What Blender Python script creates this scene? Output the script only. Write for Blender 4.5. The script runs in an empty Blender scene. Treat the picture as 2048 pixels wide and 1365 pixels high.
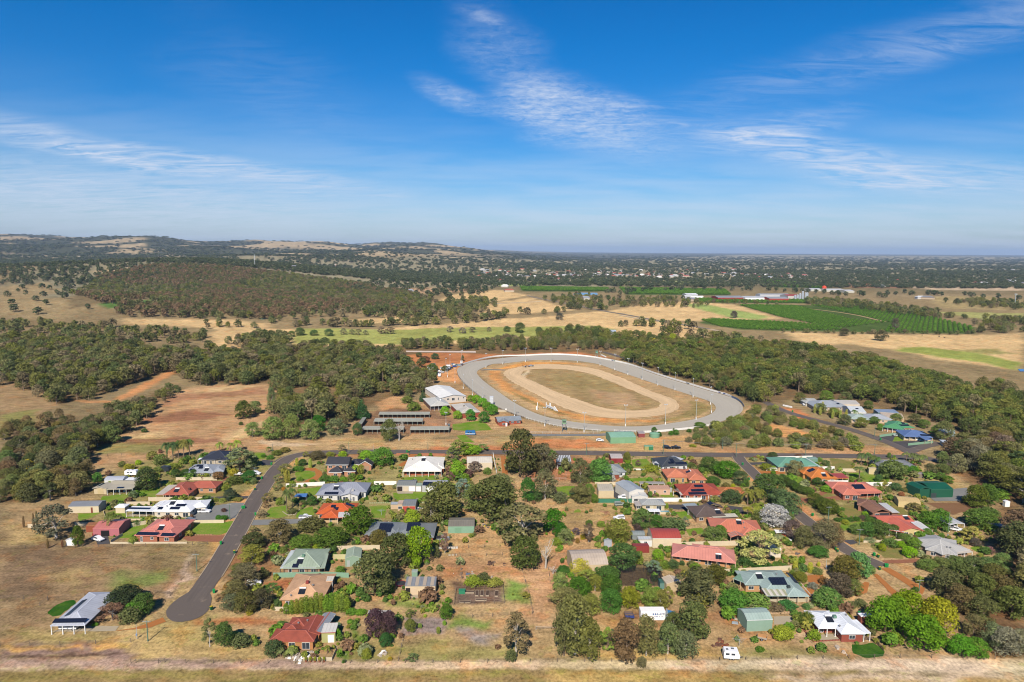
import bpy, bmesh, math, random
import numpy as np
from mathutils import Vector, Matrix
random.seed(7)
S = bpy.context.scene
COL = S.collection
R = math.radians
# ---------------------------------------------------------------- camera
H = 110.0
F = 1365.3                       # focal length in photo pixels (photo 2048 x 1365)
PITCH, ROLL = R(7.55), R(0.38)
_f = Vector((0, math.cos(PITCH), -math.sin(PITCH)))
_r0 = Vector((1, 0, 0)); _u0 = Vector((0, math.sin(PITCH), math.cos(PITCH)))
_r = _r0 * math.cos(ROLL) + _u0 * math.sin(ROLL)
_u = _u0 * math.cos(ROLL) - _r0 * math.sin(ROLL)
CAM = Vector((0, 0, H))
cd = bpy.data.cameras.new('camera'); cam = bpy.data.objects.new('camera', cd); COL.objects.link(cam)
cd.sensor_width = 36.0; cd.lens = 36.0 * F / 2048.0; cd.clip_start = 1.0; cd.clip_end = 120000.0
m3 = Matrix((_r, _u, -_f)).transposed()
cam.matrix_world = Matrix.Translation(CAM) @ m3.to_4x4()
S.camera = cam
# ---------------------------------------------------------------- light
SUN_EL, SUN_AZ = R(40), R(188.5)          # azimuth clockwise from +Y
ld = bpy.data.lights.new('sun', 'SUN'); ld.energy = 4.6; ld.angle = R(0.53); ld.color = (1.0, 0.90, 0.77)
sun = bpy.data.objects.new('sun', ld); COL.objects.link(sun); sun.location = (0, 0, 400)
sv = Vector((math.sin(SUN_AZ) * math.cos(SUN_EL), math.cos(SUN_AZ) * math.cos(SUN_EL), math.sin(SUN_EL)))
sun.rotation_euler = (-sv).to_track_quat('-Z', 'Y').to_euler()
S.view_settings.view_transform = 'Standard'; S.view_settings.look = 'None'
S.view_settings.exposure = 0.60; S.view_settings.gamma = 1.0; S.view_settings.use_curve_mapping = False
S.cycles.max_bounces = 5; S.cycles.diffuse_bounces = 2; S.cycles.glossy_bounces = 2
S.cycles.transmission_bounces = 3; S.cycles.transparent_max_bounces = 8; S.cycles.volume_bounces = 0
S.cycles.caustics_reflective = False; S.cycles.caustics_refractive = False
S.cycles.use_denoising = True; S.cycles.filter_width = 1.05
HAZE = 3.3e-5
LEAFK = 1.36

# ---------------------------------------------------------------- node helper
class NT:
    def __init__(s, tree): s.t = tree; s.n = tree.nodes; s.l = tree.links
    def node(s, typ, ins=None, **kw):
        n = s.n.new(typ)
        for k, v in kw.items(): setattr(n, k, v)
        for k, v in (ins or {}).items():
            if isinstance(v, bpy.types.NodeSocket): s.l.new(v, n.inputs[k])
            elif v is not None: n.inputs[k].default_value = v
        return n
    def m(s, op, a, b=None, c=None, clamp=False):
        n = s.n.new('ShaderNodeMath'); n.operation = op; n.use_clamp = clamp
        for i, v in enumerate((a, b, c)):
            if v is None: continue
            if isinstance(v, bpy.types.NodeSocket): s.l.new(v, n.inputs[i])
            else: n.inputs[i].default_value = v
        return n.outputs[0]
    def mix(s, fac, a, b, blend='MIX'):
        n = s.n.new('ShaderNodeMix'); n.data_type = 'RGBA'; n.blend_type = blend; n.clamp_factor = True
        for k, v in ((0, fac), (6, a), (7, b)):
            if isinstance(v, bpy.types.NodeSocket): s.l.new(v, n.inputs[k])
            elif k == 0: n.inputs[k].default_value = v
            else: n.inputs[k].default_value = (*v[:3], 1)
        return n.outputs[2]
    def noise(s, vec, scale, detail=3, rough=0.55, dist=0.0):
        n = s.n.new('ShaderNodeTexNoise'); n.inputs['Scale'].default_value = scale
        n.inputs['Detail'].default_value = detail; n.inputs['Roughness'].default_value = rough
        n.inputs['Distortion'].default_value = dist
        if vec is not None: s.l.new(vec, n.inputs['Vector'])
        return n.outputs[0]
    def ramp(s, fac, stops):
        n = s.n.new('ShaderNodeValToRGB'); e = n.color_ramp.elements
        while len(e) > 1: e.remove(e[-1])
        e[0].position = stops[0][0]; e[0].color = (*stops[0][1][:3], 1)
        for p, c in stops[1:]:
            k = e.new(p); k.color = (*c[:3], 1)
        s.l.new(fac, n.inputs[0]); return n.outputs[0]
    def smooth(s, x, a, b):
        n = s.n.new('ShaderNodeMapRange'); n.interpolation_type = 'SMOOTHSTEP'
        s.l.new(x, n.inputs[0]); n.inputs[1].default_value = a; n.inputs[2].default_value = b
        return n.outputs[0]
    def scale(s, vec, v3):
        n = s.n.new('ShaderNodeVectorMath'); n.operation = 'MULTIPLY'; s.l.new(vec, n.inputs[0]); n.inputs[1].default_value = v3
        return n.outputs[0]

def lin(c):
    c = c / 255.0
    return c / 12.92 if c <= 0.04045 else ((c + 0.055) / 1.055) ** 2.4
KALB = 0.59
def A(r, g, b, k=None):          # photo colour of a sunlit surface -> base colour
    k = KALB if k is None else k
    return (lin(r) * k, lin(g) * k, lin(b) * k)

# ---------------------------------------------------------------- sky
def raydir(px, py):
    return (_f + _r * ((px - 1024) / F) + _u * ((682.5 - py) / F))
W = bpy.data.worlds.new('World'); S.world = W; W.use_nodes = True
w = NT(W.node_tree); w.n.clear()
sky = w.node('ShaderNodeTexSky', sky_type='NISHITA', sun_disc=False, sun_elevation=SUN_EL, sun_rotation=SUN_AZ,
             altitude=100.0, air_density=1.0, dust_density=0.6, ozone_density=2.0)
tc = w.node('ShaderNodeTexCoord').outputs['Generated']
sep = w.node('ShaderNodeSeparateXYZ', {0: tc})
dx, dy, dz = sep.outputs
el = w.m('MAXIMUM', dz, 0.0)
tint = w.ramp(w.m('MULTIPLY', el, 2.0, clamp=True),
              [(0.0, (0.62, 0.74, 1.0)), (0.10, (0.56, 0.73, 1.0)), (0.22, (0.26, 0.62, 0.98)), (0.35, (0.085, 0.53, 0.97)), (0.55, (0.018, 0.50, 0.97)), (0.72, (0.004, 0.46, 0.94)), (1.0, (0.004, 0.44, 0.92))])
skyc = w.mix(1.0, sky.outputs[0], tint, 'MULTIPLY')
# thin cirrus: two noise layers on a high plane, gathered in a few patches ahead
az = w.m('DIVIDE', dx, w.m('MAXIMUM', dy, 0.05)); vv = w.m('DIVIDE', dz, w.m('MAXIMUM', dy, 0.05))
ahead = w.smooth(dy, 0.0, 0.3)
den = w.m('ADD', el, 0.10)
cp = w.node('ShaderNodeCombineXYZ', {0: w.m('DIVIDE', dx, den), 1: w.m('DIVIDE', dy, den), 2: 0.0}).outputs[0]
def mapped(rot, sc):
    n = w.node('ShaderNodeMapping', {0: cp}); n.inputs['Rotation'].default_value = (0, 0, R(rot)); n.inputs['Scale'].default_value = sc
    return n.outputs[0]
n_rip = w.noise(mapped(20, (9.0, 9.0, 1)), 2.2, 6, 0.66, 0.6)
n_wisp = w.noise(mapped(-20, (2.0, 5.0, 1)), 1.5, 7, 0.64, 0.9)
n_big = w.noise(mapped(-12, (0.8, 1.6, 1)), 1.2, 4, 0.55, 0.3)
def blob(px, py, rx, ry, rot, soft=1.0):
    d = raydir(px, py); u0, v0 = d.x / d.y, d.z / d.y
    c, s_ = math.cos(R(rot)), math.sin(R(rot))
    a = w.m('SUBTRACT', az, u0); b = w.m('SUBTRACT', vv, v0)
    p = w.m('DIVIDE', w.m('ADD', w.m('MULTIPLY', a, c), w.m('MULTIPLY', b, s_)), rx / F)
    q = w.m('DIVIDE', w.m('SUBTRACT', w.m('MULTIPLY', b, c), w.m('MULTIPLY', a, s_)), ry / F)
    rr = w.m('SQRT', w.m('ADD', w.m('MULTIPLY', p, p), w.m('MULTIPLY', q, q)))
    rr = w.m('ADD', rr, w.m('MULTIPLY', w.m('SUBTRACT', n_big, 0.5), 1.5))
    return w.smooth(rr, 1.0 + 0.25 * soft, 0.15)
def add(*a):
    o = a[0]
    for x in a[1:]: o = w.m('ADD', o, x)
    return o
def k(x, v): return w.m('MULTIPLY', x, v)
b_main = add(k(blob(1010, 120, 150, 80, -52), 0.42), k(blob(1170, 232, 200, 66, -18), 1.15), k(blob(895, 186, 85, 28, -18), 0.8), k(blob(965, 32, 60, 18, -12), 0.5))
rip = w.smooth(n_rip, 0.22, 0.85)
c1 = k(w.m('MULTIPLY', b_main, w.m('ADD', w.m('MULTIPLY', rip, 0.62), w.m('MULTIPLY', w.smooth(n_wisp, 0.30, 0.75), 0.50))), 0.70)
b_r = add(k(blob(1530, 262, 190, 34, 10), 0.8), k(blob(1640, 315, 300, 46, -12), 0.95), k(blob(1900, 350, 260, 40, -5), 0.7), k(blob(1700, 130, 420, 60, 14), 0.30), k(blob(1950, 70, 300, 50, 16), 0.26))
c2 = k(w.m('MULTIPLY', b_r, w.smooth(n_wisp, 0.30, 0.74)), 0.75)
b_l = add(k(blob(400, 330, 420, 30, -8), 1.1), k(blob(60, 262, 200, 34, -12), 0.75), k(blob(200, 390, 620, 80, -4), 0.8), k(blob(560, 180, 260, 110, -30), 0.14))
c3 = k(w.m('MULTIPLY', b_l, w.smooth(n_wisp, 0.24, 0.76)), 0.62)
veil = w.m('MULTIPLY', w.m('MULTIPLY', w.smooth(el, 0.24, 0.02), w.smooth(n_big, 0.25, 0.70)), 0.40)
cl = w.m('MULTIPLY', w.m('ADD', add(c1, c2, c3), veil, clamp=True), ahead, clamp=True)
cl = w.m('ADD', cl, w.m('MULTIPLY', w.m('SUBTRACT', 1.0, ahead), w.m('MULTIPLY', veil, 0.8)), clamp=True)
skyc = w.mix(cl, skyc, (5.9, 6.6, 7.9))
bg = w.node('ShaderNodeBackground', {0: skyc, 1: 0.075})
w.l.new(bg.outputs[0], w.node('ShaderNodeOutputWorld').inputs[0])

# ---------------------------------------------------------------- terrain
def _hash(ix, iy, s):
    n = (ix * 374761393 + iy * 668265263 + s * 974711) & 0x7fffffff
    n = ((n ^ (n >> 13)) * 1274126177) & 0x7fffffff
    return ((n ^ (n >> 16)) & 0xffff) / 65535.0
def vn(x, y, s=0):
    x = np.asarray(x, float); y = np.asarray(y, float)
    ix = np.floor(x).astype(np.int64); iy = np.floor(y).astype(np.int64)
    fx = x - ix; fy = y - iy; fx = fx * fx * (3 - 2 * fx); fy = fy * fy * (3 - 2 * fy)
    a = _hash(ix, iy, s); b = _hash(ix + 1, iy, s); c = _hash(ix, iy + 1, s); d = _hash(ix + 1, iy + 1, s)
    return (a * (1 - fx) + b * fx) * (1 - fy) + (c * (1 - fx) + d * fx) * fy
def fbm(x, y, s=0, o=4):
    t = 0; amp = 0.5
    for i in range(o):
        t = t + amp * vn(x * 2 ** i, y * 2 ** i, s + i * 17); amp *= 0.5
    return t / (1 - 0.5 ** o)
def sst(x, a, b):
    t = np.clip((np.asarray(x, float) - a) / (b - a), 0, 1); return t * t * (3 - 2 * t)
def hz(x, y):
    x = np.asarray(x, float); y = np.asarray(y, float)
    t = x / np.maximum(y, 1.0)
    z = 62 * np.exp(-((x + 1050) / 560) ** 2 - ((y - 2350) / 560) ** 2)
    z = z + 34 * np.exp(-((x + 1750) / 700) ** 2 - ((y - 1900) / 600) ** 2)
    z = z + 22 * np.exp(-((x + 900) / 420) ** 2 - ((y - 1150) / 260) ** 2)
    near = sst(y, 2600, 5200)
    side = sst(t, 0.13, -0.20)
    prof = 112 + 115 * sst(y, 4200, 8600) + 45 * sst(t, -0.1, -0.7) + 30 * np.exp(-((t + 0.53) / 0.05) ** 2) * sst(y, 5000, 6500)
    rid = fbm(x / 1400 + 7, y / 1900 + 3, 5, 4) - 0.5
    z = z + near * side * np.maximum(prof * (0.70 + 1.25 * rid), 0)
    z = z + 34 * sst(y, 11000, 20000) * (0.4 + fbm(x / 5000, y / 5000, 91, 3))
    return z * sst(y, 650, 1100)
hz1 = lambda x, y: float(hz(x, y))
def G(px, py, z=0.0):            # point of the level plane z seen at a photo pixel
    d = raydir(px, py)
    t = (z - H) / min(d.z, -1e-4)
    return CAM + d * t
def GT(px, py):                  # the same on the terrain with its hills
    d = raydir(px, py)
    n = np.concatenate([np.arange(600, 3000, 12), np.arange(3000, 12000, 40), np.arange(12000, 40000, 200)]) / d.y
    zz = H + d.z * n; gg = hz(d.x * n, d.y * n)
    hit = np.nonzero(zz <= gg)[0]
    p = G(px, py) if d.z < -1e-4 else CAM + d * n[-1]
    if p.y < 640 and d.z < 0: return p
    if len(hit): i = hit[0]; p = CAM + d * float(n[i]); p.z = float(gg[i])
    return p
def proj(p):
    q = Vector(p) - CAM; zc = q.dot(_f)
    return 1024 + F * q.dot(_r) / zc, 682.5 - F * q.dot(_u) / zc, zc
def inpoly(x, y, poly):
    x = np.asarray(x, float); y = np.asarray(y, float)
    r = np.zeros(x.shape, bool); n = len(poly)
    for i in range(n):
        x1, y1 = poly[i]; x2, y2 = poly[(i + 1) % n]
        if y1 == y2: continue
        c = ((y1 > y) != (y2 > y)) & (x < (x2 - x1) * (y - y1) / (y2 - y1) + x1)
        r ^= c
    return r
def segdist(x, y, pts, closed=True):
    d = np.full(np.shape(x), 1e18)
    n = len(pts)
    for i in range(n if closed else n - 1):
        ax, ay = pts[i]; bx, by = pts[(i + 1) % n]
        vx, vy = bx - ax, by - ay; L = vx * vx + vy * vy + 1e-9
        t = np.clip(((x - ax) * vx + (y - ay) * vy) / L, 0, 1)
        d = np.minimum(d, (x - ax - t * vx) ** 2 + (y - ay - t * vy) ** 2)
    return np.sqrt(d)
def PW(pts): return [tuple(GT(*p)[:2]) for p in pts]     # photo polygon -> ground polygon (metres)

# ---------------------------------------------------------------- object helpers
def setp(o, label=None, cat=None, group=None, kind=None):
    if label: o['label'] = label
    if cat: o['category'] = cat
    if group: o['group'] = group
    if kind: o['kind'] = kind
    return o
def thing(name, label, cat, loc, group=None, rot=0.0):
    o = bpy.data.objects.new(name, None); COL.objects.link(o); o.location = loc; o.rotation_euler = (0, 0, rot)
    o.empty_display_size = 0.5
    return setp(o, label, cat, group)
def part(name, me, parent=None, loc=(0, 0, 0), rot=None, mat=None, scale=None, color=None):
    o = bpy.data.objects.new(name, me); COL.objects.link(o)
    if parent is not None: o.parent = parent
    o.location = loc
    if rot is not None: o.rotation_euler = rot
    if scale is not None: o.scale = scale
    if color is not None: o.color = (*color[:3], 1)
    if mat is not None and not me.materials: me.materials.append(mat)
    return o
class MB:
    def __init__(s): s.v = []; s.f = []; s.uv = []; s.mi = []; s.cur = 0
    def quad(s, pts, uv=None):
        i = len(s.v); s.v += [tuple(p) for p in pts]; s.f.append(tuple(range(i, i + len(pts))))
        s.uv.append(uv); s.mi.append(s.cur)
    def box(s, c, size, rz=0.0, taper=1.0):
        cx, cy, cz = c; hx, hy, hzz = size[0] / 2, size[1] / 2, size[2] / 2
        ca, sa = math.cos(rz), math.sin(rz)
        P = []
        for dz in (-1, 1):
            k_ = taper if dz > 0 else 1.0
            for ax, ay in ((-1, -1), (1, -1), (1, 1), (-1, 1)):
                x, y = ax * hx * k_, ay * hy * k_
                P.append((cx + x * ca - y * sa, cy + x * sa + y * ca, cz + dz * hzz))
        for f in ((3, 2, 1, 0), (4, 5, 6, 7), (0, 1, 5, 4), (1, 2, 6, 5), (2, 3, 7, 6), (3, 0, 4, 7)):
            s.quad([P[i] for i in f])
    def tube(s, pts, rad, n=6, cap=True):
        rings = []
        pts = [Vector(p) for p in pts]
        for i, p in enumerate(pts):
            a = pts[max(i - 1, 0)]; b = pts[min(i + 1, len(pts) - 1)]
            t = (b - a).normalized(); q = t.orthogonal().normalized(); q2 = t.cross(q)
            r_ = rad[i] if isinstance(rad, (list, tuple)) else rad
            rings.append([p + (q * math.cos(2 * math.pi * j / n) + q2 * math.sin(2 * math.pi * j / n)) * r_ for j in range(n)])
        for i in range(len(rings) - 1):
            for j in range(n):
                s.quad([rings[i][j], rings[i][(j + 1) % n], rings[i + 1][(j + 1) % n], rings[i + 1][j]])
        if cap: s.quad(rings[-1]); s.quad(rings[0][::-1])
    def lathe(s, prof, n=12, c=(0, 0)):
        for i in range(len(prof) - 1):
            (r1, z1), (r2, z2) = prof[i], prof[i + 1]
            for j in range(n):
                a, b = 2 * math.pi * j / n, 2 * math.pi * (j + 1) / n
                s.quad([(c[0] + r1 * math.cos(a), c[1] + r1 * math.sin(a), z1), (c[0] + r1 * math.cos(b), c[1] + r1 * math.sin(b), z1),
                        (c[0] + r2 * math.cos(b), c[1] + r2 * math.sin(b), z2), (c[0] + r2 * math.cos(a), c[1] + r2 * math.sin(a), z2)])
    def mesh(s, name, mats=()):
        me = bpy.data.meshes.new(name); me.from_pydata(s.v, [], s.f)
        if any(u is not None for u in s.uv):
            ul = me.uv_layers.new(name='UVMap').data; k_ = 0
            for f, u in zip(s.f, s.uv):
                for j in range(len(f)):
                    if u is not None: ul[k_].uv = u[j]
                    k_ += 1
        for m in (mats if isinstance(mats, (list, tuple)) else (mats,)): me.materials.append(m)
        if len(me.materials) > 1: me.polygons.foreach_set('material_index', s.mi)
        me.update(); return me

# ---------------------------------------------------------------- materials
_mats = {}
def newmat(name):
    m = bpy.data.materials.new(name); m.use_nodes = True; m.node_tree.nodes.clear(); return m, NT(m.node_tree)
def finish(n, bsdf):
    n.l.new(bsdf, n.node('ShaderNodeOutputMaterial').inputs[0])
def solid(col, rough=0.6, var=0.18, scale=0.6, metal=0.0, spec=0.4, ribs=None, key='m'):
    kk = (tuple(round(c, 4) for c in col), rough, var, scale, metal, ribs, spec)
    if kk in _mats: return _mats[kk]
    m, n = newmat('paint_%d' % len(_mats))
    tc = n.node('ShaderNodeTexCoord')
    g = n.node('ShaderNodeNewGeometry').outputs['Position']
    a = n.noise(g, scale, 4, 0.6); b = n.noise(g, scale * 0.13, 2)
    v = n.m('ADD', n.m('MULTIPLY', n.m('SUBTRACT', a, 0.5), var * 1.6), n.m('MULTIPLY', n.m('SUBTRACT', b, 0.5), var * 1.2))
    v = n.m('ADD', v, 1.0)
    if ribs:
        u = n.node('ShaderNodeSeparateXYZ', {0: tc.outputs['UV']}).outputs
        s1 = n.m('SINE', n.m('MULTIPLY', u[0], 2 * math.pi / ribs[0]))
        v = n.m('ADD', v, n.m('MULTIPLY', n.m('GREATER_THAN', s1, 0.75), -ribs[1]))
        if len(ribs) > 2:
            s2 = n.m('SINE', n.m('MULTIPLY', u[1], 2 * math.pi / ribs[2]))
            v = n.m('ADD', v, n.m('MULTIPLY', n.m('GREATER_THAN', s2, 0.6), -ribs[1]))
    vm = n.node('ShaderNodeVectorMath', {0: (*col[:3],)}, operation='SCALE'); n.l.new(v, vm.inputs['Scale'])
    p = n.node('ShaderNodeBsdfPrincipled', {'Base Color': vm.outputs[0], 'Roughness': rough, 'Metallic': metal, 'Specular IOR Level': spec})
    finish(n, p.outputs[0]); _mats[kk] = m; return m
def glassmat():
    if 'glass' in _mats: return _mats['glass']
    m, n = newmat('window_glass')
    finish(n, n.node('ShaderNodeBsdfPrincipled', {'Base Color': (0.035, 0.045, 0.055, 1), 'Roughness': 0.12, 'Specular IOR Level': 0.6}).outputs[0])
    _mats['glass'] = m; return m
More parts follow.
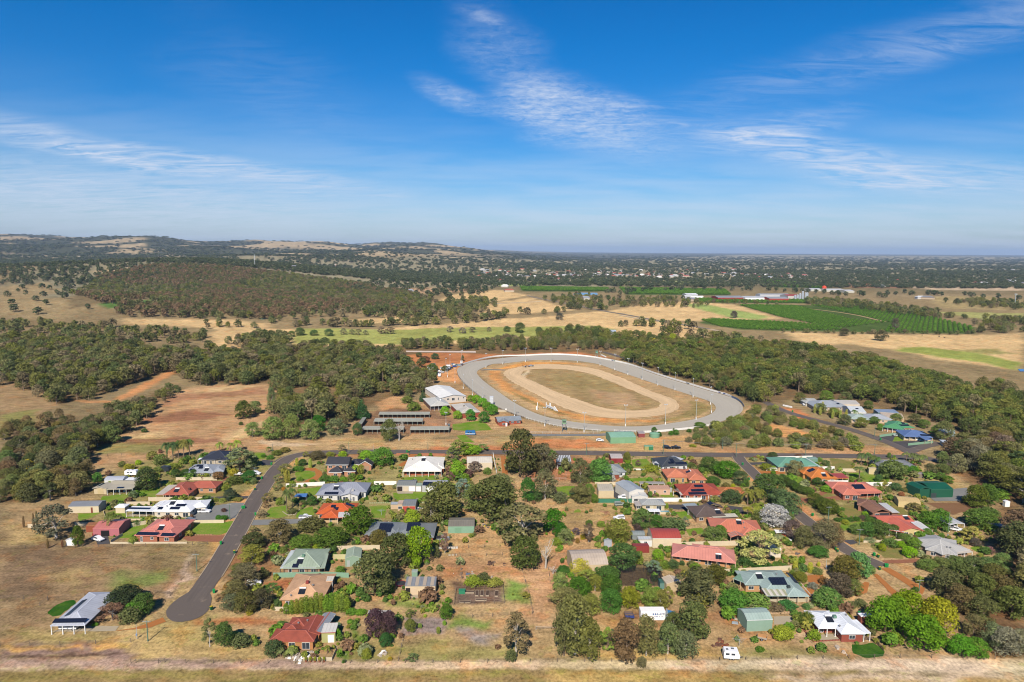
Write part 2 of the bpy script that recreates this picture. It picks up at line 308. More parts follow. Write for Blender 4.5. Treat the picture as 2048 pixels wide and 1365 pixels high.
# ---------------------------------------------------------------- ground sheet
DRY, TAN, BROWN = A(176, 146, 100), A(186, 155, 104), A(150, 116, 82)
RED, ORANGE, SAND, PALE = A(178, 118, 76), A(205, 135, 70), A(205, 172, 128), A(205, 184, 152)
OLIVE, GREENISH, GREEN = A(150, 140, 75), A(152, 150, 82), A(128, 150, 60)
DARKF, FIELD = A(92, 92, 62), A(212, 178, 122)
PAINT = [  # (colour, softness m, wobble m, photo polygon)
 # far country
 (A(150,142,112), 60, 50, [(0,560),(250,520),(700,520),(1100,520),(1500,510),(2048,515),(2048,560),(1500,570),(900,575),(0,600)]),
 (FIELD, 10, 10, [(420,700),(440,655),(700,665),(1000,640),(1230,622),(1420,660),(1360,690),(1180,660),(1000,690)]),
 (FIELD, 12, 10, [(700,640),(840,632),(860,645),(700,650)]), (FIELD, 12, 10, [(250,640),(480,642),(540,650),(470,690),(420,690),(430,660),(240,650)]),
 (FIELD, 10, 10, [(960,610),(1060,596),(1120,612),(1150,622),(960,634)]), (FIELD, 10, 12, [(900,590),(1000,580),(1060,592),(960,608),(880,604)]),
 (A(182,150,112), 10, 12, [(770,576),(930,576),(960,584),(790,588)]),
 (FIELD, 12, 10, [(1230,622),(1300,605),(1420,606),(1480,612),(1560,640),(1450,645),(1300,640)]),
 (A(150,168,88), 8, 5, [(1365,610),(1400,608),(1540,634),(1520,640),(1460,636)]),
 (A(158,162,82), 6, 6, [(590,662),(640,658),(780,662),(900,656),(1020,655),(1180,652),(1240,660),(1180,672),(1000,676),(800,690),(590,690)]),
 (FIELD, 8, 8, [(1560,664),(1700,670),(1960,672),(2048,668),(2048,742),(1900,725),(1780,700),(1700,692),(1620,690)]),
 (A(150,160,72), 5, 8, [(1780,700),(1850,696),(1950,708),(2048,728),(2048,742),(1960,730),(1860,712)]),
 (A(165,155,90), 6, 10, [(1900,702),(2000,700),(2040,712),(1960,712)]),
 (A(80,102,48), 5, 4, [(1470,610),(1740,612),(1860,634),(1950,656),(1950,669),(1560,663),(1480,660),(1400,648),(1420,636),(1560,650),(1640,650)]),
 (A(80,102,48), 8, 4, [(1360,596),(1660,600),(1670,608),(1400,606)]),
 (A(76,98,46), 8, 4, [(1040,573),(1215,576),(1222,584),(1044,583)]), (A(76,98,46), 8, 4, [(1238,575),(1450,580),(1462,592),(1250,590)]),
 (A(60,105,45), 10, 4, [(1490,558),(1570,561),(1660,578),(1560,575)]), (A(70,110,45), 10, 4, [(1600,594),(1660,600),(1700,606),(1640,606)]),
 (A(196,172,140), 20, 12, [(1720,562),(1800,558),(2048,566),(2048,582),(1860,580)]), (A(150,112,82), 20, 12, [(1640,566),(1750,566),(1830,578),(1700,576)]),
 (A(152,168,92), 12, 8, [(1170,556),(1260,556),(1290,566),(1180,566)]), (A(165,150,95), 12, 8, [(1180,562),(1270,562),(1300,570),(1200,572)]),
 (A(155,165,100), 12, 8, [(1320,562),(1400,562),(1440,572),(1330,570)]), (A(150,170,80), 8, 5, [(980,566),(1050,565),(1100,570),(1000,572)]),
 (A(170,150,100), 10, 8, [(1860,594),(1960,592),(2048,600),(2048,622),(1880,616)]), (A(165,165,95), 8, 8, [(1870,624),(2048,628),(2048,642),(1960,640)]),
 (A(196,172,128), 20, 10, [(180,545),(240,530),(260,545),(215,548)]),
 (A(166,144,102), 12, 14, [(0,575),(90,565),(120,580),(60,600),(150,595),(250,575),(290,580),(240,610),(120,640),(0,640)]),
 (A(136,118,84), 10, 14, [(150,590),(250,580),(262,600),(140,620)]), (A(96,132,60), 8, 10, [(200,608),(300,600),(300,612),(220,620)]),
 (A(196,160,118), 20, 10, [(520,548),(590,556),(570,562),(520,558)]),
 # dark litter under the woods
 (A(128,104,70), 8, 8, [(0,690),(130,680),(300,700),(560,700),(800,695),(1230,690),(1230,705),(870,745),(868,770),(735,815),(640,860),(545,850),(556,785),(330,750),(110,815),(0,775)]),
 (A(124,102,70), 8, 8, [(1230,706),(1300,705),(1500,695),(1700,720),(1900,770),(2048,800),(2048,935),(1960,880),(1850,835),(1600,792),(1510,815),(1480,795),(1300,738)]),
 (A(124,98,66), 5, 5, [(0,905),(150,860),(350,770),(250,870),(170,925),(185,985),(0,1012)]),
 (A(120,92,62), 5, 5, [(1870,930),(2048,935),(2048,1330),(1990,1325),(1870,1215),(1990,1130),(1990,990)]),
 # paddock left of the racetrack
 (A(190,150,104), 5, 6, [(170,930),(250,870),(345,785),(420,770),(545,768),(555,800),(540,850),(560,890),(530,905),(480,915),(400,905),(190,950)]),
 (A(172,126,90), 4, 8, [(330,790),(530,775),(550,785),(400,800),(330,815)]), (A(160,112,80), 4, 7, [(280,835),(400,818),(470,830),(380,845),(270,850)]),
 (A(160,114,82), 3, 6, [(180,878),(420,872),(460,880),(380,890),(180,892)]), (A(205,172,118), 3, 6, [(262,870),(330,862),(345,868),(270,876)]),
 (A(208,176,122), 3, 6, [(440,880),(500,850),(545,838),(550,848),(480,880)]), (A(205,170,118), 4, 6, [(380,785),(460,770),(520,772),(450,784)]),
 (A(150,140,82), 4, 8, [(210,890),(380,888),(380,900),(210,906)]),
 (A(170,140,98), 4, 6, [(0,765),(110,790),(118,810),(60,850),(0,870)]), (A(150,145,80), 4, 6, [(0,830),(80,818),(60,850),(0,855)]),
 (A(200,140,84), 3, 3, [(110,800),(225,803),(260,780),(345,740),(352,746),(270,790),(230,808)]),
 # racecourse surrounds
 (A(192,124,72), 4, 4, [(800,712),(870,706),(1000,710),(1150,706),(1260,722),(1160,712),(1000,716),(930,730),(880,760),(860,740),(812,738)]),
 (A(210,150,92), 3, 3, [(860,735),(925,728),(915,745),(925,770),(900,765),(868,762)]),
 (A(176,142,98), 4, 4, [(880,765),(925,770),(965,800),(1030,835),(1110,855),(1220,868),(1220,880),(1040,868),(900,870),(820,880),(700,880),(690,860),(720,838),(770,812),(850,800),(880,790)]),
 (A(140,108,80), 3, 3, [(715,840),(760,818),(860,818),(905,842),(902,866),(720,872)]),
 (A(196,150,100), 2, 3, [(752,805),(800,790),(810,815),(760,822)]), (A(165,125,92), 2, 2, [(845,838),(900,838),(930,850),(895,866),(848,860)]),
 (A(184,152,104), 4, 5, [(540,880),(700,876),(900,880),(1050,876),(1220,890),(1500,905),(1500,912),(1000,900),(640,900),(560,905)]),
 (A(206,178,140), 2, 3, [(515,882),(530,878),(560,885),(640,888),(600,893),(540,893)]),
 (A(190,126,76), 3, 3, [(1050,876),(1170,878),(1240,894),(1120,900),(1040,890)]), (A(186,120,74), 3, 3, [(870,894),(1040,890),(1060,903),(830,902)]),
 (A(188,150,98), 4, 4, [(1240,880),(1380,868),(1400,890),(1480,905),(1240,902)]),
 (A(214,156,92), 3, 4, [(1530,850),(1560,848),(1600,862),(1650,868),(1610,878),(1540,872)]), (A(200,150,100), 3, 3, [(1490,825),(1500,812),(1498,830)]),
 (A(190,146,98), 4, 4, [(1380,895),(1735,892),(1830,898),(1830,912),(1470,908)]),
 (A(190,120,72), 3, 3, [(1565,815),(1600,820),(1640,845),(1600,842)]),
 # village
 (A(178,148,102), 8, 6, [(160,930),(480,915),(600,915),(1100,912),(1480,915),(1830,918),(1880,930),(1990,1000),(1990,1130),(1870,1215),(2000,1325),(0,1325),(0,1010),(190,985)]),
 (A(152,140,84), 6, 6, [(270,925),(520,905),(600,915),(540,1000),(400,1075),(210,1075),(200,960)]),
 (A(150,138,84), 6, 5, [(600,915),(900,915),(940,960),(870,1100),(820,1080),(700,1090),(540,1060),(560,960)]),
 (A(158,140,90), 8, 6, [(1240,915),(1830,920),(1900,960),(1880,1100),(1640,1090),(1300,1000)]),
 (A(166,118,78), 4, 5, [(640,905),(800,905),(1000,908),(1000,915),(800,914),(650,914)]),
 (A(176,120,80), 5, 5, [(1060,915),(1180,912),(1190,960),(1060,970)]),
 (A(186,150,102), 6, 6, [(1060,1010),(1200,1003),(1290,1035),(1240,1100),(1080,1130),(1050,1060)]),
 (A(176,130,90), 5, 5, [(1050,1130),(1140,1100),(1260,1110),(1150,1150),(1100,1200),(1050,1215)]),
 (A(190,152,102), 6, 6, [(870,1055),(1000,1060),(1050,1120),(1040,1170),(1000,1165),(900,1170),(860,1130)]),
 (A(176,132,90), 4, 5, [(865,1120),(1020,1130),(1040,1150),(900,1160),(860,1150)]), (A(196,158,104), 3, 4, [(890,1080),(1000,1075),(1010,1095),(900,1100)]),
 (A(120,100,86), 1.2, 1.5, [(912,1182),(1005,1180),(1008,1206),(910,1208)]), (A(118,92,72), 1.5, 2, [(910,1166),(1005,1160),(1005,1180),(912,1180)]),
 (A(192,150,106), 4, 4, [(1050,1160),(1100,1140),(1100,1215),(1090,1250),(1060,1250)]),
 (A(160,112,76), 3, 3, [(1190,1225),(1400,1222),(1440,1230),(1400,1245),(1190,1245)]), (A(184,142,92), 3, 4, [(1190,1240),(1400,1238),(1400,1256),(1190,1256)]),
 (A(186,144,92), 5, 5, [(1420,1235),(1500,1240),(1640,1265),(1700,1290),(1600,1300),(1480,1285),(1420,1262)]),
 (A(158,112,78), 3, 3, [(1440,1222),(1490,1225),(1510,1245),(1440,1240)]),
 (A(196,168,130), 3, 4, [(1585,1262),(1640,1280),(1690,1305),(1640,1300),(1580,1275)]),
 (A(160,146,86), 5, 5, [(1450,1300),(1700,1305),(1700,1318),(1450,1320)]),
 (A(206,166,98), 3, 4, [(1200,1312),(1420,1305),(1440,1325),(1200,1328)]),
 (A(152,142,80), 5, 6, [(700,1280),(1030,1290),(1030,1322),(700,1322)]), (A(150,138,128), 2, 3, [(925,1255),(985,1268),(985,1290),(940,1280)]),
 (A(150,132,124), 1.5, 2, [(810,1238),(890,1232),(890,1262),(850,1270),(800,1268)]),
 (A(128,150,66), 2, 3, [(905,1240),(980,1238),(960,1252),(900,1262)]), (A(140,152,70), 2, 3, [(780,1205),(880,1200),(860,1222),(780,1215)]),
 (A(116,140,58), 2, 3, [(1008,1160),(1050,1165),(1055,1205),(1015,1200)]), (A(110,140,50), 1.5, 2.5, [(672,1310),(700,1262),(715,1268),(700,1320)]),
 (A(150,124,88), 5, 5, [(0,1065),(380,1088),(440,1100),(330,1210),(215,1200),(150,1205),(0,1290)]),
 (A(134,110,82), 4, 8, [(0,1095),(90,1090),(170,1110),(120,1140),(60,1190),(0,1200)]), (A(190,160,104), 4, 6, [(0,1050),(80,1055),(95,1085),(0,1088)]),
 (A(168,142,92), 3, 6, [(100,1150),(180,1135),(210,1160),(130,1180)]), (A(130,140,72), 3, 6, [(230,1150),(310,1140),(330,1155),(250,1170)]),
 (A(142,106,78), 3, 5, [(140,1120),(180,1115),(170,1125)]), (A(142,104,78), 3, 5, [(150,1152),(185,1155),(165,1165)]),
 (A(196,168,142), 2, 3, [(384,1105),(392,1115),(370,1160),(345,1195),(330,1198),(350,1165),(380,1130)]),
 (A(170,150,88), 4, 4, [(0,1270),(100,1265),(250,1265),(265,1283),(0,1290)]), (A(188,160,100), 4, 4, [(270,1240),(330,1250),(420,1250),(540,1290),(540,1320),(270,1318)]),
 (A(150,122,108), 2, 3, [(0,1295),(250,1290),(270,1305),(255,1318),(0,1318)]), (A(210,166,86), 1.2, 2, [(0,1293),(150,1292),(160,1297),(0,1301)]), (A(210,170,90), 1.2, 2, [(190,1290),(265,1287),(262,1294),(190,1298)]),
 (A(92,70,58), 0.8, 1.2, [(0,1313),(120,1311),(240,1305),(255,1308),(120,1316),(0,1318)]),
 (A(180,118,72), 2, 3, [(395,1238),(450,1232),(580,1235),(575,1250),(470,1252),(400,1248)]),
 (A(150,112,76), 4, 4, [(430,1085),(560,1080),(560,1160),(470,1175),(430,1150)]), (A(176,112,70), 2, 3, [(520,1165),(585,1160),(580,1180),(520,1178)]),
 (A(200,152,92), 2, 2, [(430,1040),(540,940),(600,915),(610,918),(570,945),(530,1000),(470,1100),(440,1160),(425,1190),(420,1150)]),
 (A(200,140,82), 2, 2, [(1480,918),(1530,945),(1580,990),(1640,1050),(1700,1090),(1690,1100),(1620,1062),(1560,1010),(1500,960)]),
 (A(206,146,92), 1.5, 2, [(1600,1008),(1650,1040),(1655,1052),(1620,1048)]),
 # bottom track and mown strip
 (A(206,178,142), .7, .8, [(0,1326),(2048,1318),(2048,1338),(1400,1340),(700,1338),(0,1342)]),
 (A(180,150,130), 1.5, 1.5, [(0,1318),(560,1322),(700,1325),(600,1338),(0,1334)]),
 (A(214,190,160), 2, 2, [(1300,1325),(1500,1320),(1900,1318),(2048,1328),(2048,1352),(1800,1345),(1600,1338),(1400,1336)]),
 (A(160,134,84), .8, 1.2, [(0,1342),(1100,1342),(1400,1345),(1300,1420),(-400,1420),(-400,1342)]),
 (A(146,134,66), 3, 4, [(0,1352),(300,1350),(1050,1352),(1100,1360),(0,1362)]), (A(190,156,92), 2, 3, [(1100,1345),(1500,1345),(2400,1362),(2400,1420),(1100,1420)]),
 (A(205,180,148), 2, 3, [(1520,1348),(2048,1345),(2048,1362),(1600,1362)]), (A(160,140,80), 1.5, 3, [(1640,1340),(1720,1338),(1710,1347),(1640,1348)]),
 # infield
 (A(182,150,104), 2, 2, [(951,743),(985,731),(1035,724),(1110,722),(1200,731),(1266,753),(1350,780),(1416,801),(1433,818),(1406,835),(1326,849),(1226,853),(1143,844),(1060,821),(1001,786)]),
 (A(150,132,80), 2, 2, [(1380,802),(1410,806),(1425,818),(1400,830),(1350,842),(1280,848),(1350,835),(1385,818)]),
 (A(206,146,80), 1.5, 3, [(975,742),(1000,743),(1000,755),(1030,778),(1075,800),(1110,818),(1180,835),(1260,842),(1330,838),(1320,844),(1200,846),(1120,832),(1060,806),(1010,782),(985,760)]),
 (A(150,128,76), 0.8, 1, [(1012,778),(1060,800),(1110,822),(1160,836),(1110,826),(1050,802)]),
 (A(214,150,72), 1.5, 1.5, [(990,739),(1050,728),(1110,727),(1180,732),(1110,730),(1050,733),(1000,740)]),
 (A(164,138,92), 2, 2, [(1041,745),(1076,737),(1143,740),(1210,759),(1293,793),(1322,811),(1276,822),(1201,816),(1110,783),(1051,757)]),
 (A(162,140,90), 5, 8, [(1090,750),(1170,745),(1240,775),(1200,790),(1120,775)]), (A(178,146,106), 4, 8, [(1180,780),(1250,785),(1270,810),(1210,808)]),
 (A(208,186,150), 1, 1.5, [(1043,750),(1056,741),(1062,741),(1050,756),(1100,780),(1140,800),(1100,786),(1045,757)]),
 (A(150,120,88), 4, 4, [(1860,1000),(1930,1003),(1958,1020),(1900,1030),(1850,1012)]),
]
rows = list(np.arange(120, 152, 2.0)); y = 152.0
while y < 46000:
    rows.append(y); y += min(max(0.55, y * y / 150150 * 1.7), 140 if y < 12000 else 900)
rows = np.array(rows)
ts = np.concatenate([[-5, -2.5, -1.5, -1.1], np.linspace(-0.92, 0.92, 560), [1.1, 1.5, 2.5, 5]])
TT, YY = np.meshgrid(ts, rows); XX = TT * YY
ZZ = hz(XX, YY)
gx, gy = XX.ravel(), YY.ravel()
print('ground verts', gx.size)
base = np.array(A(150, 130, 92))
colr = np.tile(base, (gx.size, 1)).astype(float)
# far plain: dark bush with pale paddocks
far = sst(gy, 1400, 3000)
bush = np.array(A(84, 88, 66)); pale = np.array(A(178, 164, 136))
q = fbm(gx / 1500, gy / 800, 31, 4); mixf = sst(q, 0.56, 0.66)[:, None]
farc = bush * (1 - mixf) + pale * mixf
hill = sst(ZZ.ravel(), 25, 90)[:, None]
hq = sst(fbm(gx / 500 + 9, gy / 700 + 4, 57, 4), 0.47, 0.56)[:, None]
hillc = bush * (1 - hq) + np.array(A(186, 164, 126)) * hq
farc = farc * (1 - hill) + hillc * hill
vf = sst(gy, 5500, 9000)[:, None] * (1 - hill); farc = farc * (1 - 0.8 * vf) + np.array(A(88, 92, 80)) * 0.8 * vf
rl = sst(ZZ.ravel() / np.maximum(1, .032 * gy), .9, 1.1)[:, None] * hill
farc = farc * (1 - rl) + bush * rl
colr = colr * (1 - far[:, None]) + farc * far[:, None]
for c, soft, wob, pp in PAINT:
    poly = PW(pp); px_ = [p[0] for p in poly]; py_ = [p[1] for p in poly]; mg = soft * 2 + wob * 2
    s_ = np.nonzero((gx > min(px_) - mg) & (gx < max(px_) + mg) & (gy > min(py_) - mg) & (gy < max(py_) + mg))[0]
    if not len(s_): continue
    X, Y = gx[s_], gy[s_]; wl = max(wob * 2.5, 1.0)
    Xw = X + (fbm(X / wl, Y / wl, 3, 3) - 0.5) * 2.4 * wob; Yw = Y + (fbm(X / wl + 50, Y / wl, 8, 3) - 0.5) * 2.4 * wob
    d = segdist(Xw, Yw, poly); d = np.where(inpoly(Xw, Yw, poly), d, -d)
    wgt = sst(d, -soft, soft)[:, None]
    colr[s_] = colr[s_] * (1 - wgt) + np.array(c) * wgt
# the places' own blotches: dry straw, bare soil, a green tinge where it is damp
nn = fbm(gx / 14, gy / 22, 71, 4); n2 = fbm(gx / 60, gy / 45, 12, 3)
n3 = fbm(gx / 5, gy / 9, 33, 3)
colr *= (0.60 + 0.44 * nn + 0.24 * (n2 - 0.5) + .26 * n3)[:, None]
lum = colr.mean(1, keepdims=True); colr = lum + (colr - lum) * .88
gr = sst(fbm(gx / 30 + 3, gy / 24, 44, 3), 0.58, 0.78)[:, None] * (gy < 420)[:, None] * 0.35
colr = colr * (1 - gr) + colr * np.array([0.80, 0.98, 0.70]) * gr
colr = np.clip(colr, 0.01, 0.9)
nr, nc = XX.shape
me = bpy.data.meshes.new('ground')
v = np.column_stack([gx, gy, ZZ.ravel()])
ii = (np.arange(nr - 1)[:, None] * nc + np.arange(nc - 1)[None, :]).ravel()
quads = np.column_stack([ii, ii + 1, ii + nc + 1, ii + nc])
# skirt behind the camera
b0 = len(v)
v = np.vstack([v, [[gx[0], -3000, 0], [gx[nc - 1], -3000, 0]]])
nq = len(quads)
me.vertices.add(len(v)); me.vertices.foreach_set('co', v.astype(np.float32).ravel())
rear = list(range(nc - 1, -1, -1)) + [b0, b0 + 1]
loops = np.concatenate([quads.ravel(), np.array(rear)])
me.loops.add(len(loops)); me.loops.foreach_set('vertex_index', loops.astype(np.int32))
me.polygons.add(nq + 1)
me.polygons.foreach_set('loop_start', np.concatenate([np.arange(nq) * 4, [nq * 4]]).astype(np.int32))
me.polygons.foreach_set('loop_total', np.concatenate([np.full(nq, 4), [len(rear)]]).astype(np.int32))
me.update(calc_edges=True); me.validate()
ca = me.color_attributes.new('Col', 'FLOAT_COLOR', 'POINT')
cc = np.ones((len(v), 4), np.float32); cc[:len(colr), :3] = colr; cc[len(colr):, :3] = A(160, 140, 90)
ca.data.foreach_set('color', cc.ravel())
me.polygons.foreach_set('use_smooth', np.ones(nq + 1, bool))
gm, n = newmat('dry_ground')
g = n.node('ShaderNodeNewGeometry').outputs['Position']
col = n.node('ShaderNodeAttribute', attribute_name='Col').outputs['Color']
a = n.noise(n.scale(g, (1, 0.8, 1)), 1.1, 4, 0.7); b = n.noise(n.scale(g, (0.6, 1.4, 1)), 0.22, 4, 0.6); c_ = n.noise(g, 0.03, 3)
v_ = n.m('ADD', n.m('ADD', n.m('MULTIPLY', n.m('SUBTRACT', a, 0.5), 2.1), n.m('MULTIPLY', n.m('SUBTRACT', b, 0.5), 1.5)), n.m('MULTIPLY', n.m('SUBTRACT', c_, 0.5), 0.4))
v_ = n.m('SUBTRACT', v_, n.m('MULTIPLY', n.smooth(n.noise(n.scale(g, (1, .7, 1)), 0.75, 5, 0.75), 0.55, 0.70), 0.24))
vm = n.node('ShaderNodeVectorMath', {0: col}, operation='SCALE'); n.l.new(n.m('ADD', v_, 1.0), vm.inputs['Scale'])
tinted = n.mix(n.smooth(n.noise(g, 0.11, 4, 0.65), 0.50, 0.68), vm.outputs[0], n.mix(1.0, vm.outputs[0], (1.12, 0.92, 0.80), 'MULTIPLY'))
tinted = n.mix(n.m('MULTIPLY', n.smooth(n.noise(g, 0.19, 4, 0.7), 0.54, 0.66), 0.6), tinted, n.mix(1.0, vm.outputs[0], (0.88, 1.04, 0.72), 'MULTIPLY'))
finish(n, n.node('ShaderNodeBsdfDiffuse', {'Color': tinted, 'Roughness': 0.8}).outputs[0])
me.materials.append(gm)
setp(part('ground', me), kind='structure')

# ---------------------------------------------------------------- sheets on the ground
def wig(pts, step=1.2, amp=0.25, seed=0):
    out = []
    n_ = len(pts)
    for i in range(n_):
        a_, b_ = Vector(pts[i]), Vector(pts[(i + 1) % n_])
        k_ = max(1, min(60, int((b_ - a_).length / step)))
        for j in range(k_):
            p = a_.lerp(b_, j / k_)
            o = Vector((float(fbm(p.x / 3 + seed, p.y / 3, 5, 2)) - 0.5, float(fbm(p.x / 3, p.y / 3 + seed, 9, 2)) - 0.5)) * 4 * amp
            out.append((p + o)[:])
    return out
def smoothp(pts, n_=2):
    for _ in range(n_):
        o = []
        for i in range(len(pts)):
            a_, b_ = Vector(pts[i]), Vector(pts[(i + 1) % len(pts)])
            o += [a_.lerp(b_, 0.25)[:], a_.lerp(b_, 0.75)[:]]
        pts = o
    return pts
LAY = [0]; SHEETS = []
def sheet(name, pp, mat, z=0.02, amp=0.35, round_=0, kind='structure', world=False):
    poly = pp if world else PW(pp)
    if round_: poly = smoothp(poly, round_)
    if amp: poly = wig(poly, 1.2, amp, len(pp))
    LAY[0] = (LAY[0] + 1) % 12
    zz = z + LAY[0] * 0.0045; SHEETS.append(poly)
    mb = MB(); mb.quad([(p[0], p[1], zz) for p in poly])
    me = mb.mesh(name, mat)
    if me.polygons[0].normal.z < 0: me.flip_normals()
    return setp(part(name, me), kind=kind)
def grassmat(c1, c2):
    m, n = newmat('lawn_grass')
    g = n.node('ShaderNodeNewGeometry').outputs['Position']
    a = n.noise(g, 0.16, 4, 0.65); b = n.noise(g, 1.6, 3, 0.7)
    c = n.mix(n.smooth(a, 0.35, 0.68), c1, c2)
    vm = n.node('ShaderNodeVectorMath', {0: c}, operation='SCALE'); n.l.new(n.m('ADD', n.m('MULTIPLY', n.m('SUBTRACT', b, 0.5), 0.9), 1.0), vm.inputs['Scale'])
    finish(n, n.node('ShaderNodeBsdfDiffuse', {'Color': vm.outputs[0]}).outputs[0]); return m
LAWN = grassmat(A(122, 160, 50), A(154, 164, 78)); LAWND = grassmat(A(52, 100, 34), A(88, 124, 46)); LAWNP = grassmat(A(140, 142, 78), A(166, 146, 90))
def pavemat(c, var=0.35, sc=0.7):
    m, n = newmat('paving')
    g = n.node('ShaderNodeNewGeometry').outputs['Position']
    a = n.noise(g, sc, 4, 0.7); b = n.noise(g, 0.12, 3); 
    v_ = n.m('ADD', n.m('ADD', n.m('MULTIPLY', n.m('SUBTRACT', a, 0.5), var), n.m('MULTIPLY', n.m('SUBTRACT', b, 0.5), var)), 1.0)
    vm = n.node('ShaderNodeVectorMath', {0: (*c,)}, operation='SCALE'); n.l.new(v_, vm.inputs['Scale'])
    finish(n, n.node('ShaderNodeBsdfDiffuse', {'Color': vm.outputs[0]}).outputs[0]); return m
for pp in [[(205,993),(255,988),(262,1000),(225,1006),(200,1001)], [(275,980),(320,975),(312,995),(278,993)], [(215,1026),(225,1023),(250,1022),(255,1034),(325,1036),(262,1040),(222,1037)],
           [(270,1050),(298,1050),(268,1076),(232,1078),(240,1066)], [(388,1046),(448,1045),(474,1042),(462,1062),(440,1070),(378,1070)], [(153,1028),(200,1026),(183,1036),(158,1044)],
           [(500,906),(530,906),(528,918),(508,918)], [(590,945),(620,942),(634,948),(622,958),(594,962)], [(593,980),(645,974),(640,990),(600,990)],
           [(540,1016),(575,1011),(580,1030),(560,1036),(530,1034)], [(598,1021),(625,1014),(630,1031),(590,1036)], [(805,956),(870,951),(873,962),(804,962)], [(785,986),(860,983),(866,1003),(790,1003)],
           [(738,1013),(775,1011),(770,1036),(745,1036)], [(725,963),(750,960),(752,966),(722,967)], [(1110,975),(1150,972),(1148,992),(1118,994)], [(1255,958),(1292,955),(1300,965),(1255,963)],
           [(1262,920),(1295,918),(1300,930),(1268,936)], [(1370,1060),(1405,1056),(1412,1066),(1378,1072)], [(1352,1024),(1385,1022),(1390,1038),(1360,1038)], [(1535,951),(1556,951),(1560,965),(1540,966)],
           [(1590,954),(1615,953),(1612,968),(1595,970)], [(1695,946),(1735,945),(1780,957),(1775,967),(1740,967),(1700,956)], [(1470,1186),(1500,1178),(1520,1190),(1495,1200)],
           [(1940,1096),(1965,1090),(1960,1108)], [(1670,1048),(1725,1043),(1728,1058),(1685,1062)], [(1312,986),(1345,985),(1348,995),(1330,996)], [(905,849),(960,842),(975,850),(985,860),(940,863),(905,860)],
           [(912,872),(930,870),(950,886),(925,885)], [(1773,876),(1815,873),(1828,880),(1786,884)], [(1148,1020),(1160,1018),(1163,1025),(1148,1026)]]:
    sheet('lawn', pp, LAWN)
for pp in [[(1702,1290),(1745,1286),(1770,1300),(1768,1314),(1730,1316),(1708,1308)], [(96,1224),(112,1211),(130,1203),(148,1201),(152,1208),(138,1220),(118,1233),(104,1234)], [(1490,1184),(1516,1181),(1522,1189),(1500,1196)], [(725,1000),(735,990),(740,1000)]]:
    sheet('lawn', pp, LAWND)
for pp in [[(410,976),(455,975),(470,990),(410,993)], [(1660,916),(1710,925),(1705,940),(1668,938)], [(1630,988),(1670,985),(1665,993),(1632,995)], [(1610,975),(1635,974),(1630,982),(1615,984)], [(1688,1010),(1730,1012),(1725,1034),(1680,1030)],
           [(1740,1093),(1805,1098),(1805,1118),(1770,1116)], [(1770,1006),(1790,1004),(1822,1030),(1800,1032)], [(1312,1138),(1340,1125),(1400,1140),(1380,1150)]]:
    sheet('lawn', pp, LAWNP)
GREY, DKASPH, BRICKP, CONC, GRAV = pavemat(A(150, 150, 146)), pavemat(A(98, 96, 98)), pavemat(A(172, 118, 92)), pavemat(A(200, 186, 160), 0.2), pavemat(A(200, 132, 78), 0.3)
for mt, nm, pps in [(GREY, 'driveway', [[(378,1030),(430,1012),(470,1006),(497,1007),(484,1035),(440,1042),(390,1043)], [(500,1041),(628,1038),(632,1046),(504,1052)], [(1845,985),(1935,976),(1936,992),(1930,1003),(1870,1003)]]),
     (DKASPH, 'driveway', [[(385,995),(504,993),(502,998),(388,999)], [(525,920),(547,922),(542,932),(522,930)], [(188,1076),(215,1069),(220,1088),(195,1090)], [(1225,975),(1250,969),(1258,990),(1236,1000),(1228,995)],
                         [(1335,1010),(1375,1010),(1380,1020),(1338,1019)], [(1450,1011),(1490,1016),(1485,1030),(1470,1030)], [(1478,926),(1535,925),(1535,929),(1490,931)], [(1685,1082),(1706,1080),(1715,1087),(1700,1090)], [(1750,874),(1790,872),(1785,884),(1840,882),(1860,889),(1818,898),(1775,886)]]),
     (BRICKP, 'driveway', [[(358,1073),(455,1071),(447,1085),(375,1083)], [(1590,995),(1625,998),(1690,991),(1690,1000),(1600,1007)], [(1765,1122),(1850,1118),(1845,1126),(1770,1128)], [(445,955),(520,956),(512,962),(445,962)], [(1633,1000),(1640,984),(1660,975),(1655,985)]]),
     (CONC, 'concrete_pad', [[(100,1264),(150,1252),(238,1253),(231,1263)], [(810,1188),(837,1185),(836,1197),(809,1197)], [(1548,1234),(1582,1233),(1590,1250),(1547,1250)], [(1642,1270),(1674,1268),(1682,1281),(1640,1282)], [(793,983),(828,983),(826,988),(796,988)], [(262,1028),(305,1027),(306,1033),(252,1034)]]),
     (GRAV, 'gravel_drive', [[(230,1263),(268,1257),(326,1236),(332,1244),(300,1256),(235,1263)], [(1610,1152),(1648,1150),(1640,1165),(1630,1180),(1620,1195),(1600,1192),(1622,1172)], [(1705,1185),(1730,1164),(1738,1166),(1735,1186),(1712,1194)],
                             [(1763,1138),(1780,1137),(1850,1178),(1845,1190)], [(1746,1150),(1754,1149),(1800,1190),(1790,1197)], [(608,936),(632,937),(644,944),(644,952),(628,965),(604,968),(612,961),(632,952),(630,943),(610,941)], [(822,908),(836,906),(825,925),(800,935),(797,930),(812,922)],
                             [(1001,912),(1012,912),(1016,950),(1005,950)], [(1503,943),(1570,942),(1570,948),(1510,950)]])]:
    for pp in pps: sheet(nm, pp, mt, 0.075, 0.12)
sheet('ploughed_plot', [(1852,1006),(1928,1006),(1955,1018),(1905,1030)], pavemat(A(150, 114, 84), 0.4), 0.03, 0.2)
